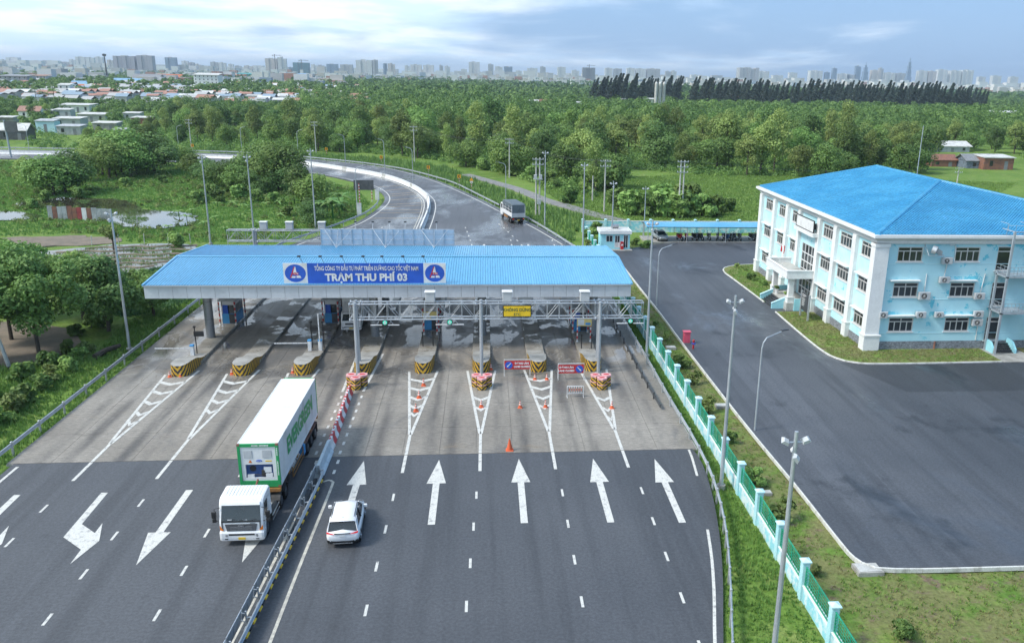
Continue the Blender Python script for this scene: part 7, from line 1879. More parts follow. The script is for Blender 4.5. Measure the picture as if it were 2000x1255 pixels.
# houses are listed here first so that trees keep clear of them (built further down)
HOUSES=[ # x0,x1,y_roof,y_base, kind, wall, roof, label
 (35,80,209,229,'gable','plaster_white','rust_pale','small house with half red, half grey gable roof at the left'),
 (78,105,214,228,'flat','grille','roof_white','low dark fronted shed with pale roof next to the red gabled house'),
 (105,140,212,228,'flat','galv_box','roof_white','grey walled shed in the left row of sheds'),
 (112,178,203,219,'flat','plaster_white','roof_white','long white flat roofed shed at the back of the left row'),
 (-8,29,227,242,'flat','concrete','roof_white','flat roofed hut cut by the left edge of the picture'),
 (103,160,229,246,'flat','galv_box','roof_white','white roofed shed in front of the grey sheds'),
 (150,208,221,237,'flat','concrete_pale','roof_white','wide shed with bright white roof in the left row'),
 (70,110,233,258,'flat','pale_cyan','tin','pale blue walled house with light roof at the left'),
 (110,160,244,262,'flat','tin','tin','grey tin walled shed beside the pale blue house'),
 (180,230,238,253,'flat','concrete','roof_white','pale roofed shed with dark open front'),
 (240,275,219,233,'flat','galv_box','roof_white','small pale shed behind the bananas'),
 (256,297,228,241,'flat','rust','roof_white','shed with reddish wall and white roof'),
 (-5,55,243,272,'gable','grille','roof_white','large pale roofed workshop at the left edge'),
 (222,247,251,264,'flat','concrete','tin','little tin roofed hut among the left trees'),
 (0,55,146,172,'flat','white_old','soffit','long stained white factory with dark roof at the far left'),
 (55,90,146,166,'flat','white_old','rust_pale','stained white block beside the long factory'),
 (115,140,163,190,'flat','plaster_white','roof_white','plain tall white block among the far left houses'),
 (140,172,159,174,'gable','plaster_white','bluetin','small building with blue roof at the far left'),
 (145,167,166,180,'gable','plaster_white','tileorange','little white house with orange roof'),
 (172,200,164,180,'flat','concrete','roof_white','pale low building right of the orange roofed house'),
 (195,218,177,192,'gable','galv_box','tin','small grey gabled house in the far left village'),
 (235,320,168,184,'gable','concrete_pale','tin','long pale warehouse, left of the two long roofs'),
 (320,380,168,182,'gable','concrete_pale','tin','long pale warehouse, right of the two long roofs'),
 (225,268,154,169,'gable','pale_cyan','bluetin','pale blue roofed hall at the far left'),
 (266,306,146,167,'gable','plaster_white','soffit','white villa with dark gabled roof'),
 (312,346,146,164,'gable','plaster_white','tileorange','house with stepped orange roofs'),
 (383,425,143,176,'flat','plaster_white','roof_white','tall plain white building standing over the left trees'),
 (440,467,146,157,'flat','rust_pale','tileorange','small orange building on the town edge'),
 (472,497,143,157,'flat','teal','teal','turquoise building on the town edge'),
 (502,530,148,158,'flat','plaster_white','roof_white','white building right of the turquoise one'),
 (540,568,146,157,'gable','plaster_white','tileorange','white building with long red roof'),
 (568,597,144,157,'flat','skyblue_box','skyblue_box','bright blue building on the town edge'),
 (467,572,157,166,'gable','concrete_pale','straw','very long low beige warehouse at the town edge'),
 (596,645,155,163,'gable','tin','roof_white','pale low warehouse right of the blue building'),
 (682,716,190,208,'flat','plaster_white','straw','white house with brown upper floor in the wood'),
 (716,736,193,206,'gable','plaster_white','bluetin','small white house with blue roof in the wood'),
 (420,466,186,194,'gable','tin','roof_white','thin white roofed shed in the left wood'),
 (540,572,189,201,'gable','plaster_white','tin','white gabled house in the left wood'),
 (602,632,185,197,'flat','galv_box','tin','grey shed in the wood left of the centre'),
 (1036,1060,196,208,'gable','plaster_white','roof_white','white gabled house in the centre wood'),
 (1056,1076,195,209,'gable','rust_pale','rust','brown walled house beside the white gabled one'),
 (1125,1150,199,212,'flat','plaster_white','roof_white','white block in the wood right of the centre'),
 (1150,1168,203,212,'gable','galv_box','tin','grey hut in the wood right of the centre'),
 (1212,1226,193,204,'flat','plaster_white','roof_white','small white block left of the silos'),
 (1240,1276,192,203,'flat','plaster_white','roof_white','white buildings below the silos'),
 (1380,1406,196,206,'flat','plaster_white','roof_white','white house under the casuarina row'),
 (1432,1442,188,206,'flat','plaster_white','rust_pale','narrow tall white house under the casuarina row'),
 (1470,1500,197,208,'flat','concrete_pale','roof_white','pale low sheds under the casuarina row'),
 (1933,1962,224,235,'flat','tin','tin','grey shed at the right edge of the wood'),
 (1958,2012,218,236,'flat','plaster_white','roof_white','white flat roofed house at the right edge of the wood'),
 (1829,1890,278,296,'gable','tin','roof_white','white roofed hut in the trees behind the office'),
 (1820,1866,304,324,'gable','rust','rust','shack with rusty red roof behind the office'),
 (1889,1945,304,328,'gable','bluepatch','soffit','shack with dark grey roof behind the office'),
 (1922,1976,304,330,'flat','rust','roof_white','shack with white roof and brick red wall behind the office'),
 (960,985,263,279,'gable','plaster_white','roof_white','little white house hidden in the wood beyond the bend')]
M['rust_pale']=pm('faded_red_roof',(.42,.24,.18),.8,grime=.2); M['white_old']=pm('stained_white',(.55,.56,.56),.8,c2=(.3,.31,.31),sc_=.12,st=(1,1,.3),grime=.2)
M['bluetin']=pm('pale_blue_tin',(.22,.42,.6),.5,grime=.15); M['tileorange']=pm('orange_tiles',(.55,.16,.07),.8,grime=.15); M['teal']=pm('teal_paint',(.1,.42,.42),.7); M['bluepatch']=pm('blue_grey_boards',(.2,.25,.32),.8,grime=.25)
HP=[]
HOUSE_EXTRA=[(1272,1304,170,212)]
for h_ in HOUSES:
    a=G(h_[0],h_[3]); b_=G(h_[1],h_[3]); D=(a+b_)/2; wd=(b_-a).length; HP.append((D.x,D.y,wd)); AVOID.append((D.x,D.y+wd*.3,wd*.62+3))
    # keep the line of sight in front of the near ones open
    if D.y<560:
        for q_ in (.97,.94,.91,.88): AVOID.append((D.x*q_,D.y*q_,wd*.42+2.5))
for h_ in HOUSE_EXTRA:
    a=G(h_[0],h_[3]); b_=G(h_[1],h_[3]); D=(a+b_)/2; HP.append((D.x,D.y,(b_-a).length))
LOW=[(560,291),(700,297),(800,305),(880,318),(960,333),(1010,343),(1060,362),(1100,378),(1160,383),(1200,350),(1230,327),(1300,336),(1400,342),(1500,343),(1600,347),(1700,350),(1790,338),(1815,332),(1880,300),(1985,300),(2040,335)]
P1=[tuple(G(x,y)[:2]) for x,y in LOW]+[(330,430),(-90,430)]
front=scatter(P1,6.9,265,5,lambda x,y:clear_of(x,y,4.5) and -.5*y<x<.66*y)
front.sort(key=lambda p:p[1])
EXTRA=front[165:]
for (x,y) in front[:165]:
    yel=.6 if x<0 else .5
    i=random.choice([3,4,6,6]) if random.random()<yel*.75 else random.choice([0,1,2,5,7,7,1])
    s=random.uniform(.8,1.55); 
    fx=x/y; zn='above the far bend' if fx<-.14 else 'above the median wall' if fx<-.04 else 'behind the gravel track' if fx<.07 else 'behind the guard house' if fx<.15 else 'behind the parking shed' if fx<.27 else 'behind the left office roof' if fx<.42 else 'behind the right office roof'
    rw='in the front row' if y<262-20*(fx>.02) else 'amid the wood' if y<335 else 'deep in the wood'
    put_tree(i,x,y,s,rw+' '+zn,random.uniform(.9,1.2))
# left clumps, each placed
LT=[((105,380),82,0),((152,371),78,1),((214,347),85,4),((256,344),72,0),((302,337),78,2),((548,370),98,0),((503,364),78,5),((468,374),58,0),((420,362),52,2),((383,344),48,0),((128,374),84,2),((85,376),70,0),((52,362),66,3),((172,352),62,3),((200,340),85,4),((236,338),92,0),((228,345),60,3),((288,333),92,1),((268,340),62,2),((318,322),60,5),((360,328),48,0),((402,348),42,2),((442,368),60,0),((470,352),55,5),((520,360),88,0),((545,372),70,2),((500,378),48,2),((592,398),85,1),((618,402),68,0),((610,440),50,2),((605,425),45,5)]
for n_,((px,py),hp,i) in enumerate(LT):
    g_=G(px,py); d=(g_-Vector((0,0,CAM_H))).dot(FW); hm=hp/F_PX*d; base=[9.4,11,9.6,11.6,9.9,11.4,13,7][i]
    o=put_tree(i,g_.x,g_.y,hm/base,'by the pond, %s from the left'%words(1+sorted(LT,key=lambda q:q[0][0]).index(LT[n_])),1.0); o.scale=(o.scale[0]*1.3,o.scale[1]*1.3,o.scale[2])
P3=[(-330,560),(-190,312),(-100,305),(-62,298),(-20,420),(-60,560)]
lt=scatter(P3,6.3,150,9,lambda x,y:clear_of(x,y,5) and x>-.56*y)
lt.sort(key=lambda p:p[1])
EXTRA+=lt[100:]
for (x,y) in lt[:100]:
    i=random.choice([0,1,2,7,5,7,3,6]); put_tree(i,x,y,random.uniform(.75,1.25) if x>-.35*y else random.uniform(.45,.75),('in the front row' if y<345 else 'farther back' if y<430 else 'deep')+' among the far left village'+(' by the edge' if x<-.38*y else ''))
for i,o in enumerate(protos):
    if i not in used_p: unused(o)
# --- near left trees with finer leaves
def near_tree(loc,seed,rx,rz,cz,n,size,mt,lab,th,lobes=26):
    o=thing('roadside_tree',loc,lab,'tree','trees over the dirt path')
    V,ti,c,lr=crown_data(seed,rx,rz,cz,lobes,n,size,lobe_r=(.2,.36),fill=.65)
    npmesh('crown',V,None,M[mt],o,ti); trunk_mesh(th,.17,[tuple(c[i]) for i in range(1,9)],seed).build('trunk',M['bark'],o,local=True)
near_tree((-42.6,83.6,-.3),21,5.6,4.2,6.5,13000,.2,'leaf','nearest spreading tree over the dirt path with visible trunk',5.6)
near_tree((-47.5,88.5,-.3),22,5.2,4.2,6.0,9000,.22,'leaf','dark tree at the left edge behind the dirt path',5.5)
near_tree((-39.4,91.5,-.3),23,3.9,3.9,4.6,9000,.19,'leaf_d','dense dark tree between the dirt path and the canopy',4)
near_tree((-44,96.5,-.3),24,4.8,3.8,4.8,8000,.21,'leaf','bushy tree before the flooded plot',4.2)
near_tree((-51,97,-.3),25,5.0,4.0,5.2,7500,.22,'leaf','dark tree cut by the left edge before the flooded plot',5)
near_tree((-56,104,-.3),26,4.2,3.2,4.8,5000,.24,'leaf','mid green tree at the left edge beside the muddy ground',4.4)
near_tree((-36.9,97.5,-.3),28,2.8,2.6,3.0,5000,.18,'leaf','low bushy tree against the left bank beside the canopy end',2.6,16)
near_tree((-46.2,80.2,-.3),29,4.2,3.6,5.4,8000,.2,'leaf','leafy tree at the left edge in front of the dirt path',5)
near_tree((-55.5,134.5,-.3),27,1.7,1.5,3.0,1200,.17,'leaf_y','small round tree standing in the mud by the flooded plot',2.6,12)
# --- shrubs
def shrub_proto(seed,mt,n=700,size=.13,rx=.8,rz=.6):
    o=thing('shrub',(0,0,0)); V,ti,c,lr=crown_data(seed,rx,rz,rz*.85,10,n,size,lobe_r=(.3,.5),fill=.5)
    npmesh('foliage',V,None,M[mt],o,ti)
    trunk_mesh(rz*.8,.03,[tuple(c[i]) for i in range(1,5)],seed,.05).build('stem',M['bark'],o,local=True); return o
sp_=[shrub_proto(31,'leaf'),shrub_proto(32,'leaf_y',500,.12),shrub_proto(33,'leaf',900,.16)]; su=set()
def shrub(i,x,y,s,lab,grp,z=-.22,sz=1):
    if i not in su: su.add(i); o=sp_[i]
    else: o=copy_tree(sp_[i])
    o.location=(x,y,z); o.rotation_euler=(0,0,random.uniform(0,6)); o.scale=(s,s,s*sz); tag(o,lab,'shrub',grp)
for (p,s,i,lab) in (((1329,712),1.3,0,'leafy shrub in the strip just past the pink cabinet'),((1356,746),1.0,1,'upright shrub between fence and yard, second past the pink cabinet'),((1384,800),1.1,1,'loose shrub in the strip left of the curved lamp'),((1300,660),.7,1,'small shrub left of the pink cabinet'),((1279,632),.6,0,'little shrub below the gantry end'),((1476,938),1.2,0,'shrub in the strip level with the second floodlight pole'),((1529,1014),1.25,1,'shrub in the strip left of the nearest floodlight pole'),((1423,858),.9,0,'low shrub behind the floodlight pole by the fence'),((1591,1116),.6,1,'small shrub behind the nearest fence panels'),((1760,1235),1.0,0,'shrub in the grass at the lower right'),((1470,547),1.25,0,'larger round shrub on the porch lawn'),((1490,557),1.0,0,'smaller round shrub on the porch lawn'),((1442,524),.8,1,'slim young shrub at the tip of the porch lawn'),((1455,530),.6,1,'tiny shrub at the tip of the porch lawn'),((1262,484),1.5,0,'bush between the guard house and the shed'),((1240,476),1.2,0,'low bush right beside the guard house'),((1155,470),2.2,0,'vine covered bush left of the guard house'),((1165,452),2.0,0,'tall bush behind the guard house'),((1150,485),1.3,1,'bush in front of the guard house fence'),((340,478),2.2,2,'dark bush at the edge of the crop field')):
    g_=G(*p); shrub(i,g_.x,g_.y,s,lab,'planted shrubs',sz=1.2 if i==1 else 1)
for k,(px,py,s) in enumerate(((8,850,2.0),(32,828,1.9),(58,806,2.0),(85,785,1.9),(112,764,2.0),(136,745,1.8),(160,726,1.8),(182,705,1.7),(198,690,1.5),(120,720,2.0),(70,745,2.0),(20,790,2.2),(165,690,1.6),(205,640,2.0),(235,600,2.2),(262,570,2.0),(230,640,1.8),(180,655,1.5),(285,545,1.6))):
    g_=G(px,py); shrub([2,0,1][k%3] if k<9 else 2,g_.x-1.7,g_.y+.8,s*.8,'vine covered bush, %s of the hedge along the left verge'%words(k+1),'hedge of the left verge')
for k,(px,py,s) in enumerate([(1235,415,2.6),(1265,420,2.8),(1300,418,2.9),(1335,420,2.8),(1370,420,2.6),(1400,418,2.2),(1420,412,1.6),(1285,405,3),(1350,402,2.8),(1215,405,2.4),(1075,362,2.2),(1110,395,2.0),(1050,352,2.2),(985,330,2.4),(1010,342,2.2),(940,330,2),(1150,372,3),(1185,368,3),(1215,345,3)]):
    g_=G(px,py); shrub([2,0,2][k%3],g_.x,g_.y,s*1.75,'large dark bush, %s of the thicket behind the boundary fence'%words(k+1),'thicket behind the fence')
for k,(px,py,s) in enumerate([(395,395,2.6),(430,392,2.6),(470,385,2.8),(505,392,2.5),(540,395,2.4),(410,380,2.5),(450,375,2.6),(560,420,2),(90,392,2.2),(150,385,2.4),(180,380,2.2),(60,405,2.0),(250,362,2.0),(320,355,1.8)]):
    g_=G(px,py); shrub([2,0,2][k%3],g_.x,g_.y,s,'low dark bush, %s of those around the left pond'%words(k+1),'bushes round the pond')
# potted plants at the porch
for (x,y,lab) in ((35.75,102.1,'potted plant at the far side of the porch steps'),(35.9,98.95,'potted plant at the near side of the porch steps')):
    o=thing('potted_plant',(x,y,.93),lab,'plant','potted plants at the porch')
    mb=MB(); mb.cyl((x,y,.93),(x,y,1.4),.16,.25,12); mb.build('pot',M['white'],o)
    V,ti,c,lr=crown_data(44,.4,.35,1.0,8,160,.14,lobe_r=(.3,.5),fill=.4); npmesh('foliage',V,None,M['leaf'],o,ti).location=(0,0,-.3)
# --- bananas
def banana_proto(seed,young):
    r=random.Random(seed); o=thing('banana_plant',(0,0,-.25)); H_=2.2 if not young else .8
    mb=MB(); mb.tube([(0,0,-.3),(.03,0,H_*.5),(0,.04,H_)],[.16 if not young else .06,.13 if not young else .05,.07 if not young else .03],7); mb.build('stem',M['leaf_b'],o,local=True)
    for k in range(9 if not young else 5):
        a=2*PI*k/(9 if not young else 5)+r.uniform(-.3,.3); L=r.uniform(1.9,2.7)*(1 if not young else .48); el=r.uniform(.5,1.25); d=Vector((math.cos(a),math.sin(a),0)); s=Vector((-d.y,d.x,0)); vs=[];n_=6
        for j in range(n_+1):
            f=j/n_; p=d*(L*f*math.cos(el*(1-f*.4)))+Vector((0,0,H_-.1+L*(math.sin(el)*f-.75*f*f)))
            w_=.34*L/2.2*math.sin(PI*(.08+.88*f))
            vs+=[p-s*w_-Vector((0,0,.06)),p,p+s*w_-Vector((0,0,.06))]
        mb=MB(); mb.add(vs,[q for j in range(n_) for q in ((3*j,3*j+1,3*j+4,3*j+3),(3*j+1,3*j+2,3*j+5,3*j+4))]); lf=mb.build('leaf',M['leaf_b'],o,local=True)
        at_=lf.data.attributes.new('tint','FLOAT','FACE'); at_.data.foreach_set('value',[(.55 if not young else 1.0)+r.uniform(-.2,.2)]*len(lf.data.polygons))
    return o
bA,bY=banana_proto(1,False),banana_proto(2,True); fst=[True,True]
for k,(px,py,yg) in enumerate([(640,418,0),(655,412,0),(668,410,0),(632,425,0),(650,425,0),(662,420,0),(425,402,1),(455,402,1),(478,405,1),(545,400,1),(520,402,1),(365,430,1),(350,420,1),(420,428,1),(470,425,1),(548,425,1),(525,438,1),(330,448,1),(400,440,1),(440,450,1),(375,415,1),(500,440,1),(575,398,0)]):
    g_=G(px,py); o=(bY if yg else bA)
    if fst[yg]: fst[yg]=False
    else: o=copy_tree(o)
    o.location=(g_.x,g_.y,-.25); o.rotation_euler=(0,0,random.uniform(0,6)); s=random.uniform(.8,1.2); o.scale=(s*1.15,)*3
    tag(o,'young pale banana plant in the field left of the bend' if yg else 'full grown banana plant beside the road sign inside the bend','banana plant','young banana plants' if yg else 'grown banana plants')
# --- coconut palms
def palm_proto():
    o=thing('coconut_palm',(0,0,-.3)); mb=MB(); mb.tube([(0,0,-.3),(.2,.05,3),(.5,.1,6),(.6,.1,8)],[.22,.16,.13,.12],7); mb.build('trunk',M['bark'],o,local=True)
    r=np.random.default_rng(5); Vs=[];T=[]
    for k in range(15):
        a=2*PI*k/15+r.uniform(-.2,.2); el=r.uniform(-.1,1.1); L=3.2; d=np.array([math.cos(a),math.sin(a),0]); s=np.array([-d[1],d[0],0])
        for j in range(14):
            f=(j+.5)/14; p=np.array([.6,.1,8])+d*L*f*math.cos(el*(1-f*.3))+np.array([0,0,L*(math.sin(el)*f-.7*f*f)])
            for sg in (-1,1):
                q=p+s*sg*.75*math.sin(PI*(.15+.8*f))+np.array([0,0,-.3]); e=d*.09; Vs+=[p-e,p+e,q+e*.3,q-e*.3]; T.append(r.uniform(.2,.7))
    npmesh('fronds',np.array(Vs),None,M['leaf'],o,T); return o
pp=palm_proto(); first=True
for px,py,s in ((1090,300,.95),(1100,255,1),(72,205,1.1),(108,208,1.1),(90,206,.9),(1620,265,.9),(1180,230,.9)):
    g_=G(px,py); o=pp if first else copy_tree(pp); first=False
    o.location=(g_.x,g_.y,-.3); o.rotation_euler=(0,0,random.uniform(0,6)); o.scale=(s*1.2,)*3; tag(o,'coconut palm rising among the trees','palm tree','coconut palms')
# --- casuarina row
def cas_proto(seed):
    o=thing('casuarina_tree',(0,0,-.3)); r=np.random.default_rng(seed); n=1300
    f=r.uniform(.04,1,n); ang=r.uniform(0,2*PI,n); rad=((1-f)**1.25*5.0+.12)*np.sqrt(r.uniform(.05,1,n))*(.7+.4*np.sin(f*34+ang*2+seed)); z=f*27
    C=np.stack([rad*np.cos(ang)+f*f*2.6,rad*np.sin(ang),z],1); nn=unit(n,r); nn[:,2]*=.3; nn/=np.linalg.norm(nn,axis=1)[:,None]
    npmesh('crown',leaves(C,nn,.62,r,.4),None,M['leaf_c'],o,r.uniform(0,1,n))
    mb=MB(); mb.tube([(0,0,-.3),(.2,0,9),(.9,0,18),(2.2,0,26.5)],[.35,.28,.18,.05],6); mb.build('trunk',M['bark'],o,local=True); return o
cp=[cas_proto(61),cas_proto(62),cas_proto(63)]; cu=set()
cr=random.Random(4)
for k in range(190):
    u=k/189; px=1158+u*765+cr.uniform(-4,4)
    if 1326<px<1346: continue
    py=203+u*12+cr.uniform(-6,4)-(9 if 1255<px<1312 else 0); g_=G(px,py); i=cr.randrange(3); o=cp[i] if i not in cu else copy_tree(cp[i]); cu.add(i)
    d=(g_-Vector((0,0,CAM_H))).dot(FW); tgt=(148+u*18)+cr.uniform(-5,9)+max(0,u-.93)*180+max(0,.05-u)*160+ (0 if px<1326 else 2)
    s=((py-tgt)/F_PX*d)/27; o.location=(g_.x,g_.y,-.3); o.rotation_euler=(cr.uniform(-.05,.05),cr.uniform(-.04,.08),cr.uniform(-.5,.5)); o.scale=(s*cr.uniform(1.5,2.3),s*cr.uniform(1.5,2.3),s)
    ncas=globals().get('ncas',0)+1; tag(o,'tall dark casuarina, %s from the left in the long row before the skyline'%words(ncas),'tree','casuarina row')
# --- far woodland: one mass of crowns nobody could count
r=np.random.default_rng(77); Vs=[];Ts=[]
hp=np.array(HP)
def mass(y0,y1,sp,nq,qs,keep):
    y=y0
    while y<y1:
        x=-.56*y
        while x<.72*y:
            xx=x+r.uniform(-.45,.45)*sp; yy=y+r.uniform(-.45,.45)*sp
            fx=xx/yy
            dens=1.0 if fx>-.1 else .85
            if fx<-.28 and 430<yy<700: dens*=.8
            okh=not np.any((np.abs(hp[:,0]-xx)<hp[:,2]*.55+2)&(np.abs(hp[:,1]+hp[:,2]*.25-yy)<hp[:,2]*.6+5)) and not np.any((np.abs(hp[:,0]/hp[:,1]*yy-xx)<hp[:,2]*.5+1)&(yy<hp[:,1]+2)&(yy>hp[:,1]*.87))
            if r.uniform()<dens*keep and okh:
                R_=r.uniform(3.2,5.6); hc=r.uniform(4.5,9.0); n=nq
                if fx<-.2 and yy<760: R_*=.66; hc*=.5
                elif yy>860 and fx>.1: R_*=.75; hc*=.5
                elif yy>600 and fx>.0: R_*=.85; hc*=.72
                elif r.uniform()<.12: R_*=1.25; hc*=1.25
                lob=5; lc=unit(lob,r)*np.array([R_*.5,R_*.5,R_*.4])+np.array([xx,yy,hc]); k=r.integers(0,lob,n)
                dd=unit(n,r); dd[:,2]=np.abs(dd[:,2])*.95-.15; C=lc[k]+dd*R_*.58
                nn=dd+np.array([0,0,.35])+unit(n,r)*.5; nn/=np.linalg.norm(nn,axis=1)[:,None]
                Vs.append(leaves(C,nn,qs,r,.65)); tt=r.uniform(0,.75); lt_=r.uniform(-.15,.2,lob); Ts.append(np.clip(tt+lt_[k]+r.uniform(-.15,.25,n),0,1))
            x+=sp
        y+=sp
def crown_at(xx,yy,R_,hc,n,qs):
    lob=9; lc=unit(lob,r)*np.array([R_*.55,R_*.55,hc*.5])+np.array([xx,yy,hc]); k=r.integers(0,lob,n)
    dd=unit(n,r); dd[:,2]=np.abs(dd[:,2])*.95-.2; C=lc[k]+dd*R_*.5; C[:,2]=np.maximum(C[:,2],.2)
    nn=dd+np.array([0,0,.35])+unit(n,r)*.5; nn/=np.linalg.norm(nn,axis=1)[:,None]
    Vs.append(leaves(C,nn,qs,r,.6)); lt_=r.uniform(-.2,.25,lob); Ts.append(np.clip(r.uniform(.05,.7)+lt_[k]+r.uniform(-.15,.25,n),0,1))
for (xx,yy) in EXTRA: crown_at(xx,yy,r.uniform(4,6),r.uniform(5,7.5) if xx>-.35*yy else r.uniform(2.5,3.5),420,.36)
mass(400,640,8.0,125,.58,.97); mass(640,950,11,70,.95,.96); mass(950,1700,17,34,1.8,1)
o=npmesh('distant_woodland',np.concatenate(Vs),None,M['leaf'],None,np.concatenate(Ts)); tag(o,'dense green wood filling the land up to the city','woodland',kind='stuff')
# --- undergrowth at the foot of the wood
Vs=[];Ts=[]; ug=scatter(P1,2.6,1500,15,lambda x,y:y<330 and -.5*y<x<.66*y and clear_of(x,y,3.2))+scatter(P3,3.2,1500,16,lambda x,y:y<480 and x>-.56*y and clear_of(x,y,3.5))
for (xx,yy) in ug:
    R_=r.uniform(1.0,2.1)*(1.35 if xx<-60 else 1); n=70; dd=unit(n,r); dd[:,2]=np.abs(dd[:,2]); C=np.array([xx,yy,-.1])+dd*np.array([R_,R_,R_*r.uniform(.8,1.3)])*r.uniform(.6,1.05,n)[:,None]
    nn=dd+unit(n,r)*.6; nn/=np.linalg.norm(nn,axis=1)[:,None]; Vs.append(leaves(C,nn,.3,r,.6)); Ts.append(np.clip(r.uniform(0,.7)+r.uniform(-.15,.25,n),0,1))
o=npmesh('undergrowth',np.concatenate(Vs),None,M['leaf'],None,np.concatenate(Ts)); tag(o,'low green undergrowth along the foot of the wood','undergrowth',kind='stuff')
PONDS=[[(-88,192),(-74,188),(-66,176),(-57,172),(-52,163),(-54,155),(-62,156),(-68,164),(-76,176),(-92,180)],[(-96,172),(-86,171),(-80,165),(-88,160),(-100,158),(-110,165)],[(-58,139),(-48,140),(-42,133),(-43,126),(-47,119.5),(-53,117),(-60,124),(-66,132)],[(-78,146),(-66,150),(-58,146),(-56,140),(-66,136),(-80,138)]]
def not_pond(X,Y):
    k=np.ones(len(X),bool)
    for P in PONDS:
        c=np.zeros(len(X),bool); j=len(P)-1
        for i in range(len(P)):
            a=(P[i][1]>Y)!=(P[j][1]>Y); xi=(P[j][0]-P[i][0])*(Y-P[i][1])/((P[j][1]-P[i][1]) or 1e-9)+P[i][0]; c^=a&(X<xi); j=i
        k&=~c
    return k
# --- rough scrub in the wet meadow
Vs=[];Ts=[]
for (xx,yy) in scatter([(-150,200),(-100,172),(-62,144),(-34,142),(-26,164),(-26,200),(-46,232),(-80,255),(-150,262)],1.4,650,19,lambda x,y:bool(not_pond(np.array([x]),np.array([y]))[0]) and math.sin(x*.11+1)*math.cos(y*.13)>-.35):
    R_=r.uniform(.35,1.15); n=46; dd=unit(n,r); dd[:,2]=np.abs(dd[:,2]); C=np.array([xx,yy,-.2])+dd*np.array([R_,R_,R_*r.uniform(.8,1.6)])*r.uniform(.5,1.05,n)[:,None]
    nn=dd+unit(n,r)*.7; nn/=np.linalg.norm(nn,axis=1)[:,None]; Vs.append(leaves(C,nn,.2,r,.5)); Ts.append(np.clip(r.uniform(0,.9)+r.uniform(-.15,.25,n),0,1))
o=npmesh('meadow_scrub',np.concatenate(Vs),None,M['leaf_y'],None,np.concatenate(Ts)); tag(o,'rough low scrub and weeds in the wet meadow','undergrowth',kind='stuff')
# --- grass tufts
def tufts(name,P,n,h,wd,mt,lab,seed,blades=5,z=-.25,ok=None,lean=.5,yscale=None):
    r=np.random.default_rng(seed); xs_=[p[0] for p in P]; ys_=[p[1] for p in P]; m_=int(n*1.0)
    X=r.uniform(min(xs_),max(xs_),m_); Y=r.uniform(min(ys_),max(ys_),m_)
    # vectorised point in polygon
    c=np.zeros(m_,bool); j=len(P)-1
    for i in range(len(P)):
        a=(P[i][1]>Y)!=(P[j][1]>Y); xi=(P[j][0]-P[i][0])*(Y-P[i][1])/((P[j][1]-P[i][1]) or 1e-9)+P[i][0]; c^=a&(X<xi); j=i
    if ok is not None: c&=ok(X,Y)
    X,Y=X[c],Y[c]; m_=len(X)
    cl=.5+.25*np.sin(X*.9+np.sin(Y*.7)*1.7)*np.cos(Y*.8+np.sin(X*.6))+.25*np.sin(X*.23+1.7*np.sin(Y*.19))*np.cos(Y*.31+X*.07)
    B=[];T=[]
    for b_ in range(blades):
        a=r.uniform(0,2*PI,m_); hh=h*r.uniform(.45,1.25,m_)*(.6+.6*cl); l=r.uniform(.1,1,m_)*lean*hh
        bx=X+r.normal(0,wd*1.6,m_); by=Y+r.normal(0,wd*1.6,m_); w_=wd*r.uniform(.6,1.3,m_)
        p0=np.stack([bx-np.sin(a)*w_,by+np.cos(a)*w_,np.full(m_,z)],1); p1=np.stack([bx+np.sin(a)*w_,by-np.cos(a)*w_,np.full(m_,z)],1)
        p2=np.stack([bx+np.cos(a)*l,by+np.sin(a)*l,z+hh],1); B.append(np.stack([p0,p1,p2],1)); T.append(np.clip(cl*.55+r.uniform(-.1,.5,m_),0,1))
    o=npmesh(name,np.concatenate(B).reshape(-1,3),None,M[mt],None,np.concatenate(T),k=3); tag(o,lab,'grass',kind='stuff'); return o
gre=np.array(gr)
def right_of_road(X,Y): return X>np.interp(Y,gre[::-1,1],gre[::-1,0])+.05
tufts('verge_grass',[(4,12),(16.4,12),(16.4,58),(15.3,58.5),(15.3,110),(14,110)][:],26000,.26,.035,'grass','green grass between the guardrail and the cyan fence',81,ok=lambda X,Y:(right_of_road(X,Y)&(Y<58.6))|((Y>=58.6)&(X>14.2)&(X<16.4)))
tufts('verge_grass',[(14.3,58),(16.4,58),(16.4,112),(15.4,112)],5000,.2,.035,'grass','green grass strip beside the dark guardrail',82)
tufts('strip_grass',[(16.8,14),(22,14),(40,14),(60,40.2),(22.8,40.9),(21,42),(20.2,60),(19.8,100),(19.5,124),(17,126),(16.8,60)],17000,.13,.04,'grass_dry','short dry grass in the planted strip beside the yard',83,ok=lambda X,Y:np.sin(X*1.3+np.sin(Y*.5)*2)*np.cos(Y*.9)>-.55)
tufts('strip_grass',[(16.8,14),(22,14),(40,14),(60,40.2),(22.8,40.9),(21,42),(20.2,60),(19.8,100),(19.5,124),(17,126),(16.8,60)],26000,.16,.04,'grass','short green grass in the planted strip beside the yard',84,ok=lambda X,Y:np.sin(X*.9+2+np.sin(Y*.4)*2)*np.cos(Y*.6+1)>-.35)
tufts('lawn_grass',[(33.8,118),(34,103),(34,102),(38,104.8),(38.3,119),(40,123.4),(36.5,122.8)],2600,.13,.04,'grass','short grass on the porch lawn',85,z=.09)
tufts('lawn_grass',[(34,96.2),(33.9,82),(34.4,79.2),(36.2,77.5),(50.6,77.4),(50.6,81.4),(39,81),(37.9,96)],6000,.12,.04,'grass_dry','short dry grass round the near corner of the office',86,z=.09)
tufts('lawn_grass',[(34,96.2),(33.9,82),(34.4,79.2),(36.2,77.5),(50.6,77.4),(50.6,81.4),(39,81),(37.9,96)],4000,.13,.04,'grass','short green grass round the near corner of the office',87,z=.09,ok=lambda X,Y:np.sin(X*.8)*np.cos(Y*.7)>-.1)
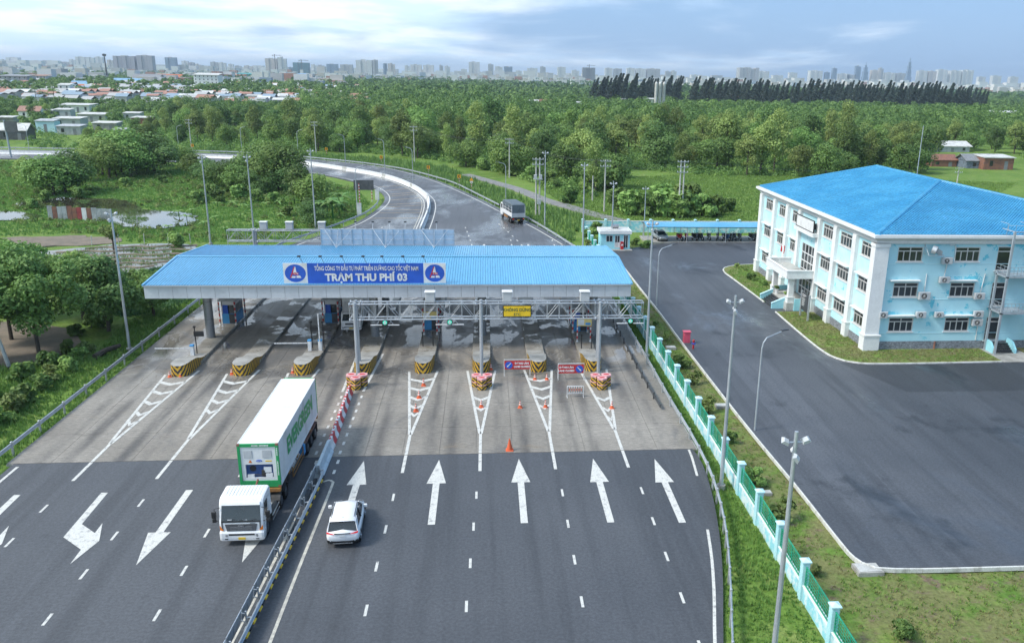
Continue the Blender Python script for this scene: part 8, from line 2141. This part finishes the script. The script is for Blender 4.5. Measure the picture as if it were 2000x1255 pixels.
tufts('bank_grass',[(-33.2,14),(-33.1,118),(-37,118),(-39,95),(-37.5,84),(-42,60),(-55,30),(-46,14)],30000,.38,.05,'grass','tall lush grass on the left bank below the guardrail',88)
tufts('bank_grass',[(-38,58),(-40,82),(-60,72),(-60,50)],9000,.5,.07,'grass','rank weeds left of the hedge',89)
tufts('field_grass',[(-120,150),(-33,138),(-24,165),(-24,200),(-44,232),(-78,258),(-105,264),(-170,266),(-130,200)],42000,.55,.12,'grass','wet green meadow around the ponds left of the bend',90,blades=4,ok=lambda X,Y:clearmask(X,Y)) if False else None
tufts('field_grass',[(-130,140),(-62,142),(-34,141),(-28.5,150),(-25,162),(-24,186),(-30,208),(-44,232),(-78,256),(-105,264),(-170,266),(-140,200)],95000,.42,.06,'grass','wet green meadow around the ponds left of the bend',90,blades=4,ok=not_pond)
tufts('pond_weed',[(-86,190),(-74,187),(-66,175),(-58,171),(-54,163),(-62,158),(-76,178)],16000,.28,.09,'reed','floating weeds and islets in the brown pond',91,blades=4,ok=lambda X,Y:np.sin(X*.33+1)*np.cos(Y*.29+.4)>.16)
tufts('plot_weed',[(-58,138),(-48,139),(-43,133),(-44,126),(-48,121),(-53,119),(-60,125),(-64,132)],5200,.34,.07,'grass','sparse weeds on the ridges of the flooded plot',92,blades=3,ok=lambda X,Y:np.sin(X*.8+np.sin(Y)*1.2)*np.cos(Y*1.1+X*.2)>-.25)
tufts('vegetable_crop',[(-47,118.5),(-41.5,130),(-34.5,139),(-34.3,112),(-36,100),(-40,97),(-43,100)],9000,.42,.16,'crop','dense dark green vegetable crop beside the left bank',93,blades=4,lean=1.0)
def reedzone(X,Y): 
    d=np.min((X[:,None]-oc_np[None,::3,0])**2+(Y[:,None]-oc_np[None,::3,1])**2,1); dp=np.min((X[:,None]-pth_np[None,::2,0])**2+(Y[:,None]-pth_np[None,::2,1])**2,1)
    return (d>2.4)&(dp>6)
tufts('tall_reeds',[(13.5,140),(16,152),(20,166),(14,180),(8,198),(3,212),(-2,232),(-12,262),(-30,285),(-58,300),(-90,306),(-90,300),(-58,285.5),(-40.5,272),(-28.5,259.6),(-20,245.3),(-11.8,227),(-5.2,207.6),(.2,189.8),(4,176.2),(8.6,161.5),(11.4,150.5)],24000,1.25,.12,'reed','tall rank grass outside the bend guardrail',94,blades=4,ok=reedzone,lean=.35)
tufts('meadow_grass',[(20,160),(36,160),(90,160),(120,200),(150,235),(70,256),(40,240),(24,262),(10,250),(14,205)],60000,.42,.07,'grass','open meadow behind the boundary fence',95,blades=4,ok=lambda X,Y:reedzone(X,Y)|(Y>158))
# ================================================================== houses, silos, skyline
def house(x0,x1,yr,yb,kind,wm_,rm,lab):
    a=G(x0,yb); b_=G(x1,yb); wd=(b_-a).length; c=(a+b_)/2; d=(c-Vector((0,0,CAM_H))).dot(FW); h=(yb-yr)/F_PX*d
    dep=min(max(wd*.7,5),26); x,y=c.x,c.y; hw=wd/2
    o=thing('house',(x,y,-.3),lab,'house','houses around the wood and town'); wz=h*(.62 if kind=='gable' else .86)
    L=lambda mb,n,m_,par=o:mb.build(n,M[m_],par,local=True)
    mb=MB(); mb.box(-hw,hw,0,dep,-.2,wz); wl_=L(mb,'wall',wm_)
    if kind=='gable':
        mb=MB(); e=.06*wd
        mb.prism([(-hw-e,-e*.6,wz-.1),(-hw-e,dep/2,h+.3),(-hw-e,dep+e*.6,wz-.1),(-hw-e,dep+e*.6,wz+.1),(-hw-e,dep/2,h+.5),(-hw-e,-e*.6,wz+.1)],(wd+2*e,0,0)); L(mb,'roof',rm)
        mb=MB()
        for s in (-1,1): mb.prism([(s*(hw-.02),0,wz-.1),(s*(hw-.02),dep,wz-.1),(s*(hw-.02),dep/2,h+.25)],(s*.02,0,0))
        L(mb,'gable_end',wm_)
    else:
        mb=MB(); sl_=h*.1; mb.prism([(-hw*1.05,-dep*.08,wz+.02),(-hw*1.05,dep*1.04,wz+.02+sl_),(-hw*1.05,dep*1.04,wz+.35+sl_),(-hw*1.05,-dep*.08,wz+.3)],(wd*1.05,0,0)); L(mb,'roof',rm)
    n_=max(1,min(6,int(wd/4))); fl=max(1,min(5,int(wz/3.1)))
    for f in range(fl):
        for k in range(n_):
            u=-hw+wd*(k+.5)/n_; ww=min(1.1,wd/n_*.5); z0=f*wz/fl+wz/fl*.32; z1=f*wz/fl+wz/fl*.78
            if f==0 and k==n_//2: mb=MB(); mb.box(u-ww*.55,u+ww*.55,-.06,0,0,wz/fl*.75); L(mb,'door','soffit')
            else: mb=MB(); mb.box(u-ww/2,u+ww/2,-.05,0,z0,z1); L(mb,'window','glass_office')
for h_ in HOUSES: house(*h_)
# silos
for i,px in enumerate((1280,1287.6,1295.2)):
    g_=G(px,212); d=g_.y; h=49/F_PX*d; mb=MB(); rs=.0018*d; mb.cyl((g_.x,g_.y,-.3),(g_.x,g_.y,h*.93),rs,rs,16); mb.mat(1); mb.cyl((g_.x,g_.y,h*.93),(g_.x,g_.y,h),rs,rs*.35,16)
    o=mb.build('silo',[M['concrete_pale'],M['roof_white']],smooth=False); tag(o,'tall pale silo over the wood, %s of three'%('left','middle','right')[i],'silo','silos over the wood')
# city towers
def towermat(name,c,c2,cell=3.4,fl=3.3,glassy=.25):
    m,t,b=newmat(name); v=obc(t); s=N(t,'ShaderNodeSeparateXYZ'); t.links.new(v,s.inputs[0])
    u=ma(t,'ADD',s.outputs[0],s.outputs[1]); a=ma(t,'LESS_THAN',ma(t,'FRACT',ma(t,'DIVIDE',ma(t,'ADD',u,1000),cell)),.5); bb_=ma(t,'LESS_THAN',ma(t,'FRACT',ma(t,'DIVIDE',s.outputs[2],fl)),.55)
    f=ma(t,'MULTIPLY',a,bb_); col=mixc(t,f,c,c2); t.links.new(col,b.inputs['Base Color']); b.inputs['Roughness'].default_value=.6; return m
TM={'w':towermat('tower_white',(.62,.62,.6),(.3,.33,.36)),'g':towermat('tower_grey',(.4,.4,.4),(.2,.22,.25)),'p':towermat('tower_mauve',(.36,.34,.37),(.13,.14,.18)),'b':towermat('tower_blue',(.18,.26,.36),(.08,.13,.2)),'t':towermat('tower_netted',(.08,.2,.24),(.05,.12,.17)),'k':towermat('tower_warm',(.55,.5,.46),(.26,.25,.26)),'d':towermat('tower_dark',(.2,.21,.23),(.1,.11,.13))}
TW=[(0,9,116,5900,'w'),(10,34,112,5200,'w'),(58,79,118,5600,'w'),(82,107,118,5600,'g'),(120,133,121,5200,'g'),(134,145,116,5200,'w'),(146,165,111,5000,'w'),(166,182,112,5000,'w'),(184,199,111,5200,'w'),(208,219,117,4300,'k'),(219,262,109,3600,'p'),(265,296,108,3600,'p'),(321,342,112,4200,'b'),(354,366,119,4600,'w'),(367,378,122,4600,'g'),(379,391,125,5000,'k'),(410,425,121,4800,'g'),(426,440,122,4800,'w'),(445,455,125,5200,'w'),(458,470,128,5400,'g'),(476,492,128,5000,'k'),(494,510,129,5000,'w'),(517,540,114,3900,'k'),(541,558,112,3900,'w'),(563,571,131,4200,'b'),(571,602,122,3800,'t'),(607,619,126,5200,'w'),(621,632,127,5200,'g'),(637,659,125,4600,'b'),(664,688,126,4400,'g'),(694,726,117,4000,'w'),(727,737,117,4000,'g'),(748,755,124,4400,'b'),(757,771,124,4400,'k'),(790,800,128,5200,'w'),(801,823,126,4600,'w'),(826,847,127,4600,'w'),(858,865,127,5600,'g'),(868,879,129,5200,'w'),(915,937,121,4800,'w'),(953,964,125,5600,'g'),(967,982,130,5200,'w'),(984,1001,130,5200,'b'),(1030,1050,133,5600,'w'),(1055,1066,130,5600,'g'),(1089,1105,131,5600,'w'),(1117,1132,137,5200,'w'),(1138,1163,132,4200,'d'),(1182,1197,133,5400,'w'),(1199,1215,134,5400,'g'),(1224,1240,133,5000,'w'),(1242,1262,134,5000,'w'),(1264,1290,134,5000,'g'),(1300,1311,139,5900,'g'),(1312,1322,138,5900,'w'),(1445,1484,132,4800,'g'),(1478,1503,139,5000,'w'),(1542,1558,142,5900,'w'),(1583,1608,138,5900,'w'),(1612,1622,141,5900,'b'),(1627,1636,133,5900,'b'),(1672,1683,129,5900,'b'),(1704,1722,137,5600,'k'),(1718,1727,133,5900,'g'),(1730,1750,142,5900,'w'),(1752,1770,143,5900,'g'),(1795,1813,138,5600,'w'),(1815,1830,139,5600,'k'),(1833,1852,136,5800,'w'),(1858,1879,138,5800,'w'),(1881,1903,137,5800,'w'),(1912,1926,150,5900,'w'),(1940,1957,148,5900,'w'),(1974,1990,150,5900,'w'),(1640,1660,144,5900,'w'),(1655,1672,146,5900,'g'),(1510,1530,147,5900,'w'),(1350,1372,146,5900,'w'),(1390,1412,147,5900,'g'),(900,912,135,5600,'w'),(700,712,132,5900,'w'),(1008,1020,138,5900,'w')]
TC={'w':'white','g':'grey','p':'mauve grey','b':'blue glass','t':'netted teal','k':'warm grey','d':'dark unfinished'}
nb_=[0]
for k,(x0,x1,yt,D,c) in enumerate(TW):
    a=at(x0,yt,D); b_=at(x1,yt,D); wd=b_.x-a.x; h=a.z; x=(a.x+b_.x)/2; dep=max(wd*.6,22)
    o=thing('apartment_tower',(x,D,-.3),'%s tower block on the skyline, %s from the left'%(TC[c],('%d'%(k+1))),'tower','tower blocks on the skyline')
    hw=wd/2; rr=random.Random(k)
    # body broken into bays of different height
    nb=2 if wd<45 else 3 if wd<75 else 5; 
    for j in range(nb):
        u0=-hw+wd*j/nb+wd*.012; u1=-hw+wd*(j+1)/nb-wd*.012; hh=h*(1-rr.uniform(0,.07)) if j%2 else h
        mb=MB(); mb.box(u0,u1,(j%2)*3,dep,0,hh); mb.build('bay',TM[c],o,local=True)
    mb=MB(); mb.box(-hw*.96,hw*.96,4,dep-2,0,h*.9); mb.build('core',TM['d' if c in 'pdb' else 'g'],o,local=True)
    mb=MB(); mb.box(-hw*.4,hw*.2,dep*.3,dep*.6,h*.9,h*1.035); mb.build('roof_room',M['concrete_pale'],o,local=True)
seen={}
def relabel():
    from collections import OrderedDict
    T=[o for o in bpy.data.objects if o.parent is None and o.get('category')=='tower']
    T.sort(key=lambda o:o.location.x/o.location.y)
    cnt={}
    for o in T:
        c=o['label'].split(' tower')[0]; cnt[c]=cnt.get(c,0)+1; o['label']='%s tower block on the skyline, %s of that colour from the left'%(c,words(cnt[c]))
relabel()
# landmark spires, cranes, telecom mast
for x0,x1,yt,D,lab in ((1774,1783,113,5600,'very tall slender stepped skyscraper with a needle top on the right skyline'),(1687,1697,122,5600,'curved skyscraper tapering to a needle left of the tallest one')):
    a=at(x0,yt,D); b_=at(x1,yt,D); w_=(b_.x-a.x)/2; h=a.z; o=thing('skyscraper',((a.x+b_.x)/2,D,-.3),lab,'skyscraper')
    if yt<115: lv=[(1,0,.35),(.82,.35,.55),(.62,.55,.72),(.42,.72,.86),(.1,.86,1)]
    else: lv=[(1,0,.4),(.85,.4,.62),(.6,.62,.8),(.3,.8,.9),(.06,.9,1)]
    for (s,z0,z1) in lv: mb=MB(); mb.box(-w_*s,w_*s,-w_*s,w_*s,h*z0,h*z1); mb.build('tier',TM['b'],o,local=True)
for px,yt,D,lab in ((588,116,3790,'construction crane over the netted teal tower'),(1151,126,4190,'construction crane over the dark unfinished tower'),(536,106,3890,'construction crane over the warm grey tower pair')):
    a=at(px,yt,D); o=thing('tower_crane',(a.x,D,0),lab,'crane'); mb=MB(); mb.box(-1.2,1.2,-1.2,1.2,0,a.z); mb.build('mast',M['steel_dark'],o,local=True); mb=MB(); mb.box(-10,28,-1,1,a.z-5,a.z-3.4); mb.build('jib',M['steel_dark'],o,local=True)
    mb=MB(); mb.box(-10,-6,-1.5,1.5,a.z-8,a.z-5); mb.build('counterweight',M['concrete'],o,local=True)
a=at(203,105,1500); o=thing('telecom_mast',(a.x,1500,0),'dark telecom mast with antenna ring among the left towers','mast')
mb=MB(); mb.cyl((0,0,0),(0,0,a.z),1.6,.7,8); mb.build('mast',M['steel_dark'],o,local=True); mb=MB(); mb.cyl((0,0,a.z-4),(0,0,a.z-.5),2.4,3.2,10); mb.build('antenna_ring',M['grille'],o,local=True)
# low-rise city: one mass of roofs
r=np.random.default_rng(99); m,t,b=newmat('lowrise_city'); at_=N(t,'ShaderNodeAttribute'); at_.attribute_name='tint'
cr_=N(t,'ShaderNodeValToRGB'); e=cr_.color_ramp; e.interpolation='CONSTANT'
e.elements[0].position=0; e.elements[0].color=(.6,.6,.58,1); e.elements[1].position=.35; e.elements[1].color=(.42,.42,.41,1)
for p_,c_ in ((.55,(.5,.47,.42,1)),(.7,(.38,.2,.15,1)),(.8,(.25,.33,.4,1)),(.88,(.66,.67,.66,1))):
    q=e.elements.new(p_); q.color=c_
t.links.new(at_.outputs['Fac'],cr_.inputs[0]); t.links.new(cr_.outputs[0],b.inputs['Base Color']); b.inputs['Roughness'].default_value=.8
Vb=[];Tb=[]
def cbox(x,y,w_,d_,h,tn):
    x0,x1,y0,y1=x-w_/2,x+w_/2,y-d_/2,y+d_/2
    P=np.array([(x0,y0,-1),(x1,y0,-1),(x1,y1,-1),(x0,y1,-1),(x0,y0,h),(x1,y0,h),(x1,y1,h),(x0,y1,h)])
    for f in ((4,5,6,7),(0,1,5,4),(1,2,6,5),(3,0,4,7)): Vb.append(P[list(f)]); Tb.append(tn if f!=(4,5,6,7) else r.uniform())
for k in range(5200):
    y=r.uniform(0,1)**1.3*5200+1300; fx=r.uniform(-.58,.72)
    if fx>-.15 and y<2300 : continue
    h=r.choice([5,7,9,12,15,20],p=[.25,.25,.2,.15,.1,.05])*(1+.3*(y>3000))
    cbox(fx*y,y,r.uniform(8,26),r.uniform(10,26),h,r.uniform())
for k in range(900):       # village houses with pitched roofs on the left, nearer
    y=640+780*r.uniform()**1.2; fx=r.uniform(-.56,-.13); w_=r.uniform(5,12); d_=r.uniform(7,13); h=r.uniform(3.5,7.5); x=fx*y
    cbox(x,y,w_,d_,h,r.choice([.1,.2,.4,.6,.9])); rr=r.uniform(1,2.2); tn=r.choice([.1,.45,.72,.74,.76,.84,.92,.5]); e=.5
    x0,x1,y0,y1=x-w_/2-e,x+w_/2+e,y-d_/2-e,y+d_/2+e
    for q in ([(x0,y0,h),(x1,y0,h),(x1,y,h+rr),(x0,y,h+rr)],[(x1,y1,h),(x0,y1,h),(x0,y,h+rr),(x1,y,h+rr)]): Vb.append(np.array(q)); Tb.append(tn)
for k in range(700):       # mid-rise blocks between the towers
    y=r.uniform(4200,8200); fx=r.uniform(-.58,.72); cbox(fx*y,y,r.uniform(25,70),40,r.uniform(14,44),r.choice([.1,.2,.4,.6,.9]))
o=npmesh('lowrise_city',np.array(Vb).reshape(-1,3),None,m,None,Tb); tag(o,'hazy spread of low city roofs along the horizon','city',kind='stuff')
# far tree cover between the roofs
r=np.random.default_rng(123); Vs=[];Ts=[]
for k in range(5200):
    y=r.uniform(0,1)**1.2*4300+1500; fx=r.uniform(-.58,.72)
    n=9; R_=r.uniform(6,12); C=np.array([fx*y,y,r.uniform(4,8)])+unit(n,r)*np.array([R_,R_,4]); nn=unit(n,r); nn[:,2]=abs(nn[:,2])+.3; nn/=np.linalg.norm(nn,axis=1)[:,None]
    Vs.append(leaves(C,nn,5.0,r,.7)); Ts.append(np.clip(r.uniform(0,.6)+r.uniform(-.1,.2,n),0,1))
o=npmesh('distant_greenery',np.concatenate(Vs),None,M['leaf_d'],None,np.concatenate(Ts)); tag(o,'far tree cover between the city roofs','woodland',kind='stuff')
# ================================================================== haze
mh=bpy.data.materials.new('haze'); mh.use_nodes=True; t=mh.node_tree; t.nodes.clear()
oo=t.nodes.new('ShaderNodeOutputMaterial'); pv=t.nodes.new('ShaderNodeVolumePrincipled')
pv.inputs['Color'].default_value=(.72,.86,1.0,1); pv.inputs['Density'].default_value=0.9e-4; pv.inputs['Anisotropy'].default_value=.2
t.links.new(pv.outputs[0],oo.inputs['Volume'])
mb=MB(); mb.box(-15500,15500,-280,25500,-1.6,205); o=mb.build('haze',mh); tag(o,'thin blue haze over the land','haze',kind='stuff')
